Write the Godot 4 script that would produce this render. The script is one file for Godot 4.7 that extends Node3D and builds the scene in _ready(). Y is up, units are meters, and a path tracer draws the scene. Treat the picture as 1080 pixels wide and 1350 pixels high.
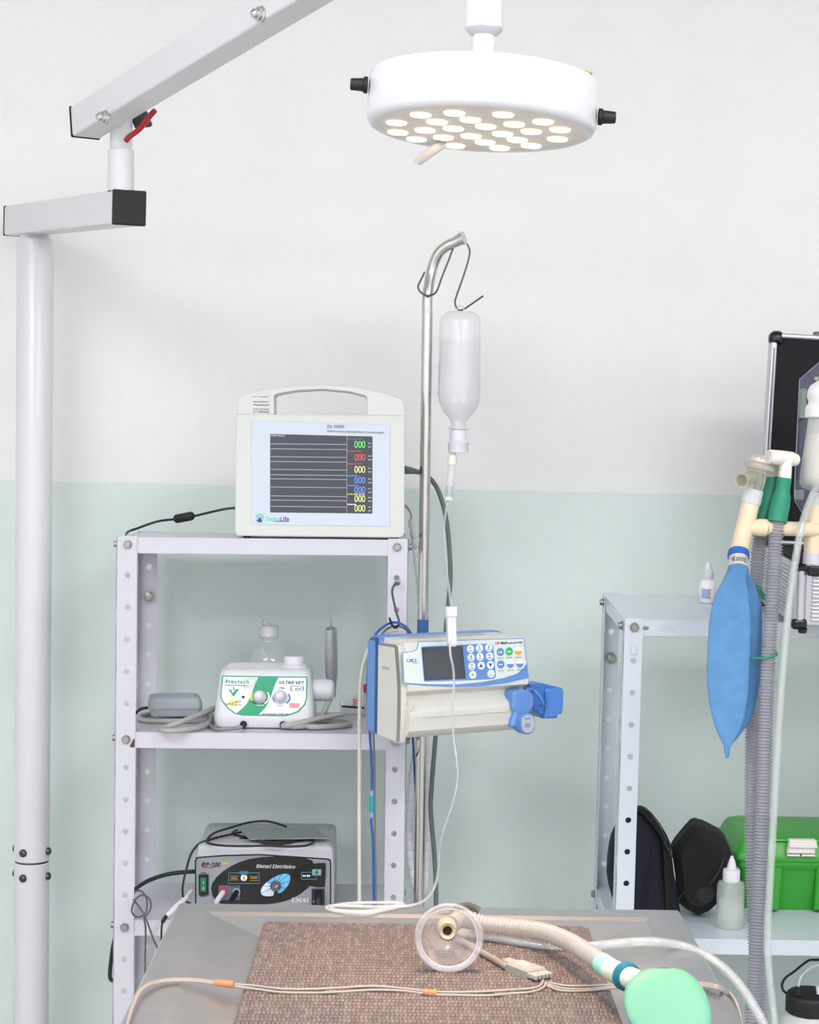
extends Node3D
# A veterinary operating room: surgical lamp, steel shelf units with equipment, drip stand, steel table, breathing circuit.

const LENS := 2640.0          # focal length in pixels of the 1080 x 1350 frame
var CAM := Transform3D()      # camera frame
var LS := Transform3D()       # frame of the tall shelf unit: front top left corner
var RS := Transform3D()       # frame of the low shelf unit
var M := {}
var taken := {}


class MB:
	# collects triangles for one mesh
	var v := PackedVector3Array()
	var n := PackedVector3Array()
	var uv := PackedVector2Array()

	func tri(a: Vector3, b: Vector3, c: Vector3, na: Vector3, nb: Vector3, nc: Vector3, ua := Vector2.ZERO, ub := Vector2.ZERO, uc := Vector2.ZERO) -> void:
		if (c - a).cross(b - a).dot(na + nb + nc) >= 0.0:
			v.append_array([a, b, c]); n.append_array([na, nb, nc]); uv.append_array([ua, ub, uc])
		else:
			v.append_array([a, c, b]); n.append_array([na, nc, nb]); uv.append_array([ua, uc, ub])

	func flat(a: Vector3, b: Vector3, c: Vector3, nn: Vector3) -> void:
		tri(a, b, c, nn, nn, nn)

	func quad(a: Vector3, b: Vector3, c: Vector3, d: Vector3, nn := Vector3.ZERO) -> void:
		if nn == Vector3.ZERO:
			nn = (c - a).cross(b - a).normalized()
			if nn == Vector3.ZERO:
				nn = (d - a).cross(c - a).normalized()
		tri(a, b, c, nn, nn, nn, Vector2(0, 0), Vector2(1, 0), Vector2(1, 1)); tri(a, c, d, nn, nn, nn, Vector2(0, 0), Vector2(1, 1), Vector2(0, 1))

	func squad(p: Array, q: Array) -> void:
		# smooth quad: points p, normals q
		tri(p[0], p[1], p[2], q[0], q[1], q[2]); tri(p[0], p[2], p[3], q[0], q[2], q[3])

	func box(c: Vector3, s: Vector3, xf := Transform3D()) -> MB:
		var h := s / 2.0
		for ax in 3:
			for sg in [-1.0, 1.0]:
				var u := Vector3.ZERO; var w := Vector3.ZERO; var m := Vector3.ZERO
				m[ax] = sg; u[(ax + 1) % 3] = 1.0; w[(ax + 2) % 3] = 1.0
				var o := c + m * h
				quad(xf * (o - u * h - w * h), xf * (o + u * h - w * h), xf * (o + u * h + w * h), xf * (o - u * h + w * h), (xf.basis * m).normalized())
		return self

	func rbox(c: Vector3, s: Vector3, r: float, xf := Transform3D(), seg := 3) -> MB:
		# box with rounded edges
		r = minf(r, minf(s.x, minf(s.y, s.z)) * 0.499)
		var h := s / 2.0 - Vector3(r, r, r)
		var cs := []
		for i in seg + 1:
			cs.append(tan(-PI / 4 + PI / 4 * i / seg))
		for i in seg + 1:
			cs.append(tan(PI / 4 * i / seg))
		for ax in 3:
			for sg in [-1.0, 1.0]:
				var g := []
				for i in cs.size():
					var row := []
					for j in cs.size():
						var d := Vector3.ZERO
						d[ax] = sg; d[(ax + 1) % 3] = cs[i]; d[(ax + 2) % 3] = cs[j]
						d = d.normalized()
						var base := Vector3.ZERO
						base[ax] = sg * h[ax]
						base[(ax + 1) % 3] = h[(ax + 1) % 3] * (-1.0 if i <= seg else 1.0)
						base[(ax + 2) % 3] = h[(ax + 2) % 3] * (-1.0 if j <= seg else 1.0)
						row.append([xf * (c + base + d * r), (xf.basis * d).normalized()])
					g.append(row)
				for i in cs.size() - 1:
					for j in cs.size() - 1:
						var k := [g[i][j], g[i + 1][j], g[i + 1][j + 1], g[i][j + 1]]
						squad([k[0][0], k[1][0], k[2][0], k[3][0]], [k[0][1], k[1][1], k[2][1], k[3][1]])
		return self

	func lathe(prof: Array, seg := 24, xf := Transform3D(), sweep := TAU, ribs := 0, deep := 0.0) -> MB:
		# profile of Vector2(radius, y), turned round the y axis; corners sharper than 40 degrees stay sharp
		var k := prof.size()
		var sn := []
		for i in k - 1:
			var d: Vector2 = prof[i + 1] - prof[i]
			sn.append(Vector2(d.y, -d.x).normalized() if d.length() > 1e-9 else Vector2(1, 0))
		for i in k - 1:
			var n0: Vector2 = sn[i]; var n1: Vector2 = sn[i]
			if i > 0 and sn[i - 1].dot(sn[i]) > 0.76: n0 = (sn[i - 1] + sn[i]).normalized()
			if i < k - 2 and sn[i + 1].dot(sn[i]) > 0.76: n1 = (sn[i + 1] + sn[i]).normalized()
			for j in seg:
				var a := sweep * j / seg; var b := sweep * (j + 1) / seg
				var fa: float = 1.0 + deep * cos(a * ribs)
				var fb: float = 1.0 + deep * cos(b * ribs)
				var ca := Vector3(cos(a), 0, sin(a)); var cb := Vector3(cos(b), 0, sin(b)); var y := Vector3.UP
				var p := [xf * (ca * prof[i].x * fa + y * prof[i].y), xf * (cb * prof[i].x * fb + y * prof[i].y), xf * (cb * prof[i + 1].x * fb + y * prof[i + 1].y), xf * (ca * prof[i + 1].x * fa + y * prof[i + 1].y)]
				var q := [xf.basis * (ca * n0.x + y * n0.y), xf.basis * (cb * n0.x + y * n0.y), xf.basis * (cb * n1.x + y * n1.y), xf.basis * (ca * n1.x + y * n1.y)]
				squad(p, q)
		return self

	func tube(pts: Array, rad, seg := 10, caps := true, squash := 1.0) -> MB:
		# rad: a number, or an array with one radius for each point
		var m := pts.size()
		var t0: Vector3 = (pts[1] - pts[0]).normalized()
		var up := Vector3.UP if absf(t0.y) < 0.9 else Vector3.RIGHT
		var nx := t0.cross(up).normalized()
		var rings := []
		var norms := []
		for i in m:
			var t: Vector3 = ((pts[mini(i + 1, m - 1)] - pts[maxi(i - 1, 0)]) as Vector3).normalized()
			nx = (nx - t * nx.dot(t)).normalized()
			var ny := t.cross(nx)
			var r: float = rad[i] if rad is Array else rad
			var slope := 0.0
			if rad is Array and i > 0 and i < m - 1:
				slope = (rad[i + 1] - rad[i - 1]) / maxf(1e-6, pts[i + 1].distance_to(pts[i - 1]))
			var ring := []
			var nr := []
			for j in seg:
				var a := TAU * j / seg
				var d := nx * cos(a) + ny * sin(a) * squash
				ring.append(pts[i] + d * r)
				nr.append((nx * cos(a) * squash + ny * sin(a) - t * slope).normalized())
			rings.append(ring); norms.append(nr)
		for i in m - 1:
			for j in seg:
				var k := (j + 1) % seg
				squad([rings[i][j], rings[i][k], rings[i + 1][k], rings[i + 1][j]], [norms[i][j], norms[i][k], norms[i + 1][k], norms[i + 1][j]])
		if caps:
			for e in [[0, -1.0], [m - 1, 1.0]]:
				var i: int = e[0]
				var d: Vector3 = (pts[1] - pts[0]).normalized() * -1.0 if i == 0 else (pts[m - 1] - pts[m - 2]).normalized()
				for j in seg:
					flat(pts[i], rings[i][j], rings[i][(j + 1) % seg], d)
		return self

	func prism(poly: PackedVector2Array, z0: float, z1: float, xf := Transform3D(), bevel := 0.0) -> MB:
		# extruded outline, front face at z1 with an optional bevel
		if Geometry2D.is_polygon_clockwise(poly):
			poly = poly.duplicate(); poly.reverse()
		var k := poly.size()
		var en := []
		for i in k:
			var d := poly[(i + 1) % k] - poly[i]
			en.append(Vector2(d.y, -d.x).normalized())
		var inner := PackedVector2Array()
		for i in k:
			var a: Vector2 = en[(i + k - 1) % k]; var b: Vector2 = en[i]
			var mm := (a + b).normalized()
			inner.append(poly[i] - mm * bevel / maxf(0.4, mm.dot(a)))
		var tr := Geometry2D.triangulate_polygon(inner)
		var fz := (xf.basis * Vector3.BACK).normalized()
		for i in range(0, tr.size(), 3):
			flat(xf * Vector3(inner[tr[i]].x, inner[tr[i]].y, z1), xf * Vector3(inner[tr[i + 1]].x, inner[tr[i + 1]].y, z1), xf * Vector3(inner[tr[i + 2]].x, inner[tr[i + 2]].y, z1), fz)
		tr = Geometry2D.triangulate_polygon(poly)
		for i in range(0, tr.size(), 3):
			flat(xf * Vector3(poly[tr[i]].x, poly[tr[i]].y, z0), xf * Vector3(poly[tr[i + 1]].x, poly[tr[i + 1]].y, z0), xf * Vector3(poly[tr[i + 2]].x, poly[tr[i + 2]].y, z0), -fz)
		for i in k:
			var j := (i + 1) % k
			var na: Vector2 = en[i]; var nb: Vector2 = en[i]
			if en[(i + k - 1) % k].dot(en[i]) > 0.8: na = (en[(i + k - 1) % k] + en[i]).normalized()
			if en[j].dot(en[i]) > 0.8: nb = (en[j] + en[i]).normalized()
			var A := (xf.basis * Vector3(na.x, na.y, 0)).normalized(); var B := (xf.basis * Vector3(nb.x, nb.y, 0)).normalized()
			var zb := z1 - bevel * signf(z1 - z0)
			squad([xf * Vector3(poly[i].x, poly[i].y, z0), xf * Vector3(poly[j].x, poly[j].y, z0), xf * Vector3(poly[j].x, poly[j].y, zb), xf * Vector3(poly[i].x, poly[i].y, zb)], [A, B, B, A])
			if bevel > 0.0:
				squad([xf * Vector3(poly[i].x, poly[i].y, zb), xf * Vector3(poly[j].x, poly[j].y, zb), xf * Vector3(inner[j].x, inner[j].y, z1), xf * Vector3(inner[i].x, inner[i].y, z1)], [(A + fz).normalized(), (B + fz).normalized(), (B + fz).normalized(), (A + fz).normalized()])
		return self

	func loft(rings: Array, closed_ends := true, soft := true) -> MB:
		# rings: arrays of Vector3 of equal size, joined one to the next
		var m := rings.size(); var k: int = rings[0].size()
		var nn := []
		for i in m:
			var row := []
			for j in k:
				var du: Vector3 = rings[i][(j + 1) % k] - rings[i][(j + k - 1) % k]
				var dv: Vector3 = rings[mini(i + 1, m - 1)][j] - rings[maxi(i - 1, 0)][j]
				row.append(du.cross(dv).normalized())
			nn.append(row)
		var cc := Vector3.ZERO
		for p in rings[m / 2]: cc += p / k
		var sgn := 1.0
		if nn[m / 2][0].dot(rings[m / 2][0] - cc) + nn[m / 2][k / 2].dot(rings[m / 2][k / 2] - cc) < 0: sgn = -1.0
		for i in m - 1:
			for j in k:
				var q := (j + 1) % k
				if soft:
					squad([rings[i][j], rings[i][q], rings[i + 1][q], rings[i + 1][j]], [nn[i][j] * sgn, nn[i][q] * sgn, nn[i + 1][q] * sgn, nn[i + 1][j] * sgn])
				else:
					var f: Vector3 = (rings[i][q] - rings[i][j]).cross(rings[i + 1][j] - rings[i][j]).normalized() * sgn
					squad([rings[i][j], rings[i][q], rings[i + 1][q], rings[i + 1][j]], [f, f, f, f])
		if closed_ends:
			for e in [[0, 1], [m - 1, m - 2]]:
				var c := Vector3.ZERO; var c2 := Vector3.ZERO
				for p in rings[e[0]]: c += p / k
				for p in rings[e[1]]: c2 += p / k
				var d := (c - c2).normalized()
				for j in k:
					flat(c, rings[e[0]][j], rings[e[0]][(j + 1) % k], d)
		return self

	func cell(x0: float, x1: float, y0: float, y1: float, z: float, th: float, hc: Vector2, hr: float, xf := Transform3D(), seg := 12, stretch := 1.0) -> MB:
		# plate cell with a round hole (hr > 0); the hole has its own wall
		var fz := (xf.basis * Vector3.BACK).normalized()
		if hr <= 0.0:
			for s in [[z, 1.0], [z - th, -1.0]]:
				quad(xf * Vector3(x0, y0, s[0]), xf * Vector3(x1, y0, s[0]), xf * Vector3(x1, y1, s[0]), xf * Vector3(x0, y1, s[0]), fz * s[1])
			return self
		var edge := []
		var ring := []
		for i in seg:
			var a := TAU * i / seg + PI / 4
			var d := Vector2(cos(a), sin(a))
			ring.append(hc + Vector2(d.x * hr * stretch, d.y * hr))
			var tx := ((x1 if d.x > 0 else x0) - hc.x) / d.x if absf(d.x) > 1e-6 else 1e9
			var ty := ((y1 if d.y > 0 else y0) - hc.y) / d.y if absf(d.y) > 1e-6 else 1e9
			edge.append(hc + d * minf(tx, ty))
		var corners := [Vector2(x1, y1), Vector2(x0, y1), Vector2(x0, y0), Vector2(x1, y0)]
		for s in [[z, 1.0], [z - th, -1.0]]:
			for i in seg:
				var j := (i + 1) % seg
				quad(xf * Vector3(ring[i].x, ring[i].y, s[0]), xf * Vector3(ring[j].x, ring[j].y, s[0]), xf * Vector3(edge[j].x, edge[j].y, s[0]), xf * Vector3(edge[i].x, edge[i].y, s[0]), fz * s[1])
				for c in corners:
					if absf(edge[i].x - edge[j].x) > 1e-6 and absf(edge[i].y - edge[j].y) > 1e-6:
						if (absf(c.x - edge[i].x) < 1e-6 or absf(c.y - edge[i].y) < 1e-6) and (absf(c.x - edge[j].x) < 1e-6 or absf(c.y - edge[j].y) < 1e-6):
							flat(xf * Vector3(edge[i].x, edge[i].y, s[0]), xf * Vector3(c.x, c.y, s[0]), xf * Vector3(edge[j].x, edge[j].y, s[0]), fz * s[1])
		for i in seg:
			var j := (i + 1) % seg
			var nn := (xf.basis * Vector3(hc.x - ring[i].x, hc.y - ring[i].y, 0)).normalized()
			quad(xf * Vector3(ring[i].x, ring[i].y, z), xf * Vector3(ring[j].x, ring[j].y, z), xf * Vector3(ring[j].x, ring[j].y, z - th), xf * Vector3(ring[i].x, ring[i].y, z - th), nn)
		return self

	func mesh() -> ArrayMesh:
		var a := []
		a.resize(Mesh.ARRAY_MAX)
		a[Mesh.ARRAY_VERTEX] = v; a[Mesh.ARRAY_NORMAL] = n; a[Mesh.ARRAY_TEX_UV] = uv
		var m := ArrayMesh.new()
		m.add_surface_from_arrays(Mesh.PRIMITIVE_TRIANGLES, a)
		return m


# ---------------------------------------------------------------- helpers
func numbered(parent: Node, called: String) -> String:
	var key := "%d/%s" % [parent.get_instance_id(), called]
	var k: int = taken.get(key, 0)
	taken[key] = k + 1
	return called if k == 0 else "%s_%03d" % [called, k]


func thing(called: String, label: String, category: String, xf := Transform3D(), group := "") -> Node3D:
	var o := Node3D.new()
	o.name = numbered(self, called)
	add_child(o)
	o.transform = xf
	o.set_meta("label", label); o.set_meta("category", category)
	if group: o.set_meta("group", group)
	return o


func part(parent: Node, called: String, b, m: Material, xf := Transform3D(), label := "") -> MeshInstance3D:
	var o := MeshInstance3D.new()
	o.name = numbered(parent, called)
	o.mesh = b.mesh() if b is MB else b
	o.material_override = m
	parent.add_child(o)
	o.transform = xf
	if label: o.set_meta("label", label)
	return o


func struct(called: String, b: MB, m: Material) -> MeshInstance3D:
	var o := part(self, called, b, m)
	o.set_meta("kind", "structure")
	return o


func at(px: float, py: float, d: float) -> Vector3:
	return CAM * Vector3((px - 540.0) / LENS * d, -(py - 675.0) / LENS * d, -d)


func hit(px: float, py: float, pl: Plane) -> Vector3:
	var r = pl.intersects_ray(CAM.origin, at(px, py, 1.0) - CAM.origin)
	return r if r != null else at(px, py, 3.0)


func loc(xf: Transform3D, z: float, px: float, py: float) -> Vector2:
	# measured point on the plane z of a thing's own frame
	var nn := xf.basis.z.normalized()
	var p := xf.affine_inverse() * hit(px, py, Plane(nn, nn.dot(xf * Vector3(0, 0, z))))
	return Vector2(p.x, p.y)


func locs(xf: Transform3D, z: float, a: Array) -> PackedVector2Array:
	var o := PackedVector2Array()
	for i in range(0, a.size(), 2): o.append(loc(xf, z, a[i], a[i + 1]))
	return o


func on(xf: Transform3D, y: float, px: float, py: float) -> Vector3:
	# measured point on the level y of a frame (a shelf board), in that frame
	var nn := xf.basis.y.normalized()
	return xf.affine_inverse() * hit(px, py, Plane(nn, nn.dot(xf * Vector3(0, y, 0))))


func T(o: Vector3, e := Vector3.ZERO) -> Transform3D:
	return Transform3D(Basis.from_euler(e * PI / 180.0), o)


func along(a: Vector3, b: Vector3, hint := Vector3.BACK) -> Transform3D:
	# frame at a whose y axis points to b
	var y := (b - a).normalized()
	if absf(y.dot(hint)) > 0.98: hint = Vector3.RIGHT
	var x := y.cross(hint).normalized()
	return Transform3D(Basis(x, y, x.cross(y)), a)


func spline(p: Array, sub := 8, closed := false) -> Array:
	var o := []
	var m := p.size()
	for i in (m if closed else m - 1):
		var a: Vector3 = p[(i - 1 + m) % m] if closed or i > 0 else p[0]
		var b: Vector3 = p[i]; var c: Vector3 = p[(i + 1) % m]
		var d: Vector3 = p[(i + 2) % m] if closed or i < m - 2 else p[m - 1]
		for k in sub:
			var t := float(k) / sub
			o.append(0.5 * (2.0 * b + (c - a) * t + (2.0 * a - 5.0 * b + 4.0 * c - d) * t * t + (3.0 * b - a - 3.0 * c + d) * t * t * t))
	o.append(p[0] if closed else p[m - 1])
	return o


func even(p: Array, step: float) -> Array:
	# the same line with points an even step apart
	var o := [p[0]]
	var need := step
	for i in p.size() - 1:
		var a: Vector3 = p[i]; var b: Vector3 = p[i + 1]
		var L := a.distance_to(b); var s := 0.0
		while L - s >= need:
			s += need
			o.append(a.lerp(b, s / L)); need = step
		need -= L - s
	return o


func trace(a: Array) -> Array:
	# [px, py, depth, ...] to points
	var o := []
	for i in range(0, a.size(), 3): o.append(at(a[i], a[i + 1], a[i + 2]))
	return o


func rrect(w: float, h: float, r: float, seg := 4, c := Vector2.ZERO) -> PackedVector2Array:
	var o := PackedVector2Array()
	for q in 4:
		var s := Vector2([1, -1, -1, 1][q], [1, 1, -1, -1][q])
		for i in seg + 1:
			var a := PI / 2 * (q + float(i) / seg)
			o.append(c + s * Vector2(w / 2 - r, h / 2 - r) + Vector2(cos(a), sin(a)) * r)
	return o


func disc2(c: Vector2, r: float, seg := 20, ry := 0.0) -> PackedVector2Array:
	var o := PackedVector2Array()
	for i in seg: o.append(c + Vector2(cos(TAU * i / seg) * r, sin(TAU * i / seg) * (ry if ry > 0 else r)))
	return o


func ring3(y: float, w: float, d: float, r: float, c := Vector2.ZERO, seg := 4) -> Array:
	var o := []
	for p in rrect(w, d, r, seg, c): o.append(Vector3(p.x, y, p.y))
	return o


func mat(c: Color, rough := 0.5, metal := 0.0, spec := 0.5) -> StandardMaterial3D:
	var m := StandardMaterial3D.new()
	m.albedo_color = c; m.roughness = rough; m.metallic = metal; m.metallic_specular = spec
	return m


func rgb(r: int, g: int, b: int) -> Color:
	return Color(r / 255.0, g / 255.0, b / 255.0)


func clear(c: Color, alpha: float, rough := 0.08) -> StandardMaterial3D:
	var m := mat(c, rough)
	m.transparency = BaseMaterial3D.TRANSPARENCY_ALPHA
	m.albedo_color.a = alpha
	return m


func noise_tex(freq: float, seed_: int, lo: Color, hi: Color, normal := false, bump := 2.0, size := 512) -> NoiseTexture2D:
	var f := FastNoiseLite.new()
	f.seed = seed_; f.frequency = freq; f.fractal_octaves = 4
	var t := NoiseTexture2D.new()
	t.width = size; t.height = size; t.seamless = true; t.noise = f
	if normal:
		t.as_normal_map = true; t.bump_strength = bump
	else:
		var g := Gradient.new()
		g.set_color(0, lo); g.set_color(1, hi)
		t.color_ramp = g
	return t


func letters(parent: Node, called: String, s: String, height: float, xf: Transform3D, m: Material, wide := 1.0, face := "Droid Sans", bold := false, slant := 0.0, centred := true) -> MeshInstance3D:
	# raised print: text of a given capital height, laid on the plane z = 0 of xf
	var f := SystemFont.new()
	f.font_names = PackedStringArray([face])
	if bold: f.font_weight = 700
	var t := TextMesh.new()
	t.font = f; t.text = s; t.font_size = 32; t.depth = 0.02; t.pixel_size = 0.04; t.curve_step = 2.0
	t.horizontal_alignment = HORIZONTAL_ALIGNMENT_CENTER if centred else HORIZONTAL_ALIGNMENT_LEFT
	var k := height / (32 * 0.04 * 0.72)
	var b := Basis(Vector3(k * wide, 0, 0), Vector3(slant * k, k, 0), Vector3(0, 0, 0.02))
	return part(parent, called, t, m, xf * Transform3D(b, Vector3(0, 0, 0.0002)))


func hex_bolt(r: float, h: float) -> ArrayMesh:
	# hexagon head on a washer, the axis along +z
	var b := MB.new()
	var turn := T(Vector3.ZERO, Vector3(90, 0, 0))
	b.lathe([Vector2(0, 0), Vector2(r * 1.3, 0), Vector2(r * 1.3, h * 0.2), Vector2(r, h * 0.2)], 20, turn)
	b.lathe([Vector2(r, h * 0.2), Vector2(r, h * 0.9), Vector2(r * 0.9, h), Vector2(0, h)], 6, turn)
	return b.mesh()


func dome_screw(r: float, h: float) -> ArrayMesh:
	var b := MB.new()
	b.lathe([Vector2(r, 0), Vector2(r, h * 0.35), Vector2(r * 0.85, h * 0.75), Vector2(r * 0.45, h), Vector2(r * 0.4, h * 0.8), Vector2(0, h * 0.8)], 16, T(Vector3.ZERO, Vector3(90, 0, 0)))
	return b.mesh()


func _ready() -> void:
	set_camera_and_light()
	make_materials()
	make_room()
	surgical_lamp()
	tall_shelf()
	low_shelf()
	table()
	monitor()
	scaler_and_pedal()
	electrosurgery()
	drip_stand()
	pump()
	hung_cables()
	breathing_circuit()
	case_on_shelf()
	low_shelf_goods()
	things_on_table()


func set_camera_and_light() -> void:
	CAM = Transform3D(Basis(Vector3.RIGHT, -atan(115.0 / LENS)) * Basis(Vector3.BACK, deg_to_rad(0.8)), Vector3(0, 1.47, 0))
	var cam := Camera3D.new()
	cam.name = "camera"
	cam.fov = rad_to_deg(2.0 * atan(675.0 / LENS))
	cam.near = 0.05
	add_child(cam)
	cam.transform = CAM
	cam.current = true
	var we := WorldEnvironment.new()
	we.name = "surroundings"
	var e := Environment.new()
	e.background_mode = Environment.BG_COLOR
	e.background_color = Color(0.75, 0.8, 0.85)
	e.tonemap_mode = Environment.TONE_MAPPER_LINEAR
	e.tonemap_exposure = 1.0
	e.sdfgi_enabled = true; e.ssao_enabled = true; e.ssil_enabled = true
	we.environment = e
	add_child(we)
	LS = Transform3D(Basis(Vector3.UP, deg_to_rad(0.91)) * Basis(Vector3.RIGHT, deg_to_rad(-1.48)) * Basis(Vector3.BACK, deg_to_rad(0.16)), Vector3(-0.4638, 1.2857, -3.1675))
	RS = Transform3D(Basis(Vector3.UP, deg_to_rad(0.75)) * Basis(Vector3.RIGHT, deg_to_rad(2.64)) * Basis(Vector3.BACK, deg_to_rad(-0.36)), Vector3(0.3301, 1.1769, -3.0534))
	# ceiling panels: recessed LED panels in front of and above the work place
	for p in [Vector3(-1.1, 2.79, -1.05), Vector3(1.2, 2.79, -1.05), Vector3(-1.1, 2.79, 0.9), Vector3(1.2, 2.79, 0.9)]:
		ceiling_panel(p)


func ceiling_panel(p: Vector3) -> void:
	var t := thing("ceiling_light_panel", "long white light panel set in the ceiling above the table", "ceiling light", T(p), "ceiling light panels")
	var fr := MB.new()
	for s in [-1.0, 1.0]:
		fr.box(Vector3(s * 0.61, -0.01, 0), Vector3(0.02, 0.025, 0.64)); fr.box(Vector3(0, -0.01, s * 0.31), Vector3(1.2, 0.025, 0.02))
	part(t, "frame", fr, mat(rgb(235, 235, 235), 0.5))
	var gm := mat(rgb(250, 250, 250), 0.6)
	gm.emission_enabled = true; gm.emission = Color(0.985, 0.99, 1.0); gm.emission_energy_multiplier = 1.5
	part(t, "diffuser", MB.new().box(Vector3(0, -0.004, 0), Vector3(1.2, 0.006, 0.6)), gm)
	var l := AreaLight3D.new()
	l.name = "panel_light"
	l.area_size = Vector2(1.2, 0.6)
	l.light_color = Color(0.985, 0.99, 1.0); l.light_energy = 3.2 if p.z < 0.0 else 2.9
	l.area_range = 12.0
	l.shadow_enabled = true
	t.add_child(l)
	l.position = Vector3(0, -0.03, 0)
	l.rotation_degrees = Vector3(-90, 0, 0)


func make_materials() -> void:
	M.white_wall = mat(rgb(243, 242, 242), 0.8, 0, 0.3)
	M.mint_wall = mat(rgb(224, 236, 233), 0.6, 0, 0.4)
	for w in [M.white_wall, M.mint_wall]:
		w.uv1_triplanar = true; w.uv1_world_triplanar = true; w.uv1_scale = Vector3(1.3, 1.3, 1.3)
		w.normal_enabled = true; w.normal_scale = 0.25
		w.normal_texture = noise_tex(0.02, 3, Color.BLACK, Color.WHITE, true, 3.0)
		w.albedo_texture = noise_tex(0.006, 9, Color(0.985, 0.985, 0.982), Color(1, 1, 1))
	M.ceiling = mat(rgb(238, 238, 236), 0.9)
	M.floor = mat(rgb(196, 196, 192), 0.35)
	M.floor.uv1_triplanar = true
	M.floor.albedo_texture = noise_tex(0.03, 5, Color(0.85, 0.85, 0.85), Color(1, 1, 1))
	M.lamp_white = mat(rgb(218, 219, 223), 0.28)
	M.enamel = mat(rgb(208, 206, 216), 0.35)
	M.enamel_cool = mat(rgb(210, 217, 228), 0.2)
	M.black = mat(rgb(15, 16, 18), 0.55)
	M.black_gloss = mat(rgb(16, 16, 18), 0.2)
	M.zinc = mat(rgb(164, 163, 160), 0.42, 1.0)
	M.dark_steel = mat(rgb(96, 98, 100), 0.4, 1.0)
	M.brass = mat(rgb(205, 172, 96), 0.3, 1.0)
	M.chrome = mat(rgb(205, 203, 200), 0.12, 1.0)
	M.pole_steel = mat(rgb(206, 203, 200), 0.2, 1.0)
	M.red_cable = mat(rgb(176, 34, 52), 0.4)
	M.rust = mat(rgb(92, 66, 58), 0.9)
	M.monitor_shell = mat(rgb(212, 214, 210), 0.42)
	M.white_plastic = mat(rgb(222, 222, 228), 0.3)
	M.warm_white = mat(rgb(232, 229, 222), 0.4)
	M.grey_plastic = mat(rgb(160, 165, 172), 0.5)
	M.grey_cable = mat(rgb(176, 174, 170), 0.5)
	M.dark_grey_cable = mat(rgb(112, 116, 116), 0.45)
	M.black_cable = mat(rgb(28, 30, 32), 0.45)
	M.blue_cable = mat(rgb(24, 92, 170), 0.4)
	M.pump_blue = mat(rgb(100, 144, 208), 0.35)
	M.pump_white = mat(rgb(216, 214, 208), 0.38)
	M.beige_pipe = mat(rgb(238, 218, 186), 0.3)
	M.green_rubber = mat(rgb(38, 140, 112), 0.5)
	M.bag_blue = mat(rgb(100, 150, 198), 0.7, 0, 0.3)
	M.bag_blue.uv1_triplanar = true; M.bag_blue.uv1_scale = Vector3(5, 5, 5)
	M.bag_blue.albedo_texture = noise_tex(0.012, 41, Color(0.91, 0.92, 0.94), Color(1, 1, 1))
	M.bag_green = mat(rgb(106, 170, 140), 0.5)
	M.box_green = mat(rgb(52, 156, 46), 0.36)
	M.clear_plastic = clear(rgb(235, 236, 240), 0.22)
	M.milky_plastic = clear(rgb(238, 240, 244), 0.5, 0.25)
	M.clear_hose = clear(rgb(214, 219, 222), 0.38, 0.12)
	M.clear_ribbed = clear(rgb(170, 168, 182), 0.62, 0.15)
	M.ink = mat(rgb(28, 28, 32), 0.6)
	M.ink_grey = mat(rgb(120, 122, 128), 0.6)
	M.ink_white = mat(rgb(240, 242, 244), 0.6)


func make_room() -> void:
	# the room: 4.4 m wide, 5.1 m deep, 2.8 m high
	var X0 := -2.1; var X1 := 2.3; var Z0 := -3.55; var Z1 := 1.5; var H := 2.8
	struct("floor", MB.new().box(Vector3((X0 + X1) / 2, -0.05, (Z0 + Z1) / 2), Vector3(X1 - X0 + 0.4, 0.1, Z1 - Z0 + 0.4)), M.floor)
	struct("ceiling", MB.new().box(Vector3((X0 + X1) / 2, H + 0.05, (Z0 + Z1) / 2), Vector3(X1 - X0 + 0.4, 0.1, Z1 - Z0 + 0.4)), M.ceiling)
	# back wall: white above, mint gloss paint below, the painted edge not quite level
	var back := Node3D.new()
	back.name = "wall_back"
	add_child(back)
	back.set_meta("kind", "structure")
	var yl := 1.3618 + (X0 + 0.727) * -0.0064; var yr := 1.3618 + (X1 + 0.727) * -0.0064
	part(back, "upper_wall", MB.new().prism(PackedVector2Array([Vector2(X0 - 0.1, yl), Vector2(X1 + 0.1, yr), Vector2(X1 + 0.1, H), Vector2(X0 - 0.1, H)]), Z0 - 0.15, Z0), M.white_wall)
	part(back, "lower_wall", MB.new().prism(PackedVector2Array([Vector2(X0 - 0.1, 0), Vector2(X1 + 0.1, 0), Vector2(X1 + 0.1, yr), Vector2(X0 - 0.1, yl)]), Z0 - 0.15, Z0 + 0.0004), M.mint_wall)
	for s in [["wall_left", X0 - 0.05], ["wall_right", X1 + 0.05]]:
		struct(s[0], MB.new().box(Vector3(s[1], H / 2, (Z0 + Z1) / 2), Vector3(0.1, H, Z1 - Z0)), M.white_wall)
	struct("wall_front", MB.new().box(Vector3((X0 + X1) / 2, H / 2, Z1 + 0.05), Vector3(X1 - X0 + 0.2, H, 0.1)), M.white_wall)


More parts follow.
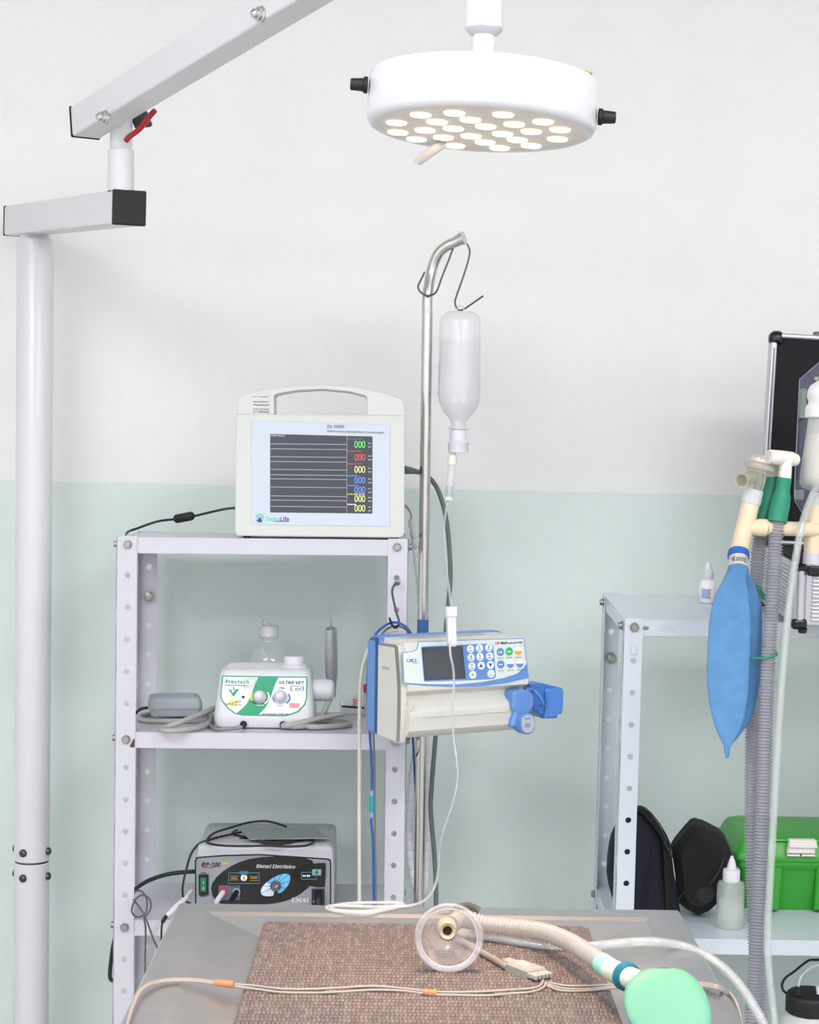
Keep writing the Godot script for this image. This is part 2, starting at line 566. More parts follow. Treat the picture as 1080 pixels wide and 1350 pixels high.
func surgical_lamp() -> void:
	var base := at(44.5, 700, 3.40)
	var t := thing("surgical_lamp", "tall white surgical lamp with round head of glowing lenses on jointed square arm", "surgical lamp", T(Vector3(base.x, 0, base.z)))
	var inv := t.transform.affine_inverse()
	var top := at(45, 317, 3.40).y
	var joint := at(43, 1139, 3.40).y
	# post in two lengths with a dark joint between
	part(t, "base_plate", MB.new().lathe([Vector2(0, 0), Vector2(0.13, 0), Vector2(0.13, 0.012), Vector2(0.12, 0.018), Vector2(0.045, 0.02), Vector2(0.034, 0.05)], 40), M.lamp_white)
	var low := part(t, "lower_post", MB.new().lathe([Vector2(0.03, 0.02), Vector2(0.03, joint - 0.003), Vector2(0.028, joint - 0.001)], 40), M.lamp_white)
	part(t, "joint_ring", MB.new().lathe([Vector2(0.0285, joint - 0.004), Vector2(0.0285, joint + 0.004)], 40), M.dark_steel)
	var up := part(t, "upper_post", MB.new().lathe([Vector2(0.028, joint + 0.001), Vector2(0.03, joint + 0.003), Vector2(0.031, top - 0.003), Vector2(0.0295, top), Vector2(0, top)], 40), M.lamp_white)
	var scr := dome_screw(0.0068, 0.006)
	for k in 8:
		var a := -18.0 + 90.0 * (k % 4)
		var y := joint + (0.019 if k < 4 else -0.024)
		var r := Basis(Vector3.UP, deg_to_rad(a))
		part(up if k < 4 else low, "screw", scr, M.dark_steel, Transform3D(r, r * Vector3(0, 0, 0.0298) + Vector3(0, y, 0)))
	# lower arm: square tube with black end caps
	var a0 := at(24, 292, 3.46); var a1 := at(170, 274, 2.925)
	part(t, "swivel_pin", MB.new().lathe([Vector2(0.0245, top), Vector2(0.0245, top + 0.02)], 32), M.lamp_white)
	square_arm(t, "lower_arm", inv * a0, inv * a1, 0.05)
	# swivel column carrying the long arm
	var c0 := at(159.5, 252, 2.93)
	var c1 := at(160, 160, 2.93)
	c0 = Vector3(c1.x, c0.y, c1.z)
	var mid := c0.lerp(c1, 0.6)
	part(t, "swivel_column", MB.new().lathe([Vector2(0.0195, 0), Vector2(0.0195, mid.y - c0.y - 0.001), Vector2(0.0185, mid.y - c0.y), Vector2(0.0166, mid.y - c0.y), Vector2(0.0166, c1.y - c0.y + 0.03), Vector2(0, c1.y - c0.y + 0.03)], 32), M.lamp_white, T(inv * c0))
	var u0 := at(112, 162, 2.955)
	var u1 := at(336, 25, 2.56)
	var far := u0 + (u1 - u0) * 2.25
	square_arm(t, "long_arm", inv * u0, inv * far, 0.0455)
	var ua := along(inv * u0, inv * far, Vector3.UP)
	var bolt := MB.new().lathe([Vector2(0, 0), Vector2(0.0105, 0), Vector2(0.0105, 0.002), Vector2(0.0085, 0.003), Vector2(0.0085, 0.007), Vector2(0.006, 0.008), Vector2(0.006, 0.012), Vector2(0.003, 0.015), Vector2(0, 0.0155)], 18, T(Vector3.ZERO, Vector3(90, 0, 0))).mesh()
	# the arm's near face looks along its own +x
	var uw := t.transform * ua
	for q in [[139.5, 155.0], [345.0, 19.0]]:
		var hp := uw.affine_inverse() * hit(q[0], q[1], Plane(uw.basis.x, uw.basis.x.dot(uw * Vector3(0.0228, 0, 0))))
		part(t, "bolt", bolt, M.chrome, ua * Transform3D(Basis(Vector3.UP, PI / 2), Vector3(0.0228, hp.y, hp.z)))
	part(t, "hinge_plate", MB.new().rbox(Vector3.ZERO, Vector3(0.008, 0.024, 0.034), 0.003), mat(rgb(70, 72, 76), 0.5), T(inv * at(186, 158, 2.93), Vector3(0, 50, 30)))
	part(t, "red_cable", MB.new().tube(spline([inv * at(166, 186, 2.905), inv * at(171, 180, 2.90), inv * at(184, 170, 2.885), inv * at(196, 155, 2.87), inv * at(204, 146, 2.86)], 5), 0.0042, 8), M.red_cable)
	# drop tube and head
	var hb := Basis(Vector3.BACK, deg_to_rad(-2.6)) * Basis(Vector3.RIGHT, deg_to_rad(-3.4))
	var C := at(634, 172, 2.15)
	var hx := Transform3D(hb, C)
	var head := Node3D.new()
	head.name = "lamp_head"
	t.add_child(head)
	head.transform = inv * hx
	var R := 0.1235; var H := 0.056
	part(head, "housing", MB.new().lathe([Vector2(R - 0.012, 0.002), Vector2(R - 0.007, 0), Vector2(R - 0.003, 0.002), Vector2(R, 0.008), Vector2(R, H - 0.004), Vector2(R - 0.002, H - 0.001), Vector2(R - 0.006, H), Vector2(0, H)], 72), M.lamp_white)
	part(head, "face_plate", MB.new().lathe([Vector2(0, 0.0022), Vector2(R - 0.011, 0.0022), Vector2(R - 0.011, 0.004)], 60), mat(rgb(236, 228, 222), 0.5))
	var glow := mat(rgb(255, 250, 240), 0.4)
	glow.emission_enabled = true; glow.emission = Color(1.0, 0.86, 0.70); glow.emission_energy_multiplier = 2.6
	var lens := MB.new().lathe([Vector2(0.0112, 0.002), Vector2(0.0108, 0.0005), Vector2(0.006, -0.0003), Vector2(0, -0.0006)], 20).mesh()
	var spots := [325, 437, 452, 430, 635, 436, 785, 463, 235, 466, 387, 463, 512, 455, 676, 472, 848, 492, 240, 502, 342, 494, 448, 488, 569, 480, 633, 508, 740, 499, 310, 528, 411, 521, 514, 516, 688, 530, 838, 527, 454, 552, 567, 539, 622, 560, 740, 552]
	for i in range(0, spots.size(), 2):
		var p := hx.affine_inverse() * hit(440 + spots[i] / 2.842, spots[i + 1] / 2.842, Plane(hb.y, hb.y.dot(C)))
		part(head, "led_lens", lens, glow, T(Vector3(p.x, 0, p.z)))
	var knob := MB.new().lathe([Vector2(0.0085, 0), Vector2(0.0085, 0.004), Vector2(0.0068, 0.005), Vector2(0.006, 0.0175), Vector2(0.0052, 0.0185), Vector2(0, 0.0185)], 30, Transform3D(), TAU, 10, 0.07).mesh()
	part(head, "knob", knob, M.black, T(Vector3(-R, 0.037, 0.02), Vector3(0, 0, 90)))
	part(head, "knob", knob, M.black, T(Vector3(R, 0.018, 0.02), Vector3(0, 0, -90)))
	var tip := hx.affine_inverse() * at(549, 213, 2.17)
	var gw := hx.affine_inverse() * hit(584, 192, Plane(hb.y, hb.y.dot(C)))
	var grip0 := Vector3(gw.x, 0.002, gw.z)
	part(head, "handle", MB.new().tube(spline([grip0, grip0.lerp(tip, 0.5), tip], 4), [0.0052, 0.0053, 0.0054, 0.0055, 0.0056, 0.0057, 0.0058, 0.0056, 0.0036], 16), mat(rgb(206, 212, 222), 0.4))
	for p in [Vector3(-0.062, H, 0.085), Vector3(0.106, H, 0.045), Vector3(0.02, H, -0.1)]:
		part(head, "screw", MB.new().lathe([Vector2(0.006, 0), Vector2(0.006, 0.002), Vector2(0.003, 0.0035), Vector2(0, 0.004)], 14), M.brass, T(p))
	# yoke between head and drop tube
	var q := inv * at(637, 79, 2.15)
	var dt := inv * at(641, -150, 2.15)
	var dx := along(q, dt)
	var yk := MB.new()
	yk.lathe([Vector2(0.0125, -0.012), Vector2(0.0125, 0.022), Vector2(0.0118, 0.024), Vector2(0.0118, 0.027)], 28, dx)
	part(t, "neck", yk, M.lamp_white)
	for s in [-1.0, 1.0]:
		part(head, "yoke_ear", MB.new().rbox(Vector3(s * 0.019, H + 0.006, 0), Vector3(0.009, 0.015, 0.02), 0.003), M.lamp_white)
	part(head, "yoke_bolt", MB.new().lathe([Vector2(0.0045, -0.034), Vector2(0.0045, 0.03), Vector2(0, 0.03)], 14, T(Vector3(0, H + 0.007, 0), Vector3(0, 0, 90))), M.chrome)
	var L := q.distance_to(dt)
	part(t, "drop_tube", MB.new().lathe([Vector2(0.012, 0.0265), Vector2(0.0165, 0.027), Vector2(0.0225, 0.033), Vector2(0.0225, L)], 6, dx * T(Vector3.ZERO, Vector3(0, 22, 0))), M.lamp_white)
	var hd := SpotLight3D.new()
	hd.name = "lamp_beam"
	hd.light_color = Color(1.0, 0.82, 0.66)
	hd.light_energy = 1.2
	hd.spot_angle = 34.0; hd.spot_angle_attenuation = 0.6; hd.spot_range = 8.0
	hd.light_size = 0.09
	hd.shadow_enabled = true
	head.add_child(hd)
	hd.position = Vector3(0, -0.012, 0)
	hd.rotation_degrees = Vector3(-90, 0, 0)


func square_arm(t: Node3D, called: String, a: Vector3, b: Vector3, s: float) -> void:
	var f := along(a, b, Vector3.UP)
	var L := a.distance_to(b)
	var o := part(t, called, MB.new().rbox(Vector3(0, L / 2, 0), Vector3(s, L, s), 0.004), M.lamp_white, f)
	for y in [-0.001, L + 0.001]:
		part(o, "end_cap", MB.new().rbox(Vector3(0, y, 0), Vector3(s + 0.0015, 0.006, s + 0.0015), 0.0028), M.black)


# ---------------------------------------------------------------- shelf units
func shelf_leg(unit: Node3D, xf: Transform3D, length: float, holes: Array, w: float, m: Material, sx: float, sz: float) -> void:
	# angle section with round holes; the corner edge at x = z = 0, flanges towards sx and sz, y down from 0
	var b := MB.new()
	for f in 2:
		var fx := Transform3D(Basis.IDENTITY, Vector3(0, 0, 0)) if f == 0 else Transform3D(Basis(Vector3(0, 0, 1), Vector3(0, 1, 0), Vector3(-1, 0, 0)), Vector3.ZERO)
		var s: float = sx if f == 0 else sz
		var x0 := minf(0, s * w); var x1 := maxf(0, s * w)
		var z := 0.0 if (f == 0 and sz < 0) or (f == 1 and sx > 0) else 0.0018
		var y := 0.0
		for h in holes:
			var yb: float = maxf(-length, h - 0.02)
			var yt: float = minf(0.0, h + 0.02)
			if yt < y - 1e-5: b.cell(x0, x1, yt, y, z, 0.0018, Vector2.ZERO, 0.0, fx)
			b.cell(x0, x1, yb, minf(yt, y), z, 0.0018, Vector2(s * w * 0.56, h), 0.0047, fx)
			y = yb
		b.cell(x0, x1, -length, y, z, 0.0018, Vector2.ZERO, 0.0, fx)
		for e in [x0, x1]:
			b.quad(fx * Vector3(e, 0, z), fx * Vector3(e, -length, z), fx * Vector3(e, -length, z - 0.0018), fx * Vector3(e, 0, z - 0.0018))
		b.quad(fx * Vector3(x0, 0, z), fx * Vector3(x1, 0, z), fx * Vector3(x1, 0, z - 0.0018), fx * Vector3(x0, 0, z - 0.0018))
	part(unit, "leg", b, m, xf)


func shelf_board(unit: Node3D, y: float, W: float, D: float, lip: float, m: Material) -> MeshInstance3D:
	# folded sheet tray: flat top, lips turned down and back inwards
	var b := MB.new()
	var g := 0.0022
	b.rbox(Vector3(W / 2, y - 0.001, -D / 2), Vector3(W - 2 * g, 0.002, D - 2 * g), 0.0009, Transform3D(), 1)
	for s in [-1.0, 1.0]:
		b.rbox(Vector3(W / 2, y - lip / 2, -D / 2 + s * (D / 2 - g - 0.0008)), Vector3(W - 2 * g, lip, 0.0016), 0.0007, Transform3D(), 1)
		b.rbox(Vector3(W / 2 + s * (W / 2 - g - 0.0008), y - lip / 2, -D / 2), Vector3(0.0016, lip, D - 2 * g), 0.0007, Transform3D(), 1)
		b.box(Vector3(W / 2, y - lip + 0.0008, -D / 2 + s * (D / 2 - g - 0.008)), Vector3(W - 4 * g, 0.0014, 0.014))
	return part(unit, "shelf_board", b, m)


func bolts(unit: Node3D, ys: Array, W: float, D: float, w: float) -> void:
	var hb := hex_bolt(0.0056, 0.0055)
	for y in ys:
		for x in [w * 0.56, W - w * 0.56]:
			part(unit, "bolt", hb, M.zinc, T(Vector3(x, y, 0.0005)))
			part(unit, "bolt", hb, M.zinc, T(Vector3(x, y, -D + 0.002)))
		for z in [-w * 0.56, -D + w * 0.56]:
			part(unit, "bolt", hb, M.zinc, T(Vector3(-0.0005, y, z), Vector3(0, -90, 0)))
			part(unit, "bolt", hb, M.zinc, T(Vector3(W + 0.0005, y, z), Vector3(0, 90, 0)))


func tall_shelf() -> void:
	var W := 0.463; var D := 0.30; var w := 0.0325
	var t := thing("shelf_unit", "tall white steel shelf unit with perforated angle legs against mint wall", "shelf unit", LS)
	var ys := [-0.0115, -0.0115 - 0.3095, -0.0115 - 0.609]
	var holes := []
	for k in 24:
		var y := -0.0115 - 0.0509 * k
		if k % 6 != 0 or k > 12: holes.append(y)
	for c in [[0.0, 0.0, 1.0, -1.0], [W, 0.0, -1.0, -1.0], [0.0, -D, 1.0, 1.0], [W, -D, -1.0, 1.0]]:
		shelf_leg(t, T(Vector3(c[0], 0.002, c[1])), 1.283, holes, w, M.enamel, c[2], c[3])
	for y in [0.0, -0.3095, -0.609]:
		shelf_board(t, y, W, D, 0.0255, M.enamel)
	shelf_board(t, -1.06, W, D, 0.0255, M.enamel)
	bolts(t, ys, W, D, w)
	# chipped paint beside the middle bolt
	part(t, "rust_chip", MB.new().prism(PackedVector2Array([Vector2(0.0235, -0.3325), Vector2(0.0275, -0.334), Vector2(0.0315, -0.333), Vector2(0.0318, -0.322), Vector2(0.0295, -0.3195), Vector2(0.028, -0.324), Vector2(0.0262, -0.327)]), 0.0, 0.0003), M.rust)
	var pan := hex_bolt(0.0085, 0.006)
	part(t, "bolt", pan, M.zinc, T(Vector3(0.018, -0.112, -D + 0.004)))


func low_shelf() -> void:
	var W := 0.92; var D := 0.30; var w := 0.0295
	var t := thing("shelf_unit", "low pale blue steel shelf unit holding bags and green toolbox", "shelf unit", RS)
	var holes := []
	for k in 20:
		var y := -0.0115 - 0.0538 - 0.0498 * k
		if k != 9: holes.append(y)
	for c in [[0.0, 0.0, 1.0, -1.0], [W, 0.0, -1.0, -1.0], [0.0, -D, 1.0, 1.0], [W, -D, -1.0, 1.0]]:
		shelf_leg(t, T(Vector3(c[0], 0.002, c[1])), 1.165, holes, w, M.enamel_cool, c[2], c[3])
		if c[1] == 0.0:
			# stamped key slot and the moulded slots of the front lip
			part(t, "stamped_slot", MB.new().prism(PackedVector2Array(arch(0.0042, 0.015)), 0.0, 0.0007, T(Vector3(c[0] + c[2] * 0.0165, -0.038 - 0.0075, 0.0021)), 0.0004), M.enamel_cool)
	for y in [0.0, -0.4984, -0.80]:
		var bd := shelf_board(t, y, W, D, 0.0245, M.enamel_cool)
		if y == 0.0:
			part(bd, "slot", MB.new().prism(rrect(0.0095, 0.0062, 0.003), 0.0, 0.0004, T(Vector3(0.0345, -0.013, -0.002))), mat(rgb(128, 142, 138), 0.6))
			var em := MB.new()
			for k in 4:
				em.prism(PackedVector2Array([Vector2(0.052 + k * 0.0055, -0.0175), Vector2(0.0545 + k * 0.0055, -0.0175), Vector2(0.059 + k * 0.0055, -0.0085), Vector2(0.0565 + k * 0.0055, -0.0085)]), -0.003, -0.0014, Transform3D(), 0.0004)
			em.prism(PackedVector2Array([Vector2(0.075, -0.0175), Vector2(0.0795, -0.0175), Vector2(0.0765, -0.0115)]), -0.003, -0.0014, Transform3D(), 0.0004)
			part(bd, "embossed_mark", em, M.enamel_cool)
	bolts(t, [-0.0115, -0.51], W, D, w)
	part(t, "bolt", hex_bolt(0.0075, 0.006), M.zinc, T(Vector3(0.0165, -0.108, -D + 0.004)))


func arch(r: float, h: float) -> Array:
	var o := [Vector2(-r, -h / 2), Vector2(r, -h / 2)]
	for i in 9: o.append(Vector2(cos(PI * i / 8) * r, h / 2 - r + sin(PI * i / 8) * r))
	return o


func table() -> void:
	# stainless examination table; its top falls gently from a flat rim to a flat middle
	var Y := 0.9
	var p0 := Vector3(-0.268, Y, -2.352); var p1 := Vector3(0.327, Y, -2.335)
	var zf := -1.15
	var t := thing("examination_table", "brushed stainless steel examination table with raised rim in the foreground", "examination table", T(Vector3((p0.x + p1.x) / 2, 0, (p0.z + zf) / 2)))
	var hw := (p1.x - p0.x) / 2; var hl := (zf - p0.z) / 2
	var b := MB.new()
	var steps := [[0.0, -0.035, 0.0], [0.0, -0.003, 0.0], [0.003, 0.0, 0.0], [0.040, 0.0, 0.0], [0.046, -0.003, 0.0], [0.105, -0.0125, 0.0], [0.11, -0.0128, 0.0]]
	var rr := []
	for s in steps:
		rr.append([Vector3(-hw + s[0], Y + s[1], -hl + s[0]), Vector3(hw - s[0], Y + s[1], -hl + s[0]), Vector3(hw - s[0], Y + s[1], hl - s[0]), Vector3(-hw + s[0], Y + s[1], hl - s[0])])
	for i in rr.size() - 1:
		for j in 4:
			b.quad(rr[i][j], rr[i][(j + 1) % 4], rr[i + 1][(j + 1) % 4], rr[i + 1][j], Vector3.ZERO if i == 0 else ((rr[i + 1][j] - rr[i][j]).cross(rr[i][(j + 1) % 4] - rr[i][j]).normalized() * signf((rr[i + 1][j] - rr[i][j]).cross(rr[i][(j + 1) % 4] - rr[i][j]).y)))
	var l: Array = rr[rr.size() - 1]
	b.quad(l[0], l[1], l[2], l[3], Vector3.UP)
	b.box(Vector3(0, Y - 0.022, 0), Vector3(hw * 2 - 0.004, 0.012, hl * 2 - 0.004))
	var ss := mat(rgb(190, 192, 194), 0.38, 1.0)
	ss.uv1_triplanar = true; ss.uv1_scale = Vector3(3, 3, 3)
	ss.albedo_texture = noise_tex(0.01, 4, Color(0.95, 0.95, 0.95), Color(1, 1, 1))
	M.table_steel = ss
	part(t, "table_top", b, ss)
	for sx in [-1.0, 1.0]:
		for sz in [-1.0, 1.0]:
			var x: float = sx * (hw - 0.06); var z: float = sz * (hl - 0.12)
			part(t, "leg", MB.new().lathe([Vector2(0.019, 0.012), Vector2(0.019, Y - 0.028)], 20, T(Vector3(x, 0, z))), M.pole_steel)
			part(t, "foot", MB.new().lathe([Vector2(0, 0), Vector2(0.024, 0), Vector2(0.024, 0.01), Vector2(0.02, 0.014), Vector2(0, 0.014)], 20, T(Vector3(x, 0, z))), M.black)
		part(t, "side_rail", MB.new().tube([Vector3(sx * (hw - 0.06), 0.2, -hl + 0.12), Vector3(sx * (hw - 0.06), 0.2, hl - 0.12)], 0.0125, 14), M.pole_steel)
	part(t, "cross_rail", MB.new().tube([Vector3(-hw + 0.06, 0.2, 0), Vector3(hw - 0.06, 0.2, 0)], 0.0125, 14), M.pole_steel)


# ---------------------------------------------------------------- print on things
func plate(parent: Node, called: String, xf: Transform3D, z: float, px: Array, m: Material, th := 0.0004) -> MeshInstance3D:
	# a thin printed or moulded plate whose outline was measured on the plane z of the frame
	return part(parent, called, MB.new().prism(locs(xf, z, px), z, z + th), m)


func small_print(parent: Node, called: String, xf: Transform3D, z: float, x0: float, y0: float, x1: float, y1: float, h: float, m: Material, seed_ := 1) -> void:
	# print too small to read: words as short bars
	var r := RandomNumberGenerator.new()
	r.seed = seed_ * 77 + int(x0 * 13 + y0 * 7)
	var a := loc(xf, z, x0, y0); var b := loc(xf, z, x1, y1)
	var hh := absf(loc(xf, z, x0, y0).y - loc(xf, z, x0, y0 + h).y)
	var mb := MB.new()
	var s := 0.0
	var L := a.distance_to(b)
	var d := (b - a).normalized(); var q := Vector2(-d.y, d.x) * hh / 2
	while s < L - 1e-6:
		var w := minf(L - s, hh * r.randf_range(0.5, 0.9))
		var p0 := a + d * s; var p1 := a + d * (s + w)
		mb.prism(PackedVector2Array([p0 - q, p1 - q, p1 + q * r.randf_range(0.5, 1.0), p0 + q]), z, z + 0.0003)
		s += w + hh * (0.22 if r.randf() > 0.2 else 0.6)
	part(parent, called, mb, m)


func word(parent: Node, called: String, s: String, xf: Transform3D, z: float, x: float, y: float, hpx: float, m: Material, wide := 1.0, face := "Droid Sans", bold := false, slant := 0.0, centred := true, turn := 0.0) -> void:
	# lettering whose middle (or left end) stands at a measured point
	var c := loc(xf, z, x, y)
	var hh := absf(c.y - loc(xf, z, x, y + hpx).y)
	letters(parent, called, s, hh, T(Vector3(c.x, c.y, z), Vector3(0, 0, turn)), m, wide, face, bold, slant, centred)


func arc_px(cx: float, cy: float, rx: float, ry: float, a0: float, a1: float, w: float, seg := 12) -> Array:
	# outline of a ring sector, in pixels, angles in degrees clockwise from the right
	var o := []
	for i in seg + 1:
		var a := deg_to_rad(lerpf(a0, a1, float(i) / seg)); o.append(cx + cos(a) * rx); o.append(cy + sin(a) * ry)
	for i in seg + 1:
		var a := deg_to_rad(lerpf(a1, a0, float(i) / seg)); o.append(cx + cos(a) * (rx - w)); o.append(cy + sin(a) * (ry - w))
	return o


func rect_px(x0: float, y0: float, x1: float, y1: float, tilt := 0.0) -> Array:
	return [x0, y0, x1, y0 + tilt * (x1 - x0), x1, y1 + tilt * (x1 - x0), x0, y1]


func scaled(a: Array, ox: float, oy: float, k: float) -> Array:
	var o := []
	for i in range(0, a.size(), 2):
		o.append(ox + a[i] / k); o.append(oy + a[i + 1] / k)
	return o


# ---------------------------------------------------------------- patient monitor
func monitor() -> void:
	var X := LS * T(Vector3(0.32, 0.0042, -0.014))
	var t := thing("patient_monitor", "cream patient monitor with carrying handle, grey screen reading zeros", "monitor", X)
	part(t, "body", MB.new().prism(locs(X, 0, [311.5, 546, 309.8, 700, 311.5, 705, 316, 706.5, 526, 708.8, 531.5, 707, 533.5, 702, 533.5, 548]), -0.1, 0.0, Transform3D(), 0.0012), M.monitor_shell)
	part(t, "carrying_handle", MB.new().prism(locs(X, 0, [311.5, 546.4, 312, 531, 314, 525, 320, 521.5, 335, 517, 375, 510.5, 425, 507.5, 470, 511, 508, 519, 527, 525.5, 532, 530, 533.4, 536, 533.5, 548.4, 484, 547.6, 484, 525, 481, 521.5, 460, 516.2, 425, 513, 390, 514.8, 365, 519.5, 361.5, 522, 361.8, 546.4]), -0.075, 0.0, Transform3D(), 0.0012), M.monitor_shell)
	plate(t, "panel_edge", X, 0.0, [331.3, 554.3, 515.2, 559.2, 514.9, 694.6, 331.3, 692.2], mat(rgb(196, 200, 202), 0.5), 0.0003)
	var pn := plate(t, "front_panel", X, 0.0003, [332, 555.2, 514.4, 560, 514, 693.8, 332.2, 691.5], mat(rgb(205, 213, 227), 0.25), 0.0005)
	# screen
	var sm := mat(rgb(58, 61, 72), 0.18)
	sm.emission_enabled = true; sm.emission = Color(0.135, 0.142, 0.168); sm.emission_energy_multiplier = 1.0
	var sc := plate(t, "screen", X, 0.0008, [356.3, 572.2, 491.2, 575.4, 491, 677, 356.2, 675.6], sm, 0.0004)
	var zt := 0.0013
	var lm := mat(rgb(190, 192, 200), 0.5)
	for y in [585, 591.7, 602, 608.3, 618.7, 625.8, 631.2, 642, 653.7, 659.2, 667.5]:
		plate(sc, "trace_line", X, zt, [356.8, y - 0.35, 457, y + 0.75, 457, y + 1.35, 356.8, y + 0.35], lm, 0.0002)
	plate(sc, "divider", X, zt, [457.2, 574.6, 457.9, 574.6, 457.6, 676.6, 456.9, 676.6], mat(rgb(160, 160, 138), 0.5), 0.0002)
	var hues := [rgb(120, 240, 120), rgb(226, 84, 80), rgb(236, 240, 150), rgb(112, 150, 250), rgb(112, 150, 250), rgb(236, 240, 150), rgb(236, 240, 150)]
	var caps := [rgb(70, 130, 78), rgb(196, 78, 78), rgb(180, 84, 76), rgb(92, 140, 240), rgb(92, 140, 240), rgb(216, 212, 110), rgb(236, 236, 240)]
	var ys := [586.3, 603.2, 619.2, 633.4, 646.2, 657.8, 670.4]
	for i in 7:
		var g := mat(hues[i], 0.5)
		g.emission_enabled = true; g.emission = hues[i]; g.emission_energy_multiplier = 0.35
		word(sc, "reading", "000", X, zt, 474.4, ys[i], 8.2, g, 0.78, "Droid Sans", false)
		var c := mat(caps[i], 0.5)
		var y: float = ys[i] - [7.8, 8.4, 7.8, 6.4, 6.2, 6.4, 5.6][i]
		small_print(sc, "caption", X, zt, 458.3, y, 458.3 + [20, 19, 18, 14, 15, 23, 11][i], y + 0.2, 1.8, c, i)
		small_print(sc, "limit_print", X, zt, 485.6, ys[i] - 1.9, 489.6, ys[i] - 1.9, 1.5, lm, i + 20)
		small_print(sc, "limit_print", X, zt, 485.6, ys[i] + 2.9, 489.6, ys[i] + 2.9, 1.5, lm, i + 40)
	small_print(sc, "status_print", X, zt, 357.2, 574.2, 376, 574.6, 1.6, lm, 5)
	# print on the panel
	word(pn, "model_print", "DL1000", X, 0.0009, 431, 562.2, 4.4, M.ink_grey, 1.1, "Droid Sans", true, 0.0, false)
	word(pn, "title_print", "MONITOR MULTIPARAMÉTRICO TOUCH SCREEN", X, 0.0009, 431, 568.4, 2.3, M.ink_grey, 1.04, "Droid Sans", true, 0.0, false, -1.2)
	var lg := mat(rgb(112, 206, 176), 0.5); var lb := mat(rgb(62, 72, 152), 0.5)
	plate(pn, "logo_ring", X, 0.0008, scaled([235, 315, 229, 290, 240, 258, 265, 237, 300, 229, 340, 238, 367, 262, 380, 298, 374, 330, 352, 345, 330, 300, 303, 245, 270, 300], 320, 660, 13.5), lg)
	plate(pn, "logo_peak", X, 0.0008, scaled([240, 343, 270, 338, 303, 283, 330, 330, 352, 372, 325, 385, 295, 388, 265, 375], 320, 660, 13.5), lb)
	word(pn, "maker_print", "Delta", X, 0.0009, 350.2, 684.1, 5.4, lg, 0.98, "Droid Sans", true, 0.0, false, -0.8)
	word(pn, "maker_print", "Life", X, 0.0009, 368.9, 684.3, 5.4, lb, 0.95, "Droid Sans", true, 0.0, false, -0.8)
	small_print(pn, "fine_print", X, 0.0009, 360, 687.4, 381, 687.6, 0.9, lb, 3)
	var st := plate(t, "inspection_sticker", X, 0.0, [332.4, 521, 354.8, 521.6, 355.6, 544.4, 333.4, 544], mat(rgb(218, 216, 220), 0.6), 0.0003)
	small_print(st, "sticker_print", X, 0.0003, 333, 522.8, 345, 523, 2.2, mat(rgb(150, 190, 228), 0.6), 2)
	small_print(st, "sticker_print", X, 0.0003, 346, 523, 354, 523.2, 1.6, M.ink_grey, 2)
	for y in [529.6, 533.8, 539.4, 542.8]:
		small_print(st, "sticker_print", X, 0.0003, 334.2, y, 355, y + 0.2, 2.1, M.ink_grey, int(y))
	for p in [[0.03, -0.012], [0.03, -0.088], [-0.205, -0.012], [-0.205, -0.088]]:
		part(t, "foot", MB.new().lathe([Vector2(0.006, -0.0042), Vector2(0.006, 0.001)], 12, T(Vector3(p[0] + 0.09, 0.0005, p[1]))), M.black)
	# leads
	var pw := thing("power_lead", "black lead with ferrite block running over the top of tall shelf to monitor", "cable", T(at(170, 706, 3.25)))
	var iv := pw.transform.affine_inverse()
	var pts := []
	for p in trace([310.5, 669.8, 3.23, 300, 670.5, 3.25, 285, 673.5, 3.28, 270, 677, 3.3, 255, 680.5, 3.32, 230, 684.5, 3.33, 212, 686.5, 3.34, 196, 691, 3.34, 180, 697, 3.345, 171, 700, 3.36, 166, 706, 3.4, 163, 730, 3.5, 163, 800, 3.52]): pts.append(iv * p)
	part(pw, "cable", MB.new().tube(spline(pts, 5), 0.0021, 8), M.black_cable)
	var f0 := iv * at(230, 684.6, 3.33); var f1 := iv * at(255.4, 679.6, 3.32)
	part(pw, "ferrite_block", MB.new().lathe([Vector2(0, 0), Vector2(0.005, 0), Vector2(0.0075, 0.003), Vector2(0.0075, f0.distance_to(f1) - 0.003), Vector2(0.005, f0.distance_to(f1)), Vector2(0, f0.distance_to(f1))], 8, along(f0, f1)), M.black)
	var lead := thing("sensor_lead", "thick grey lead leaving the monitor and hanging behind the drip stand", "cable", T(at(534, 620, 3.25)))
	iv = lead.transform.affine_inverse()
	pts = []
	for p in trace([533, 619.5, 3.25, 546, 621, 3.29, 558, 625, 3.345, 568, 632, 3.36, 577, 645, 3.36, 585, 668, 3.36, 590, 695, 3.36, 593, 730, 3.36, 594, 760, 3.36, 591, 800, 3.36, 585, 860, 3.37, 577, 940, 3.37, 574, 975, 3.37, 569, 1040, 3.37, 568, 1070, 3.37, 573, 1130, 3.37, 575, 1180, 3.37, 574, 1260, 3.37, 574, 1400, 3.37]): pts.append(iv * p)
	part(lead, "cable", MB.new().tube(spline(pts, 6), 0.0041, 10), M.dark_grey_cable)
	part(lead, "plug", MB.new().tube([iv * at(532, 619.5, 3.25), iv * at(537, 619.8, 3.26), iv * at(547, 621.2, 3.29), iv * at(552, 622.5, 3.31)], [0.0068, 0.0066, 0.0048, 0.0042], 12), mat(rgb(84, 98, 102), 0.5))
	var wr := thing("wrapped_cable_bundle", "white spiral wrapped cable bundle hanging behind the drip stand", "cable bundle", T(at(545, 690, 3.40)))
	iv = wr.transform.affine_inverse()
	pts = []
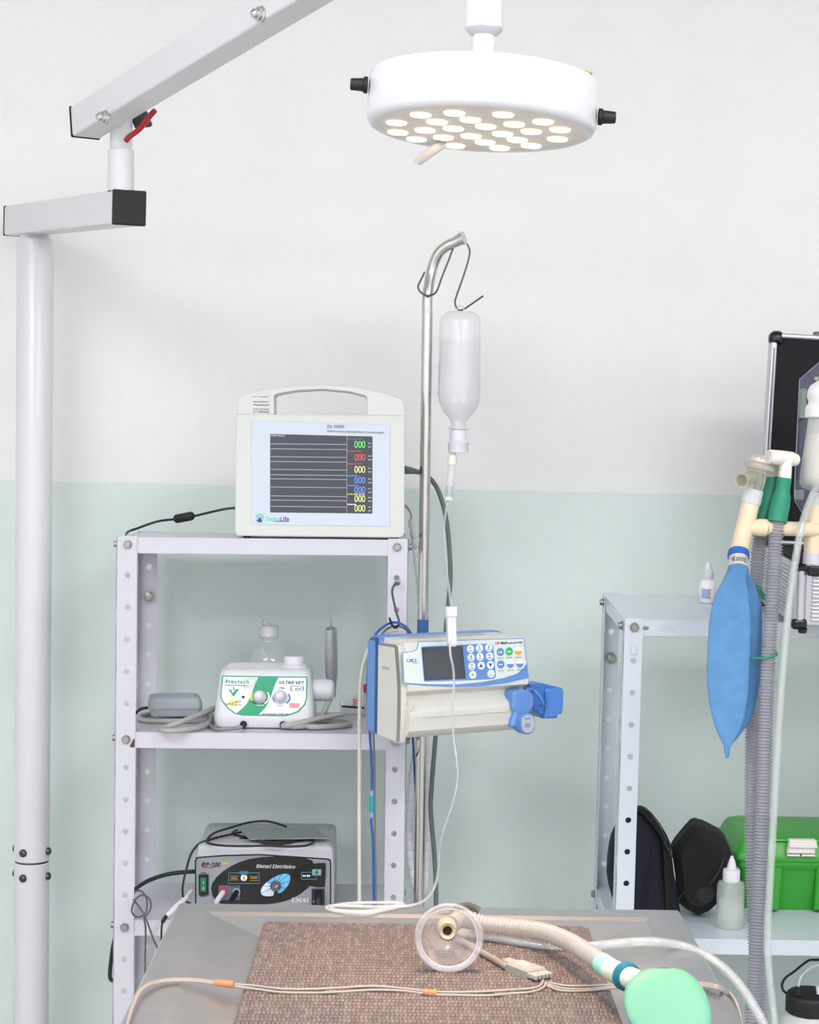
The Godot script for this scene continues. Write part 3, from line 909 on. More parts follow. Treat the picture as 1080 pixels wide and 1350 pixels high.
	for p in trace([543, 684, 3.385, 547, 712, 3.39, 551, 740, 3.40, 556, 800, 3.41, 557, 900, 3.42, 549, 985, 3.42, 544.5, 1020, 3.42, 541.5, 1050, 3.42, 540, 1090, 3.42, 541.5, 1130, 3.42, 547, 1166, 3.42, 553, 1182, 3.425, 560, 1170, 3.44, 563, 1130, 3.45, 564, 1060, 3.46, 563, 1000, 3.46, 558, 930, 3.46]): pts.append(iv * p)
	pts = even(spline(pts, 10), 0.0021)
	var rr := []
	for i in pts.size(): rr.append(0.0052 if i % 8 == 0 else (0.0066 if i % 8 in [1, 7] else 0.0071))
	part(wr, "spiral_wrap", MB.new().tube(pts, rr, 12), M.white_plastic)
	for k in 2:
		pts = []
		for p in trace([533, 664 + k * 2.5, 3.27, 537, 668 + k * 2, 3.3, 541, 676, 3.36, 543, 686, 3.385]): pts.append(iv * p)
		part(wr, "wire", MB.new().tube(spline(pts, 5), 0.0014, 6), [M.grey_cable, mat(rgb(150, 120, 130), 0.5)][k])


# ---------------------------------------------------------------- ultrasonic scaler, bottle, pedal
func scaler_and_pedal() -> void:
	var o := on(LS, -0.3095, 348, 961.5)
	var X := LS * T(Vector3(o.x, -0.3095, o.z))
	var t := thing("ultrasonic_scaler", "white ultrasonic scaler unit with green and white front and two knobs", "dental scaler", X)
	var rg := []
	for s in [[0.0015, 0.150, -0.006, -0.146], [0.004, 0.160, -0.001, -0.15], [0.02, 0.1625, 0.0, -0.15], [0.052, 0.157, -0.010, -0.148], [0.084, 0.149, -0.020, -0.144], [0.091, 0.1455, -0.0235, -0.140], [0.0945, 0.139, -0.0285, -0.134], [0.0958, 0.130, -0.035, -0.126]]:
		rg.append(ring3(s[0], s[1], s[2] - s[3], 0.014, Vector2(0, (s[2] + s[3]) / 2), 5))
	part(t, "body", MB.new().loft(rg), M.white_plastic)
	# front label, on the sloping face
	var F := X * T(Vector3(0, 0.02, 0.0006), Vector3(-17.4, 0, 0))
	var fr := Node3D.new()
	fr.name = "front_label"
	t.add_child(fr)
	fr.transform = X.affine_inverse() * F
	var gm := mat(rgb(10, 158, 112), 0.35); var wm := mat(rgb(238, 240, 244), 0.35)
	var outer := scaled([112, 150, 665, 158, 662, 300, 650, 340, 610, 385, 560, 405, 520, 413, 240, 408, 195, 398, 150, 365, 112, 320, 100, 285], 270, 860, 4.909)
	plate(fr, "label_edge", F, 0.0, outer, gm, 0.0003)
	plate(fr, "label_white", F, 0.0003, scaled([121, 158, 657, 166, 654, 300, 642, 335, 604, 378, 556, 397, 518, 406, 242, 401, 199, 391, 156, 360, 120, 317, 108, 284], 270, 860, 4.909), wm, 0.0003)
	plate(fr, "label_swoosh", F, 0.0006, scaled([346, 161, 478, 163, 460, 195, 440, 250, 420, 310, 395, 355, 350, 404, 242, 401, 205, 394, 240, 365, 270, 335, 295, 290, 318, 225], 270, 860, 4.909), gm, 0.0003)
	var blue := mat(rgb(40, 112, 180), 0.5); var dk := mat(rgb(28, 60, 66), 0.5)
	word(fr, "brand_print", "Prev", F, 0.0007, 296.8, 898.6, 5.2, blue, 1.0, "Droid Sans", true, 0.0, false, -1.2)
	word(fr, "brand_print", "tech", F, 0.0007, 313.4, 899, 5.2, gm, 1.0, "Droid Sans", true, 0.0, false, -1.2)
	small_print(fr, "fine_print", F, 0.0007, 296.6, 903.2, 327, 904, 1.0, M.ink, 3)
	# heart outline beside the name
	var heart := MB.new()
	var hp := []
	for p in [[322.5, 897], [324, 895], [327, 894.2], [330, 895.6], [332.5, 894.4], [336, 895.2], [337, 898.5], [334.5, 902.5], [330, 904.6], [324.5, 907.2], [321.5, 905], [319.5, 903.6]]:
		var q := loc(F, 0.0009, p[0], p[1]); hp.append(Vector3(q.x, q.y, 0.0009))
	heart.tube(spline(hp, 4), 0.00035, 5)
	part(fr, "heart_mark", heart, mat(rgb(96, 104, 112), 0.5))
	plate(fr, "leaf_mark", F, 0.0007, scaled([165, 218, 190, 222, 206, 262, 240, 220, 272, 218, 225, 288, 206, 290], 280, 880, 7.714), gm)
	word(fr, "leaf_print", "S", F, 0.0011, 308.2, 908.2, 4.0, dk, 0.8, "Droid Serif", true)
	plate(fr, "yellow_blot", F, 0.0006, scaled([170, 345, 178, 330, 196, 322, 214, 314, 238, 318, 258, 328, 268, 345, 262, 372, 244, 392, 222, 402, 196, 398, 178, 386, 165, 368], 280, 880, 7.714), mat(rgb(240, 240, 132), 0.5), 0.0002)
	word(fr, "slogan_print", "Esse é fera!", F, 0.0009, 307.5, 926.5, 2.6, M.ink, 1.15, "Droid Serif", false, 0.3, true, 14.0)
	small_print(fr, "fine_print", F, 0.0009, 304, 928.9, 319.5, 929.3, 0.8, M.ink, 6)
	plate(fr, "round_dot", F, 0.0006, arc_px(320.8, 919.0, 2.2, 1.8, 0, 359, 1.7), M.ink, 0.0004)
	word(fr, "model_print", "ULTRA VET", F, 0.0007, 384.2, 900.0, 4.2, M.ink, 1.08, "Droid Sans", true, 0.25, true, -0.6)
	small_print(fr, "fine_print", F, 0.0007, 383, 904.4, 401, 904.8, 0.7, M.ink, 9)
	word(fr, "led_print", "L", F, 0.0007, 385.2, 908.2, 5.0, blue, 1.9, "Droid Sans")
	word(fr, "led_print", "e", F, 0.0007, 391.8, 908.2, 5.0, gm, 1.7, "Droid Sans")
	word(fr, "led_print", "d", F, 0.0007, 398.2, 908.2, 5.0, blue, 1.7, "Droid Sans")
	for k in 5: small_print(fr, "red_print", F, 0.0007, 381.5, 927.6 + k * 1.3, 395, 927.8 + k * 1.3, 0.9, mat(rgb(232, 96, 96), 0.5), k)
	word(fr, "site_print", "prevtech.com.br", F, 0.0007, 363.2, 941.4, 2.5, M.ink, 1.25, "Droid Sans", true)
	small_print(fr, "knob_print", F, 0.0010, 337, 929.6, 348.6, 929.8, 1.2, M.ink_white, 4)
	small_print(fr, "knob_print", F, 0.0007, 366, 930.4, 372.6, 930.5, 0.9, M.ink_grey, 4)
	plate(fr, "dial_arc", F, 0.0009, arc_px(343, 919, 13, 10.5, -40, 62, 2.0), M.ink_white, 0.0002)
	plate(fr, "dial_arc", F, 0.0009, arc_px(343, 919, 13, 10.5, 150, 215, 2.2), mat(rgb(226, 226, 70), 0.5), 0.0002)
	plate(fr, "dial_arc", F, 0.0009, arc_px(343, 919, 13.4, 11, 100, 148, 0.9), M.ink, 0.0002)
	plate(fr, "dial_arc", F, 0.0009, arc_px(371, 920, 12.2, 9.6, -35, 55, 1.9), mat(rgb(50, 132, 200), 0.5), 0.0002)
	plate(fr, "dial_arc", F, 0.0009, arc_px(371, 920, 11.8, 9.6, 130, 200, 0.8), mat(rgb(120, 172, 214), 0.5), 0.0002)
	plate(fr, "dial_arc", F, 0.0009, arc_px(371, 917, 9, 11, -110, -60, 1.2), mat(rgb(90, 150, 120), 0.5), 0.0002)
	var kn := MB.new().lathe([Vector2(0.0108, 0), Vector2(0.0108, 0.003), Vector2(0.0098, 0.009), Vector2(0.0072, 0.0155), Vector2(0.004, 0.018), Vector2(0, 0.0185)], 28, T(Vector3.ZERO, Vector3(90, 0, 0)), TAU, 7, 0.03).mesh()
	for x in [342.6, 369.6]:
		var c := loc(F, 0.0007, x, 919)
		part(t, "knob", kn, M.white_plastic, (X.affine_inverse() * F) * T(Vector3(c.x, c.y, 0.0007)))
	# water inlet cap and handpiece socket
	part(t, "water_inlet_cap", MB.new().lathe([Vector2(0.0225, 0.0945), Vector2(0.0225, 0.0985), Vector2(0.0205, 0.0995), Vector2(0.0172, 0.0995), Vector2(0.0172, 0.111), Vector2(0.0155, 0.1135), Vector2(0, 0.1142)], 36, T(Vector3(0.0455, 0, -0.062)), TAU, 24, 0.008), M.white_plastic)
	var hc := Vector3(0.081, 0.0585, -0.055)
	part(t, "handpiece_socket", MB.new().lathe([Vector2(0.0175, -0.012), Vector2(0.0182, 0.004), Vector2(0.0178, 0.022), Vector2(0.0165, 0.027), Vector2(0.012, 0.0305), Vector2(0, 0.031)], 30, T(hc, Vector3(0, 0, -90))), M.white_plastic)
	for x in [-0.033, 0.031]:
		part(t, "cable_port", MB.new().lathe([Vector2(0.0058, -0.004), Vector2(0.0058, 0.004), Vector2(0, 0.004)], 14, T(Vector3(x, 0.008, -0.001), Vector3(90, 0, 0))), M.black)
	# handpiece stands in the socket's clip
	var h0 := X * Vector3(0.107, 0.052, -0.078)
	var h1 := at(436.5, 829, 3.27)
	var hx := along(h0, h1)
	var L := h0.distance_to(h1)
	var hp_ := thing("scaler_handpiece", "silver scaler handpiece with thin hooked tip standing beside white unit", "handpiece", hx)
	part(hp_, "grip", MB.new().lathe([Vector2(0.0065, -0.006), Vector2(0.0072, 0.004), Vector2(0.0088, 0.022), Vector2(0.0098, 0.032), Vector2(0.0098, 0.034), Vector2(0.0104, 0.035), Vector2(0.0104, L * 0.6), Vector2(0.0098, L - 0.003), Vector2(0.0085, L), Vector2(0, L)], 28), mat(rgb(176, 178, 182), 0.32, 0.6))
	part(hp_, "tip", MB.new().tube(spline([Vector3(0, L - 0.002, 0), Vector3(0, L + 0.008, 0), Vector3(0.0005, L + 0.014, 0), Vector3(-0.0005, L + 0.018, 0), Vector3(0.002, L + 0.0225, 0)], 5), [0.0018, 0.0018, 0.0018, 0.0018, 0.0016, 0.0014, 0.0013, 0.0012, 0.0012, 0.0011, 0.001, 0.001, 0.0009, 0.0009, 0.0008, 0.0008, 0.0007, 0.0006, 0.0006, 0.0005, 0.0004], 8), M.chrome)
	# hose of the handpiece, coiled beside the unit
	var ho := thing("scaler_hose", "grey hose coiled on the middle shelf right of scaler unit", "hose", X)
	var hz := []
	for p in [[0.105, 0.045, -0.06], [0.101, 0.036, -0.05], [0.094, 0.022, -0.035], [0.082, 0.010, -0.012], [0.062, 0.0065, 0.006], [0.043, 0.0062, 0.008], [0.0345, 0.008, 0.004], [0.031, 0.008, -0.004]]: hz.append(Vector3(p[0], p[1], p[2]))
	part(ho, "hose_length", MB.new().tube(spline(hz, 6), 0.0046, 10), M.grey_cable)
	hz = []
	for p in [[0.031, 0.0075, 0.001], [0.034, 0.0065, 0.008], [0.048, 0.0095, 0.010], [0.085, 0.017, -0.004], [0.118, 0.021, -0.028], [0.126, 0.021, -0.037], [0.116, 0.0185, -0.05], [0.09, 0.013, -0.06], [0.08, 0.0065, -0.05], [0.1, 0.0055, -0.062], [0.128, 0.0055, -0.055], [0.139, 0.0055, -0.037], [0.126, 0.0055, -0.014], [0.1, 0.0055, 0.004], [0.078, 0.0055, 0.008], [0.07, 0.006, -0.002], [0.078, 0.0062, -0.02]]: hz.append(Vector3(p[0], p[1], p[2]))
	part(ho, "hose_coil", MB.new().tube(spline(hz, 6), 0.0046, 10), M.grey_cable)
	# water bottle behind
	var bo := on(LS, -0.3095, 353, 945)
	var bt := thing("water_bottle", "clear round plastic bottle with white cap behind the scaler unit", "bottle", LS * T(Vector3(bo.x, -0.3095, -0.236)))
	var hcap := 0.152
	part(bt, "bottle_body", MB.new().lathe([Vector2(0, 0.001), Vector2(0.024, 0.001), Vector2(0.032, 0.008), Vector2(0.0352, 0.02), Vector2(0.0352, 0.062), Vector2(0.0362, 0.078), Vector2(0.0345, 0.094), Vector2(0.029, 0.108), Vector2(0.021, 0.118), Vector2(0.0145, 0.123), Vector2(0.0125, 0.128), Vector2(0.0125, 0.132), Vector2(0.0165, 0.1325), Vector2(0.0165, 0.1345), Vector2(0.0125, 0.135), Vector2(0.0125, 0.14)], 36), clear(rgb(226, 232, 232), 0.2, 0.04))
	part(bt, "cap", MB.new().lathe([Vector2(0, 0.135), Vector2(0.0162, 0.1355), Vector2(0.0162, hcap), Vector2(0.015, hcap + 0.0016), Vector2(0, hcap + 0.002)], 40, Transform3D(), TAU, 30, 0.012), M.white_plastic)
	part(bt, "nozzle", MB.new().lathe([Vector2(0.0022, hcap), Vector2(0.0022, hcap + 0.005), Vector2(0.0016, hcap + 0.007), Vector2(0, hcap + 0.007)], 10), M.brass)
	part(bt, "suction_tube", MB.new().tube(spline([Vector3(-0.004, hcap + 0.001, 0), Vector3(-0.012, hcap + 0.004, 0.002), Vector3(-0.006, hcap + 0.013, 0.002), Vector3(0.0, hcap + 0.006, 0)], 6), 0.0011, 6), M.clear_hose)
	part(bt, "inner_tube", MB.new().tube(spline([Vector3(-0.006, 0.14, 0), Vector3(-0.012, 0.12, 0.003), Vector3(-0.004, 0.1, 0.006), Vector3(0.012, 0.085, 0.005), Vector3(0.02, 0.05, 0)], 6), 0.0014, 6), M.milky_plastic)
	# foot pedal with its lead
	var po := on(LS, -0.3095, 232, 950)
	var P := LS * T(Vector3(po.x, -0.3095 + 0.0128, -0.135), Vector3(0, 8, 0))
	var pd := thing("foot_pedal", "grey foot pedal lying on its coiled lead beside the scaler", "foot pedal", P)
	var a := MB.new()
	a.loft([ring3(0.0, 0.078, 0.06, 0.006), ring3(0.002, 0.081, 0.063, 0.007), ring3(0.010, 0.084, 0.066, 0.007), ring3(0.0115, 0.084, 0.066, 0.007)])
	part(pd, "pedal_base", a, M.grey_plastic)
	a = MB.new()
	a.loft([ring3(0.0118, 0.086, 0.068, 0.008), ring3(0.013, 0.0885, 0.071, 0.009), ring3(0.024, 0.086, 0.069, 0.009), ring3(0.0295, 0.082, 0.065, 0.009), ring3(0.0315, 0.076, 0.059, 0.008), ring3(0.032, 0.066, 0.05, 0.007)])
	part(pd, "pedal_plate", a, M.grey_plastic)
	var rib := MB.new()
	for k in 9: rib.rbox(Vector3(0, 0.0322, -0.022 + k * 0.0055), Vector3(0.062, 0.0016, 0.0022), 0.0007, Transform3D(), 1)
	part(pd, "grip_ribs", rib, M.grey_plastic)
	var S := LS * T(Vector3(0, -0.3095, 0))
	var pl := thing("pedal_lead", "grey lead coiled under foot pedal and plugged into scaler unit", "cable", S)
	var inv := S.affine_inverse()
	var ca := []
	for p in [[298, 929, 0.030], [280, 935, 0.0255], [258, 944, 0.020], [236, 953, 0.0125], [219, 958.5, 0.0065], [213, 961.5, 0.0055], [220, 963.5, 0.0055], [240, 962.5, 0.0055], [262, 959, 0.006], [275, 953, 0.0065], [278.5, 946, 0.007], [274, 938, 0.0055], [262, 940, 0.005], [240, 944, 0.005], [215, 942, 0.005], [196, 942, 0.005], [184, 946, 0.005], [190, 949.5, 0.005], [215, 950.5, 0.005], [245, 950, 0.005], [262, 949.5, 0.005]]:
		var q := inv * hit(p[0], p[1], Plane(S.basis.y.normalized(), S.basis.y.normalized().dot(S * Vector3(0, p[2], 0))))
		ca.append(q)
	part(pl, "coiled_cable", MB.new().tube(spline(ca, 6), 0.0045, 10), M.grey_cable)
	ca = []
	for p in [[272, 952, 0.006], [278, 957, 0.004], [284, 960.8, 0.0038], [292, 961.3, 0.0045], [305, 960.5, 0.006], [314, 959.6, 0.008], [319, 958.6, 0.009]]:
		ca.append(inv * hit(p[0], p[1], Plane(S.basis.y.normalized(), S.basis.y.normalized().dot(S * Vector3(0, p[2], 0)))))
	part(pl, "plug_cable", MB.new().tube(spline(ca, 6), 0.0030, 8), mat(rgb(140, 142, 146), 0.45))
	ca = []
	for p in [[194, 933, 0.022], [186, 934.5, 0.018], [180, 939, 0.012], [176, 944, 0.006]]:
		ca.append(inv * hit(p[0], p[1], Plane(S.basis.y.normalized(), S.basis.y.normalized().dot(S * Vector3(0, p[2], 0)))))
	part(pl, "cable_end", MB.new().tube(spline(ca, 5), 0.0026, 8), M.black_cable)
	# small bag and red-capped vial at the back
	var zb := LS * T(Vector3(on(LS, -0.3095, 470, 940).x, -0.3095, -0.262), Vector3(-8, 0, 0))
	var bg := thing("zip_bag", "small clear zip bag with dark swab and red print by scaler hose", "plastic bag", zb)
	var fm := MB.new()
	var rings := []
	for s in [[0.0, 0.056, 0.012], [0.006, 0.057, 0.016], [0.018, 0.057, 0.014], [0.028, 0.056, 0.006], [0.033, 0.055, 0.002], [0.035, 0.055, 0.0012]]:
		rings.append(ring3(s[0], s[1], s[2], s[2] * 0.45, Vector2(0.002 * sin(s[0] * 300), 0), 3))
	fm.loft(rings)
	part(bg, "film", fm, clear(rgb(240, 238, 238), 0.42, 0.1))
	part(bg, "dark_swab", MB.new().tube([Vector3(-0.025, 0.0135, 0.006), Vector3(-0.022, 0.0135, 0.0072), Vector3(0.024, 0.0105, 0.0068)], [0.0014, 0.0019, 0.0019], 8), M.black)
	var rp := MB.new()
	for k in 5: rp.prism(rrect(0.007 - 0.0008 * (k % 3), 0.0016, 0.0003, 1, Vector2(-0.004 + 0.0025 * (k % 2) , 0.0155 + k * 0.0026)), 0.0072, 0.0075)
	part(bg, "red_print", rp, mat(rgb(196, 62, 66), 0.5))
	part(bg, "white_card", MB.new().rbox(Vector3(0.003, 0.009, -0.001), Vector3(0.048, 0.016, 0.001), 0.0004, Transform3D(), 1), mat(rgb(228, 224, 222), 0.6))
	var vi := thing("specimen_vial", "small clear vial with red cap behind the blue cable on middle shelf", "vial", LS * T(Vector3(on(LS, -0.3095, 487, 942).x, -0.3095, -0.245)))
	part(vi, "vial_body", MB.new().lathe([Vector2(0, 0.0005), Vector2(0.0085, 0.0005), Vector2(0.0092, 0.002), Vector2(0.0092, 0.041)], 24), clear(rgb(226, 222, 224), 0.5, 0.15))
	part(vi, "vial_label", MB.new().lathe([Vector2(0.0094, 0.014), Vector2(0.0094, 0.03)], 24), mat(rgb(206, 204, 206), 0.6))
	part(vi, "vial_cap", MB.new().lathe([Vector2(0, 0.04), Vector2(0.0105, 0.04), Vector2(0.0105, 0.0535), Vector2(0.009, 0.0545), Vector2(0, 0.0545)], 28, Transform3D(), TAU, 20, 0.015), mat(rgb(204, 30, 44), 0.4))


# ---------------------------------------------------------------- electrosurgical unit on the lower shelf
func electrosurgery() -> void:
	var ox := 0.2395
	var X := LS * T(Vector3(ox, -0.609, -0.05))
	var t := thing("electrosurgical_unit", "grey electrosurgical unit with black control oval and blue dial on lower shelf", "electrosurgical unit", X)
	var tl := loc(X, 0, 257, 1113); var tr := loc(X, 0, 441, 1116)
	var W := tr.x - tl.x; var H := tl.y; var cx := (tl.x + tr.x) / 2
	var rg := []
	for s in [[0.004, 0.0, 0.0], [H * 0.5, 0.0, 0.0], [H - 0.010, 0.001, 0.0005], [H - 0.004, 0.003, 0.002], [H - 0.001, 0.007, 0.005], [H + 0.0005, 0.014, 0.012]]:
		rg.append(ring3(s[0], W - 2 * s[1], 0.21 - 2 * s[2], 0.006, Vector2(cx, -0.105 + 0.0), 4))
	part(t, "body", MB.new().loft(rg), mat(rgb(188, 190, 196), 0.5))
	part(t, "body_seam", MB.new().rbox(Vector3(cx, H * 0.42, -0.08), Vector3(W + 0.003, 0.003, 0.13), 0.001, Transform3D(), 1), mat(rgb(170, 172, 178), 0.5))
	for p in [[-0.4, -0.02], [0.4, -0.02], [-0.4, -0.19], [0.4, -0.19]]:
		part(t, "foot", MB.new().lathe([Vector2(0.009, 0), Vector2(0.009, 0.005), Vector2(0, 0.005)], 14, T(Vector3(cx + p[0] * W, 0, p[1]))), M.black)
	var z := 0.0003
	var fr := plate(t, "panel_edge", X, 0.0, scaled([128, 620, 126, 305, 132, 288, 145, 280, 300, 268, 530, 262, 800, 280, 955, 290, 968, 298, 972, 315, 972, 620], 230, 1070, 4.696), M.black, 0.0003)
	plate(fr, "front_panel", X, 0.0003, scaled([137, 620, 135, 310, 140, 297, 150, 289, 300, 277, 530, 271, 800, 289, 950, 299, 960, 306, 963, 320, 963, 620], 230, 1070, 4.696), mat(rgb(146, 149, 158), 0.4), 0.0004)
	z = 0.0007
	plate(fr, "control_oval", X, z, scaled([226, 475, 236, 440, 262, 404, 300, 370, 345, 340, 400, 313, 460, 294, 540, 282, 640, 276, 740, 278, 800, 286, 850, 300, 866, 330, 860, 420, 830, 470, 780, 510, 730, 538, 680, 556, 620, 568, 560, 574, 300, 574, 262, 556, 236, 522], 230, 1070, 4.696), M.black_gloss, 0.0005)
	plate(fr, "indicator_pod", X, z + 0.0005, scaled([736, 388, 750, 362, 790, 338, 840, 324, 900, 318, 936, 318, 938, 340, 932, 466, 880, 466, 830, 456, 780, 436, 748, 412], 230, 1070, 4.696), mat(rgb(14, 14, 16), 0.12), 0.002)
	var ob := mat(rgb(60, 150, 176), 0.5)
	var zz := z + 0.0006
	for r in [[334, 378, 526, 446], [404, 368, 456, 388]]:
		for e in [[r[0], r[1], r[2], r[1] + 3], [r[0], r[3] - 3, r[2], r[3]], [r[0], r[1], r[0] + 3, r[3]], [r[2] - 3, r[1], r[2], r[3]]]:
			plate(fr, "blue_outline", X, zz, scaled(rect_px(e[0], e[1], e[2], e[3]), 230, 1070, 4.696), ob, 0.0002)
	zz = z + 0.0026
	for r in [[785, 374, 880, 420], [852, 356, 910, 396]]:
		for e in [[r[0], r[1], r[2], r[1] + 3], [r[0], r[3] - 3, r[2], r[3]], [r[0], r[1], r[0] + 3, r[3]], [r[2] - 3, r[1], r[2], r[3]]]:
			plate(fr, "blue_outline", X, zz, scaled(rect_px(e[0], e[1], e[2], e[3]), 230, 1070, 4.696), ob, 0.0002)
	plate(fr, "indicator_window", X, zz, scaled(rect_px(856, 360, 906, 392), 230, 1070, 4.696), mat(rgb(150, 176, 170), 0.4), 0.0001)
	plate(fr, "indicator_lamp", X, zz + 0.0002, scaled(arc_px(881, 376, 12, 12, 0, 359, 11.5), 230, 1070, 4.696), mat(rgb(30, 128, 66), 0.3), 0.001)
	small_print(fr, "pod_print", X, zz, 230 + 795 / 4.696, 1070 + 397 / 4.696, 230 + 840 / 4.696, 1070 + 397 / 4.696, 2.4, M.ink_white, 2)
	zz = z + 0.0006
	var am := mat(rgb(206, 158, 60), 0.5)
	for r in [[344, 398, 396, 424], [466, 400, 518, 428]]:
		for e in [[r[0], r[1], r[2], r[1] + 2.5], [r[0], r[3] - 2.5, r[2], r[3]]]:
			plate(fr, "amber_outline", X, zz, scaled(rect_px(e[0], e[1], e[2], e[3]), 230, 1070, 4.696), am, 0.0002)
		small_print(fr, "mode_print", X, zz, 230 + (r[0] + 6) / 4.696, 1070 + 411 / 4.696, 230 + (r[2] - 6) / 4.696, 1070 + 412 / 4.696, 1.6, am, 7)
	small_print(fr, "mode_print", X, zz, 230 + 410 / 4.696, 1070 + 379 / 4.696, 230 + 450 / 4.696, 1070 + 379 / 4.696, 1.6, ob, 8)
	# dial
	plate(fr, "dial_scale", X, zz, scaled([640, 502, 627, 458, 612, 520, 590, 524, 555, 522, 537, 510, 534, 490, 546, 462, 575, 434, 610, 410, 650, 391, 685, 384, 706, 388, 717, 402, 716, 428, 704, 456, 680, 486, 655, 505], 230, 1070, 4.696), mat(rgb(110, 190, 240), 0.4), 0.0003)
	plate(fr, "dial_scale_white", X, zz + 0.0003, scaled([612, 520, 590, 524, 555, 522, 537, 510, 534, 490, 546, 462, 568, 440, 627, 458], 230, 1070, 4.696), mat(rgb(214, 224, 240), 0.4), 0.0002)
	var tick := MB.new()
	var kc := loc(X, 0, 230 + 627 / 4.696, 1070 + 458 / 4.696)
	for p in [[537, 505], [548, 460], [580, 430], [620, 405], [660, 388], [705, 388], [717, 425], [690, 475]]:
		var q := loc(X, 0, 230 + p[0] / 4.696, 1070 + p[1] / 4.696)
		var d := (q - kc).normalized(); var n2 := Vector2(-d.y, d.x) * 0.0003
		tick.prism(PackedVector2Array([kc + n2, q + n2, q - n2, kc - n2]), zz + 0.0003, zz + 0.0007)
	part(fr, "dial_ticks", tick, M.ink)
	part(t, "dial_knob", MB.new().lathe([Vector2(0.0088, 0), Vector2(0.0088, 0.002), Vector2(0.0072, 0.0025), Vector2(0.0066, 0.011), Vector2(0.0058, 0.0122), Vector2(0, 0.0124)], 24, T(Vector3(kc.x, kc.y, zz), Vector3(90, 0, 0)), TAU, 12, 0.03), mat(rgb(88, 92, 98), 0.4))
	part(t, "knob_pointer", MB.new().rbox(Vector3(0.0025, 0.0, 0), Vector3(0.006, 0.0011, 0.0008), 0.0003, T(Vector3(kc.x, kc.y, zz + 0.0126), Vector3(0, 0, 40)), 1), M.ink_white)
	var tg := loc(X, 0, 230 + 431 / 4.696, 1070 + 411 / 4.696)
	part(t, "toggle_switch", MB.new().lathe([Vector2(0.0052, 0), Vector2(0.0052, 0.002), Vector2(0.0034, 0.0025), Vector2(0.0034, 0.004), Vector2(0.0013, 0.0042), Vector2(0.0019, 0.011), Vector2(0, 0.0125)], 18, T(Vector3(tg.x, tg.y, zz), Vector3(75, 0, 0))), M.chrome)
	# rocker switch
	var sw := plate(t, "rocker_switch", X, 0.0007, scaled(rect_px(152, 388, 212, 516), 230, 1070, 4.696), M.black, 0.0025)
	plate(sw, "rocker", X, 0.0032, scaled(rect_px(162, 408, 197, 494), 230, 1070, 4.696), mat(rgb(0, 118, 72), 0.25), 0.002)
	word(sw, "rocker_print", "I", X, 0.0053, 230 + 180 / 4.696, 1070 + 440 / 4.696, 3.2, M.ink_white, 1.0)
	word(sw, "rocker_print", "O", X, 0.0053, 230 + 180 / 4.696, 1070 + 476 / 4.696, 3.2, M.ink_white, 1.0)
	word(fr, "switch_print", "LIGA", X, 0.0008, 230 + 181 / 4.696, 1070 + 380 / 4.696, 1.9, M.ink, 1.3, "Droid Sans", true)
	word(fr, "switch_print", "DESL.", X, 0.0008, 230 + 180 / 4.696, 1070 + 524 / 4.696, 1.9, M.ink, 1.3, "Droid Sans", true)
	# lettering
	plate(fr, "red_swoosh", X, 0.0007, scaled([168, 322, 178, 312, 174, 330, 184, 340, 215, 345, 282, 338, 225, 352, 180, 348, 166, 338], 230, 1070, 4.696), mat(rgb(190, 24, 36), 0.4), 0.0002)
	word(fr, "model_print", "BP-100", X, 0.0010, 230 + 228 / 4.696, 1070 + 328 / 4.696, 5.6, M.ink, 1.02, "Droid Sans", true, 0.28)
	word(fr, "model_print", "Plus", X, 0.0010, 230 + 310 / 4.696, 1070 + 320 / 4.696, 3.6, mat(rgb(226, 190, 56), 0.5), 1.15, "Droid Serif", true, 0.5, true, 8.0)
	word(fr, "title_print", "Bisturi Eletrônico", X, zz + 0.0002, 230 + 628 / 4.696, 1070 + 340 / 4.696, 4.2, M.ink_white, 1.05, "Droid Serif", false, 0.28, true, -0.6)
	word(fr, "maker_print", "EMAI", X, 0.0010, 230 + 778 / 4.696, 1070 + 548 / 4.696, 5.4, mat(rgb(222, 224, 228), 0.4), 1.1, "Droid Serif", true, 0.1)
	plate(fr, "red_slash", X, 0.0011, scaled([718, 543, 830, 522, 760, 540], 230, 1070, 4.696), mat(rgb(190, 24, 36), 0.4), 0.0002)
	# sockets with plugs
	var so := plate(t, "electrode_sockets", X, z + 0.0005, scaled(rect_px(274, 456, 406, 546, 0.0), 230, 1070, 4.696), mat(rgb(92, 98, 112), 0.4), 0.0012)
	word(so, "socket_print", "PATA", X, 0.0024, 230 + 302 / 4.696, 1070 + 463 / 4.696, 2.0, mat(rgb(190, 40, 50), 0.5), 1.2, "Droid Sans", true)
	small_print(so, "socket_print", X, 0.0024, 230 + 345 / 4.696, 1070 + 463 / 4.696, 230 + 400 / 4.696, 1070 + 463 / 4.696, 1.5, M.ink, 9)
	for k in 2:
		var c := loc(X, 0.0024, 230 + [302, 385][k] / 4.696, 1070 + [498, 498][k] / 4.696)
		part(so, "socket_ring", MB.new().lathe([Vector2(0.0062, 0), Vector2(0.0062, 0.003), Vector2(0.0045, 0.003), Vector2(0.0045, 0)], 20, T(Vector3(c.x, c.y, 0.0024), Vector3(90, 0, 0))), [mat(rgb(206, 46, 52), 0.35), M.grey_plastic][k])
		var e := Vector3(c.x - [0.0095, 0.008][k], c.y - [0.011, 0.010][k], 0.03)
		part(so, "plug", MB.new().tube([Vector3(c.x, c.y, 0.003), Vector3(c.x, c.y, 0.006).lerp(e, 0.15), Vector3(c.x, c.y, 0.006).lerp(e, 0.8), e], [0.004, 0.0046, 0.0042, 0.0034], 14), [M.white_plastic, M.black][k])
	var pp := plate(t, "pedal_socket", X, 0.0007, scaled(rect_px(850, 476, 930, 600), 230, 1070, 4.696), mat(rgb(40, 46, 60), 0.3), 0.0012)
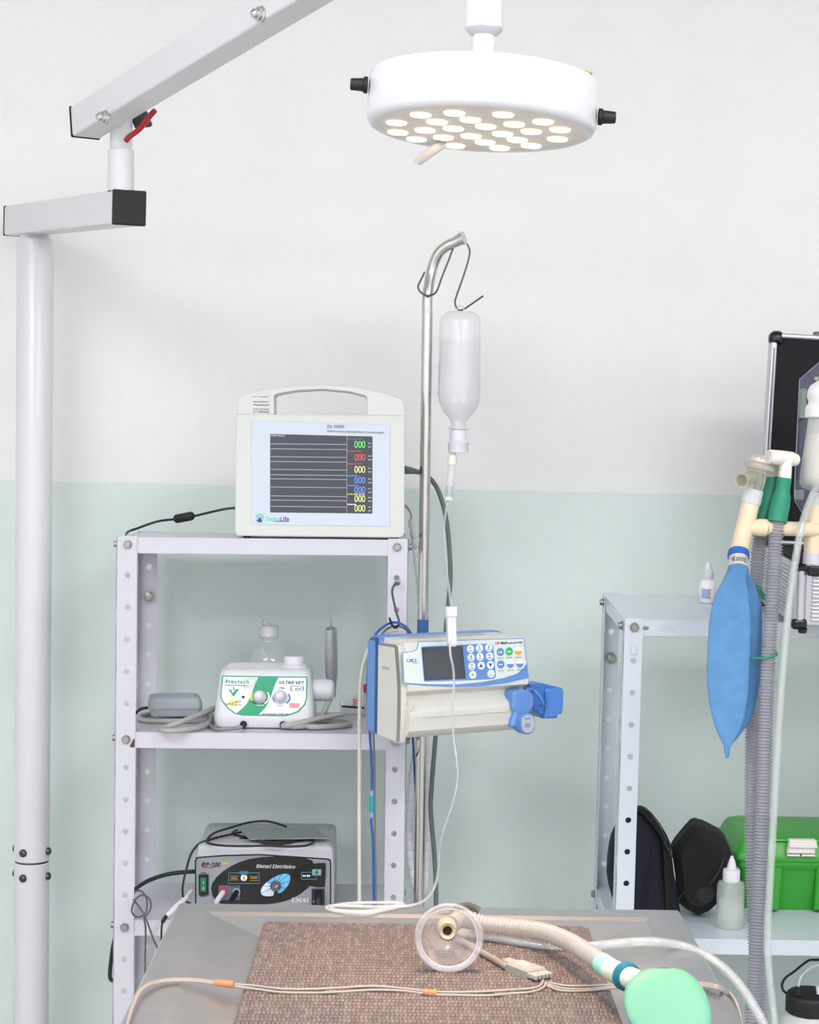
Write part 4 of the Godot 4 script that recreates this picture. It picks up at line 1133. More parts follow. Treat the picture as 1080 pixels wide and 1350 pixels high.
	var pc := loc(X, 0.002, 230 + 892 / 4.696, 1070 + 512 / 4.696)
	part(pp, "pedal_plug", MB.new().tube([Vector3(pc.x, pc.y, 0.001), Vector3(pc.x, pc.y, 0.012), Vector3(pc.x + 0.001, pc.y - 0.008, 0.022), Vector3(pc.x + 0.001, pc.y - 0.02, 0.026)], [0.0075, 0.0078, 0.0072, 0.005], 16), M.black)
	word(pp, "socket_print", "PED.", X, 0.002, 230 + 876 / 4.696, 1070 + 558 / 4.696, 2.2, M.ink_white, 1.1, "Droid Sans", true)
	# return plate lying on the unit, and the leads
	var TP := X * T(Vector3(0, H, 0))
	var inv := X.affine_inverse()
	var mp := thing("return_plate", "flat grey metal return electrode plate resting on top of the electrosurgical unit", "metal plate", TP)
	var mpl := MB.new()
	var corner := []
	for p in [[316, 1092.5, 0.012], [414, 1090.5, 0.012], [435, 1104.5, 0.008], [329, 1106, 0.008]]:
		corner.append(lying(TP, [p[0], p[1], p[2] * 1000.0]))
	var lo := []
	for c in corner: lo.append(c - Vector3(0, 0.0015, 0))
	mpl.loft([lo, corner], true, false)
	part(mp, "plate", mpl, mat(rgb(158, 168, 164), 0.4, 0.55))
	part(mp, "clamp", MB.new().rbox(Vector3.ZERO, Vector3(0.026, 0.006, 0.007), 0.002, T(TP.affine_inverse() * at(326, 1106.5, 3.285), Vector3(0, 4, 2)), 2), M.black)
	part(mp, "clamp_sleeve", MB.new().rbox(Vector3.ZERO, Vector3(0.018, 0.0045, 0.005), 0.0015, T(TP.affine_inverse() * at(342, 1106, 3.28), Vector3(0, 4, 0)), 2), mat(rgb(206, 206, 206), 0.4))
	var cl := thing("electrode_lead", "thin black lead looped on top of electrosurgical unit and down its left side", "cable", TP)
	var iv := TP.affine_inverse()
	var P := []
	for p in [[378, 1090, 6], [365, 1085.5, 10], [348, 1082.5, 14], [325, 1085, 12], [305, 1091, 8], [285, 1097, 5], [275, 1104, 3], [274, 1111, 3], [290, 1114.5, 3], [320, 1115.5, 3], [350, 1115, 3], [380, 1116, 3], [405, 1114.5, 3], [414, 1109, 3], [408, 1106.5, 3], [385, 1109.5, 3], [360, 1111, 3], [340, 1108, 6]]: P.append(lying(TP, p))
	part(cl, "loop", MB.new().tube(spline(P, 6), 0.0019, 8), M.black_cable)
	P = []
	for p in [[318, 1097, 6], [295, 1102, 4], [278, 1106.5, 3]]: P.append(lying(TP, p))
	for p in [[262, 1113, 3.245], [252, 1126, 3.212], [246, 1145, 3.205], [241.5, 1165, 3.2], [241, 1180, 3.2], [245, 1188, 3.2], [252, 1192, 3.19], [258, 1200, 3.17], [262, 1220, 3.13]]: P.append(iv * at(p[0], p[1], p[2]))
	part(cl, "hanging_length", MB.new().tube(spline(P, 6), 0.0019, 8), M.black_cable)
	P = []
	for p in [[313, 1094, 5], [306, 1099, 3], [322, 1103, 3], [335, 1105.5, 3], [352, 1112.5, 3], [372, 1113, 3], [388, 1109.5, 3]]: P.append(lying(TP, p))
	part(cl, "second_loop", MB.new().tube(spline(P, 6), 0.0017, 8), M.black_cable)
	var mc := thing("mains_lead", "thick black mains lead curving from electrosurgical unit behind white shelf leg", "cable", TP)
	P = []
	for p in [[256, 1149, 3.30], [240, 1150, 3.31], [222, 1152.5, 3.31], [203, 1158, 3.31], [190, 1164, 3.31], [178, 1173, 3.315], [170, 1185, 3.33], [163, 1205, 3.35], [152, 1235, 3.40], [147, 1262, 3.42], [145, 1288, 3.42], [150, 1293, 3.42], [153, 1292, 3.42]]: P.append(iv * at(p[0], p[1], p[2]))
	part(mc, "cable", MB.new().tube(spline(P, 6), 0.0036, 10), M.black_cable)
	var pn := thing("cautery_pencil", "white cautery pencil with black lead lying on lower shelf edge", "cautery pencil", TP)
	P = []
	for p in [[252, 1174, 3.23], [247, 1180, 3.215], [243, 1186, 3.2], [232, 1196, 3.18], [219.5, 1208, 3.165]]: P.append(iv * at(p[0], p[1], p[2]))
	part(pn, "handle", MB.new().tube(P, [0.0022, 0.003, 0.0045, 0.0052, 0.0038], 12), M.white_plastic)
	P = []
	for p in [[220, 1207, 3.166], [216.5, 1212, 3.16], [214, 1217, 3.155], [213, 1226, 3.15], [212.5, 1250, 3.15], [211, 1290, 3.15], [205, 1340, 3.16], [200, 1420, 3.17]]: P.append(iv * at(p[0], p[1], p[2]))
	var rr := []
	var sp := spline(P, 6)
	for i in sp.size(): rr.append(0.0032 if i < 12 else 0.0017)
	part(pn, "lead", MB.new().tube(sp, rr, 8), M.black_cable)
	var lc := thing("tangled_lead", "thin grey lead in loops hanging over edge of lower shelf by white leg", "cable", TP)
	P = []
	for p in [[176, 1175, 3.2], [184, 1174, 3.185], [192, 1181, 3.17], [194, 1192, 3.16], [192, 1203, 3.155], [184, 1209, 3.15], [176, 1206, 3.15], [174, 1197, 3.15], [180, 1184, 3.16], [189, 1180, 3.16], [197, 1185, 3.15], [199, 1196, 3.15], [194, 1206, 3.145], [190, 1210, 3.142], [192, 1225, 3.14], [191.5, 1260, 3.14], [191, 1300, 3.14], [188, 1345, 3.15], [186, 1420, 3.16]]: P.append(iv * at(p[0], p[1], p[2]))
	part(lc, "cable", MB.new().tube(spline(P, 6), 0.0016, 8), mat(rgb(86, 88, 92), 0.45))
	P = []
	for p in [[176, 1186, 3.17], [183, 1195, 3.15], [192, 1210, 3.14], [203, 1240, 3.135], [214, 1262, 3.14], [230, 1300, 3.15], [245, 1380, 3.16]]: P.append(iv * at(p[0], p[1], p[2]))
	part(lc, "cable", MB.new().tube(spline(P, 6), 0.0016, 8), mat(rgb(86, 88, 92), 0.45))


func lying(f: Transform3D, p: Array) -> Vector3:
	# a measured point p[2] millimetres above the level y = 0 of a frame, in that frame
	var u := f.basis.y.normalized()
	return f.affine_inverse() * hit(p[0], p[1], Plane(u, u.dot(f * Vector3(0, p[2] / 1000.0, 0))))


# ---------------------------------------------------------------- drip stand, bottle and infusion line
func drip_stand() -> void:
	var b := at(560.3, 640, 3.27)
	var t := thing("drip_stand", "polished steel drip stand with bent top and two wire hooks", "drip stand", T(Vector3(b.x, 0, b.z)))
	var iv := t.transform.affine_inverse()
	var k := iv * at(562.8, 400, 3.27)
	var pts := [Vector3(0, 0.06, 0), Vector3(0, 0.8, 0), Vector3(0, k.y - 0.02, 0)]
	var bend := [Vector3(0, k.y - 0.02, 0), Vector3(0, k.y + 0.012, 0)]
	for p in [[569, 358, 3.265], [577, 336, 3.26], [588, 325, 3.255], [600, 319.5, 3.25], [606, 316, 3.248], [612, 313.5, 3.245]]: bend.append(iv * at(p[0], p[1], p[2]))
	var sp := spline(bend, 6)
	var rr := []
	for i in sp.size(): rr.append(0.0089 if i < sp.size() - 14 else lerpf(0.0089, 0.0112, smoothstep(0.0, 1.0, (i - sp.size() + 14) / 13.0)))
	part(t, "pole", MB.new().lathe([Vector2(0.0089, 0.05), Vector2(0.0089, k.y - 0.02)], 28), M.pole_steel)
	part(t, "bent_top", MB.new().tube(sp, rr, 24), M.pole_steel)
	var low := at(559, 822, 3.27).y
	part(t, "blue_sleeve", MB.new().lathe([Vector2(0.0093, low - 0.03), Vector2(0.0095, low - 0.028), Vector2(0.0095, low + 0.004), Vector2(0.0091, low + 0.006)], 24), mat(rgb(64, 104, 168), 0.35))
	var H := []
	var hw := [[135, 265], [120, 298], [106, 328], [114, 352], [140, 369], [168, 368], [190, 348], [212, 288], [240, 218], [262, 162], [284, 138], [308, 131], [326, 145], [336, 178], [322, 240], [296, 318], [276, 375], [270, 400], [276, 422], [290, 436], [312, 430], [350, 404], [396, 372]]
	for i in hw.size():
		H.append(iv * at(520 + hw[i][0] / 3.378, 280 + hw[i][1] / 3.378, 3.252 - (0.012 if i < 6 else 0.0)))
	part(t, "wire_hook", MB.new().tube(spline(H, 5), 0.0016, 8), M.dark_steel)
	part(t, "hub", MB.new().lathe([Vector2(0, 0.025), Vector2(0.022, 0.025), Vector2(0.024, 0.03), Vector2(0.024, 0.06), Vector2(0.014, 0.07), Vector2(0.0089, 0.07)], 24), M.pole_steel)
	for a in 4:
		var d := Vector3(cos(a * PI / 2), 0, sin(a * PI / 2))
		part(t, "base_leg", MB.new().tube(spline([d * 0.015 + Vector3(0, 0.045, 0), d * 0.1 + Vector3(0, 0.04, 0), d * 0.2 + Vector3(0, 0.02, 0)], 4), 0.009, 12), M.pole_steel)
		part(t, "foot", MB.new().lathe([Vector2(0, 0), Vector2(0.013, 0), Vector2(0.013, 0.014), Vector2(0.01, 0.02), Vector2(0, 0.022)], 16, T(d * 0.2)), M.black)
	# hanging bottle, upside down
	var top := at(607.5, 411, 3.25); var bot := at(604.2, 597, 3.25)
	var X := along(bot, top)
	var L := bot.distance_to(top)
	var bt := thing("infusion_bottle", "milky plastic infusion bottle hanging upside down from wire hook", "infusion bottle", X)
	var R := 0.0345
	var out := [Vector2(0.0125, 0.034), Vector2(0.0128, 0.05), Vector2(0.0165, 0.056), Vector2(0.027, 0.068), Vector2(0.0335, 0.083), Vector2(R, 0.1), Vector2(R - 0.0008, 0.15), Vector2(R - 0.0005, L - 0.018), Vector2(R - 0.003, L - 0.008), Vector2(R - 0.011, L - 0.001), Vector2(0.004, L), Vector2(0, L)]
	part(bt, "bottle_body", MB.new().lathe(out, 40), clear(rgb(246, 247, 250), 0.32, 0.2))
	var lv := L - 0.047
	part(bt, "liquid", MB.new().lathe([Vector2(0, 0.036), Vector2(0.0118, 0.036), Vector2(0.0121, 0.05), Vector2(0.0158, 0.057), Vector2(0.0262, 0.069), Vector2(0.0326, 0.084), Vector2(R - 0.0009, 0.1), Vector2(R - 0.0017, 0.15), Vector2(R - 0.0014, lv), Vector2(0, lv)], 40), clear(rgb(214, 218, 226), 0.24, 0.05))
	part(bt, "neck_ring", MB.new().lathe([Vector2(0.0128, 0.038), Vector2(0.0172, 0.0385), Vector2(0.0172, 0.041), Vector2(0.0128, 0.0415)], 28), M.milky_plastic)
	part(bt, "cap", MB.new().lathe([Vector2(0, 0), Vector2(0.0165, 0), Vector2(0.0168, 0.002), Vector2(0.0168, 0.0125), Vector2(0.0178, 0.014), Vector2(0.0178, 0.017), Vector2(0.0145, 0.019), Vector2(0.0138, 0.036)], 30), mat(rgb(222, 222, 230), 0.35))
	part(bt, "hanging_tab", MB.new().tube(spline([Vector3(-0.006, L - 0.002, 0), Vector3(-0.004, L + 0.008, 0), Vector3(0, L + 0.0105, 0), Vector3(0.004, L + 0.008, 0), Vector3(0.006, L - 0.002, 0)], 5), 0.0012, 8), M.milky_plastic)
	var prt := MB.new()
	prt.lathe([Vector2(R + 0.0002, 0.1), Vector2(R - 0.0004, 0.15)], 5, T(Vector3.ZERO, Vector3(0, 195, 0)), 0.5)
	part(bt, "blue_print", prt, mat(rgb(206, 220, 234), 0.5))
	prt = MB.new()
	prt.lathe([Vector2(R + 0.0003, 0.092), Vector2(R + 0.0004, 0.1)], 3, T(Vector3.ZERO, Vector3(0, 182, 0)), 0.2)
	part(bt, "red_print", prt, mat(rgb(214, 120, 124), 0.5))
	# infusion line: spike, drip chamber, tube, flow clamp, coil on the table
	var s0 := at(597.5, 597.5, 3.25); var s1 := at(591.5, 660, 3.25)
	var D := along(s1, s0)
	var dl := s0.distance_to(s1)
	var st := thing("infusion_line", "clear infusion line with drip chamber and white clamp, coiled on table edge", "infusion line", D)
	var di := D.affine_inverse()
	part(st, "spike", MB.new().lathe([Vector2(0.0, dl + 0.004), Vector2(0.0042, dl + 0.003), Vector2(0.0042, dl - 0.003), Vector2(0.0078, dl - 0.003), Vector2(0.0082, dl - 0.006), Vector2(0.0078, dl - 0.016), Vector2(0.0086, dl - 0.0165), Vector2(0.0086, dl - 0.019), Vector2(0, dl - 0.019)], 22), mat(rgb(240, 236, 222), 0.35))
	part(st, "drip_chamber", MB.new().lathe([Vector2(0.0066, dl - 0.019), Vector2(0.0064, 0.006)], 22), clear(rgb(236, 238, 240), 0.26, 0.05))
	part(st, "chamber_liquid", MB.new().lathe([Vector2(0, 0.005), Vector2(0.0057, 0.005), Vector2(0.0058, 0.024), Vector2(0, 0.024)], 20), clear(rgb(190, 192, 204), 0.4, 0.05))
	part(st, "chamber_base", MB.new().lathe([Vector2(0, 0), Vector2(0.0066, 0), Vector2(0.0072, 0.001), Vector2(0.0072, 0.006), Vector2(0, 0.006)], 20), mat(rgb(236, 232, 222), 0.35))
	var P := []
	for p in [[591.2, 659, 3.25], [588.5, 670, 3.245], [586, 690, 3.23], [585.5, 715, 3.2], [588, 745, 3.13], [592, 775, 3.05], [595, 800, 2.985], [594.5, 830, 2.975], [593.5, 853, 2.965], [594.5, 866, 2.96], [597.5, 880, 2.96], [598.5, 900, 2.96], [597, 935, 2.96], [598, 970, 2.96], [602, 1000, 2.95], [603.5, 1025, 2.93], [599, 1052, 2.9], [590, 1080, 2.85], [583, 1100, 2.8], [579.5, 1120, 2.73], [578.5, 1140, 2.64], [576, 1160, 2.55], [568, 1179, 2.45], [556, 1189.5, 2.39]]: P.append(di * at(p[0], p[1], p[2]))
	var tl := thing_plane(0.9026)
	for p in [[540, 1194], [515, 1195.5], [480, 1195], [452, 1194], [435, 1194.5], [430.5, 1197], [440, 1200.5], [465, 1203], [490, 1203], [512, 1199], [532, 1193.5], [525, 1190.5], [500, 1190], [468, 1190.5], [444, 1193], [437, 1196.5], [448, 1200.2], [478, 1201.5], [505, 1198], [528, 1192]]:
		P.append(di * hit(p[0], p[1], tl))
	part(st, "tube", MB.new().tube(spline(P, 6), 0.0019, 8), M.clear_hose)
	var cl := D.affine_inverse() * T(at(595, 826, 2.975), Vector3(-4, 12, 2))
	var c := MB.new()
	var hs := 0.0295
	c.loft([ring3(-hs, 0.0105, 0.011, 0.002), ring3(-hs + 0.003, 0.013, 0.0135, 0.002), ring3(0.012, 0.0135, 0.0145, 0.002), ring3(0.0165, 0.0165, 0.018, 0.002), ring3(hs, 0.0175, 0.019, 0.002), ring3(hs, 0.0135, 0.015, 0.001), ring3(0.02, 0.012, 0.013, 0.001)], true, false)
	part(st, "flow_clamp", c, M.white_plastic, cl)
	part(st, "clamp_wheel", MB.new().lathe([Vector2(0, -0.003), Vector2(0.0065, -0.003), Vector2(0.0065, 0.003), Vector2(0, 0.003)], 20, T(Vector3(0, 0.014, -0.003), Vector3(0, 0, 90)), TAU, 18, 0.03), mat(rgb(222, 224, 232), 0.35), cl)


func thing_plane(y: float) -> Plane:
	return Plane(Vector3.UP, y)


# ---------------------------------------------------------------- syringe pump clamped to the stand
func pump() -> void:
	var X := Transform3D(Basis(Vector3.UP, deg_to_rad(30)), at(620, 903, 3.03))
	var t := thing("syringe_pump", "white and blue syringe pump with grey display clamped to drip stand", "syringe pump", X)
	var xl := loc(X, 0, 531, 905).x; var xr := loc(X, 0, 698, 893).x
	var side := Transform3D(Basis(Vector3(0, 0, 1), Vector3(0, 1, 0), Vector3(1, 0, 0)), Vector3.ZERO)
	# profile (z, y) of the housing with the syringe channel under the panel
	var prof := PackedVector2Array([Vector2(-0.078, 0.0665), Vector2(-0.022, 0.0685), Vector2(-0.0165, 0.067), Vector2(-0.0135, 0.063), Vector2(0.0005, 0.0), Vector2(0.0005, -0.004), Vector2(-0.003, -0.0065), Vector2(-0.011, -0.009), Vector2(-0.0135, -0.012), Vector2(-0.0135, -0.020), Vector2(-0.0115, -0.0225), Vector2(-0.0065, -0.0265), Vector2(0.001, -0.031), Vector2(0.0045, -0.037), Vector2(0.005, -0.043), Vector2(0.003, -0.05), Vector2(0.003, -0.0635), Vector2(-0.004, -0.0725), Vector2(-0.012, -0.0755), Vector2(-0.078, -0.0755)])
	part(t, "housing", MB.new().prism(prof, xl + 0.010, xr, side, 0.0025), M.pump_white)
	part(t, "left_end", MB.new().prism(PackedVector2Array([Vector2(-0.076, 0.062), Vector2(-0.024, 0.0635), Vector2(-0.0185, 0.06), Vector2(-0.0085, 0.0), Vector2(-0.008, -0.04), Vector2(-0.010, -0.078), Vector2(-0.014, -0.083), Vector2(-0.02, -0.0835), Vector2(-0.076, -0.0805)]), xl + 0.012, xl - 0.002, side, 0.004), M.pump_white)
	part(t, "back_shell", MB.new().prism(PackedVector2Array([Vector2(-0.108, 0.062), Vector2(-0.1, 0.0675), Vector2(-0.076, 0.0685), Vector2(-0.076, -0.078), Vector2(-0.102, -0.078), Vector2(-0.108, -0.072)]), xr - 0.004, xl - 0.003, side, 0.004), M.pump_blue)
	part(t, "top_lid", MB.new().rbox(Vector3((xl + xr) / 2 - 0.01, 0.0685, -0.058), Vector3((xr - xl) * 0.62, 0.003, 0.034), 0.0012, Transform3D(), 2), mat(rgb(176, 180, 182), 0.35))
	part(t, "top_frame", MB.new().rbox(Vector3((xl + xr) / 2, 0.0675, -0.058), Vector3((xr - xl) * 0.9, 0.003, 0.046), 0.0012, Transform3D(), 2), M.pump_white)
	part(t, "blue_top_edge", MB.new().rbox(Vector3((xl + xr) / 2, 0.0685, -0.09), Vector3((xr - xl) * 0.96, 0.004, 0.024), 0.0018, Transform3D(), 2), M.pump_blue)
	# channel mouldings
	part(t, "channel_rib", MB.new().rbox(Vector3((xl + xr) / 2 - 0.004, -0.0405, 0.0045), Vector3((xr - xl) * 0.68, 0.008, 0.003), 0.0014, Transform3D(), 2), M.pump_white)
	part(t, "barrel_stop", MB.new().rbox(Vector3(xl + 0.013, -0.026, 0.0), Vector3(0.003, 0.013, 0.012), 0.0012, T(Vector3.ZERO, Vector3(0, 0, 0)), 2), M.pump_white)
	part(t, "side_print", MB.new().prism(rrect(0.02, 0.004, 0.0006, 1), 0.0, 0.0003, T(Vector3(xl - 0.0022, 0.026, -0.048), Vector3(0, -90, 0))), mat(rgb(150, 176, 190), 0.5))
	# control panel on the sloping face
	var U := X * T(Vector3(0, 0, 0.001), Vector3(-12.6, 0, 0))
	var fr := Node3D.new()
	fr.name = "control_panel"
	t.add_child(fr)
	fr.transform = X.affine_inverse() * U
	var k := 5.684
	var edge := [3, 228, 78, 220, 108, 205, 122, 146, 912, 119, 930, 250, 950, 418, 790, 456, 600, 481, 420, 487, 200, 480, 12, 462]
	plate(fr, "panel_edge", U, 0.0, scaled(edge, 530, 820, k), M.pump_blue, 0.0004)
	plate(fr, "panel_sheet", U, 0.0004, scaled([8, 233, 82, 225, 114, 208, 128, 151, 908, 125, 924, 250, 932, 312, 905, 352, 860, 388, 760, 420, 600, 450, 420, 467, 200, 466, 18, 455], 530, 820, k), mat(rgb(219, 226, 222), 0.35), 0.0004)
	var z := 0.0008
	plate(fr, "keypad_field", U, z, scaled([152, 183, 640, 162, 668, 164, 684, 180, 704, 400, 698, 418, 682, 427, 490, 438, 176, 448, 164, 440, 144, 195], 530, 820, k), M.pump_blue, 0.0003)
	z = 0.0011
	var dm := mat(rgb(70, 74, 80), 0.15)
	plate(fr, "display_edge", U, z, scaled([148, 193, 455, 178, 478, 424, 170, 438], 530, 820, k), mat(rgb(52, 56, 76), 0.3), 0.0002)
	plate(fr, "display", U, z + 0.0002, scaled([155, 199, 449, 185, 470, 419, 177, 432], 530, 820, k), dm, 0.0002)
	var km := mat(rgb(232, 236, 240), 0.35)
	var keys := [["1", 512, 203], ["2", 580, 197], ["3", 650, 193], ["4", 517, 267], ["5", 584, 261], ["6", 656, 257], ["7", 523, 332], ["u", 593, 327], ["d", 663, 322], ["0", 530, 396], [".", 667, 388]]
	for q in keys:
		var ky := plate(fr, "key", U, z, scaled(arc_px(q[1], q[2], 27, 30, 0, 358, 26.5, 18), 530, 820, k), km, 0.0009)
		if q[0] == "u":
			plate(ky, "key_arrow", U, z + 0.0009, scaled([q[1] - 14, q[2] + 12, q[1], q[2] - 16, q[1] + 14, q[2] + 12], 530, 820, k), mat(rgb(44, 74, 150), 0.5), 0.0002)
		elif q[0] == "d":
			plate(ky, "key_arrow", U, z + 0.0009, scaled([q[1] - 14, q[2] - 12, q[1] + 14, q[2] - 12, q[1], q[2] + 16], 530, 820, k), mat(rgb(44, 74, 150), 0.5), 0.0002)
		else:
			word(ky, "key_print", q[0], U, z + 0.001, 530 + q[1] / k, 820 + (q[2] - (6 if q[0] != "0" else 0)) / k, 3.6, M.ink, 1.0)
			if q[0] != "0": small_print(ky, "key_print", U, z + 0.0009, 530 + (q[1] - 14) / k, 820 + (q[2] + 15) / k, 530 + (q[1] + 14) / k, 820 + (q[2] + 14) / k, 1.0, M.ink_grey, 3)
	z = 0.0008
	var wh := mat(rgb(236, 238, 240), 0.35)
	for q in [[737, 225, M.pump_blue, null], [803, 220, mat(rgb(58, 184, 110), 0.35), null], [873, 218, wh, mat(rgb(236, 170, 60), 0.4)], [740, 318, M.pump_blue, null], [812, 315, wh, M.pump_blue], [884, 312, wh, M.pump_blue]]:
		var by := plate(fr, "function_key", U, z, scaled(arc_px(q[0], q[1], 27, 31, 0, 358, 26.5, 18), 530, 820, k), q[2], 0.0009)
		if q[3] != null:
			var hf := []
			for i in 11:
				var a := PI * i / 10
				hf.append(q[0] + cos(a) * 26); hf.append(q[1] + sin(a) * 30)
			plate(by, "half_tint", U, z + 0.0009, scaled(hf, 530, 820, k), q[3], 0.0002)
		else:
			small_print(by, "key_mark", U, z + 0.0009, 530 + (q[0] - 13) / k, 820 + (q[1] + 2) / k, 530 + (q[0] + 13) / k, 820 + (q[1] + 1) / k, 1.8, M.ink_white, 6)
		small_print(fr, "key_caption", U, z, 530 + (q[0] - 22) / k, 820 + (q[1] + 48) / k, 530 + (q[0] + 24) / k, 820 + (q[1] + 46) / k, 1.0, M.ink_grey, 8)
	word(fr, "maker_print", "Life", U, z + 0.0001, 652.6, 848.2, 3.6, mat(rgb(222, 58, 48), 0.4), 0.9, "Droid Sans", true, 0.0, false, 1.0)
	word(fr, "maker_print", "Med", U, z + 0.0001, 660.4, 847.9, 3.6, M.ink, 0.85, "Droid Sans", true, 0.0, false, 1.0)
	word(fr, "type_print", "Bomba de Seringa", U, z + 0.0001, 668.6, 848.0, 2.3, M.ink, 0.92, "Droid Sans", false, 0.0, false, 1.0)
	plate(fr, "lamp_pill", U, z, scaled([42, 278, 100, 276, 109, 282, 110, 292, 102, 299, 44, 301, 35, 295, 34, 284], 530, 820, k), M.pump_blue, 0.0003)
	for x in [50, 91]: plate(fr, "lamp_dot", U, z + 0.0003, scaled(arc_px(x, 288.5, 7, 7, 0, 350, 6.6), 530, 820, k), M.ink_white, 0.0002)
	small_print(fr, "fine_print", U, z, 543.5, 874.2, 552, 873.8, 0.9, M.ink_grey, 4)
	# syringe driver: clutch in front, plunger block at the far right
	var k2 := 8.433
	var dr := part(t, "barrel_clamp", MB.new().prism(locs(X, 0.012, scaled([372, 757, 420, 748, 475, 758, 520, 785, 545, 830, 548, 880, 540, 935, 515, 985, 495, 1010, 500, 1050, 450, 1215, 420, 1225, 290, 1165, 300, 1085, 318, 1050, 322, 1000, 302, 975, 300, 940, 312, 890, 308, 800, 325, 770], 640, 820, k2)), -0.012, 0.014, Transform3D(), 0.004), M.pump_blue)
	var ring := scaled([400, 1100, 408, 1060, 430, 1030, 465, 1015, 505, 1018, 535, 1035, 553, 1070, 556, 1130, 548, 1190, 525, 1230, 485, 1252, 445, 1250, 412, 1225, 398, 1185], 640, 820, k2)
	part(dr, "clamp_end", MB.new().prism(locs(X, 0.026, ring), 0.006, 0.0265, Transform3D(), 0.002), M.pump_blue)
	plate(dr, "clamp_badge", X, 0.0265, scaled([405, 1105, 415, 1070, 435, 1045, 468, 1032, 502, 1035, 528, 1052, 541, 1080, 543, 1130, 536, 1182, 515, 1216, 482, 1233, 448, 1232, 420, 1212, 408, 1178], 640, 820, k2), mat(rgb(186, 188, 196), 0.4), 0.0004)
	for y in [1075, 1140, 1165]: small_print(dr, "badge_print", X, 0.0268, 640 + 440 / k2, 820 + y / k2, 640 + 500 / k2, 820 + (y - 6) / k2, 2.6, mat(rgb(90, 130, 206), 0.5), int(y))
	var Q := X * T(Vector3(xr + 0.018, -0.028, -0.04), Vector3(0, 0, 0))
	part(t, "drive_arm", MB.new().rbox(Vector3(xr + 0.01, -0.02, -0.03), Vector3(0.028, 0.012, 0.02), 0.004), M.pump_blue)
	part(t, "drive_rod", MB.new().tube([Vector3(xr - 0.004, -0.012, -0.02), Vector3(xr + 0.004, -0.012, -0.02)], 0.006, 14), mat(rgb(44, 92, 176), 0.35))
	var z2 := -0.02
	var face := scaled([680, 770, 700, 745, 850, 742, 872, 752, 880, 780, 876, 960, 862, 1020, 822, 1030, 808, 1070, 660, 1078, 672, 1030, 690, 900], 640, 820, k2)
	var rear := scaled([500, 690, 560, 690, 640, 682, 860, 735, 872, 760, 876, 960, 860, 1020, 820, 1030, 806, 1068, 655, 1075, 530, 972, 505, 860], 640, 820, k2)
	part(t, "plunger_block", MB.new().prism(locs(X, -0.028, rear), -0.06, -0.028, Transform3D(), 0.003), mat(rgb(70, 126, 208), 0.35))
	part(t, "plunger_face", MB.new().prism(locs(X, z2, face), -0.032, z2, Transform3D(), 0.003), mat(rgb(84, 138, 216), 0.35))
	var lv := []
	for p in [[510, 775, -0.016], [545, 770, -0.008], [580, 800, -0.004], [615, 850, -0.002], [640, 905, -0.004], [640, 930, -0.008], [600, 940, -0.014], [555, 945, -0.018]]:
		var q := loc(X, p[2], 640 + p[0] / k2, 820 + p[1] / k2); lv.append(Vector3(q.x, q.y, p[2]))
	part(t, "release_lever", MB.new().tube(spline(lv, 4), 0.0026, 10), mat(rgb(84, 138, 216), 0.3))
	# clamp round the pole
	var pole := at(560.3, 640, 3.27)
	var pc := X.affine_inverse() * Vector3(pole.x, X.origin.y - 0.01, pole.z)
	part(t, "pole_clamp", MB.new().rbox(Vector3(pc.x, pc.y, (pc.z + 0.006 - 0.106) / 2), Vector3(0.045, 0.06, absf(pc.z + 0.012 + 0.106)), 0.005), mat(rgb(70, 110, 190), 0.4))


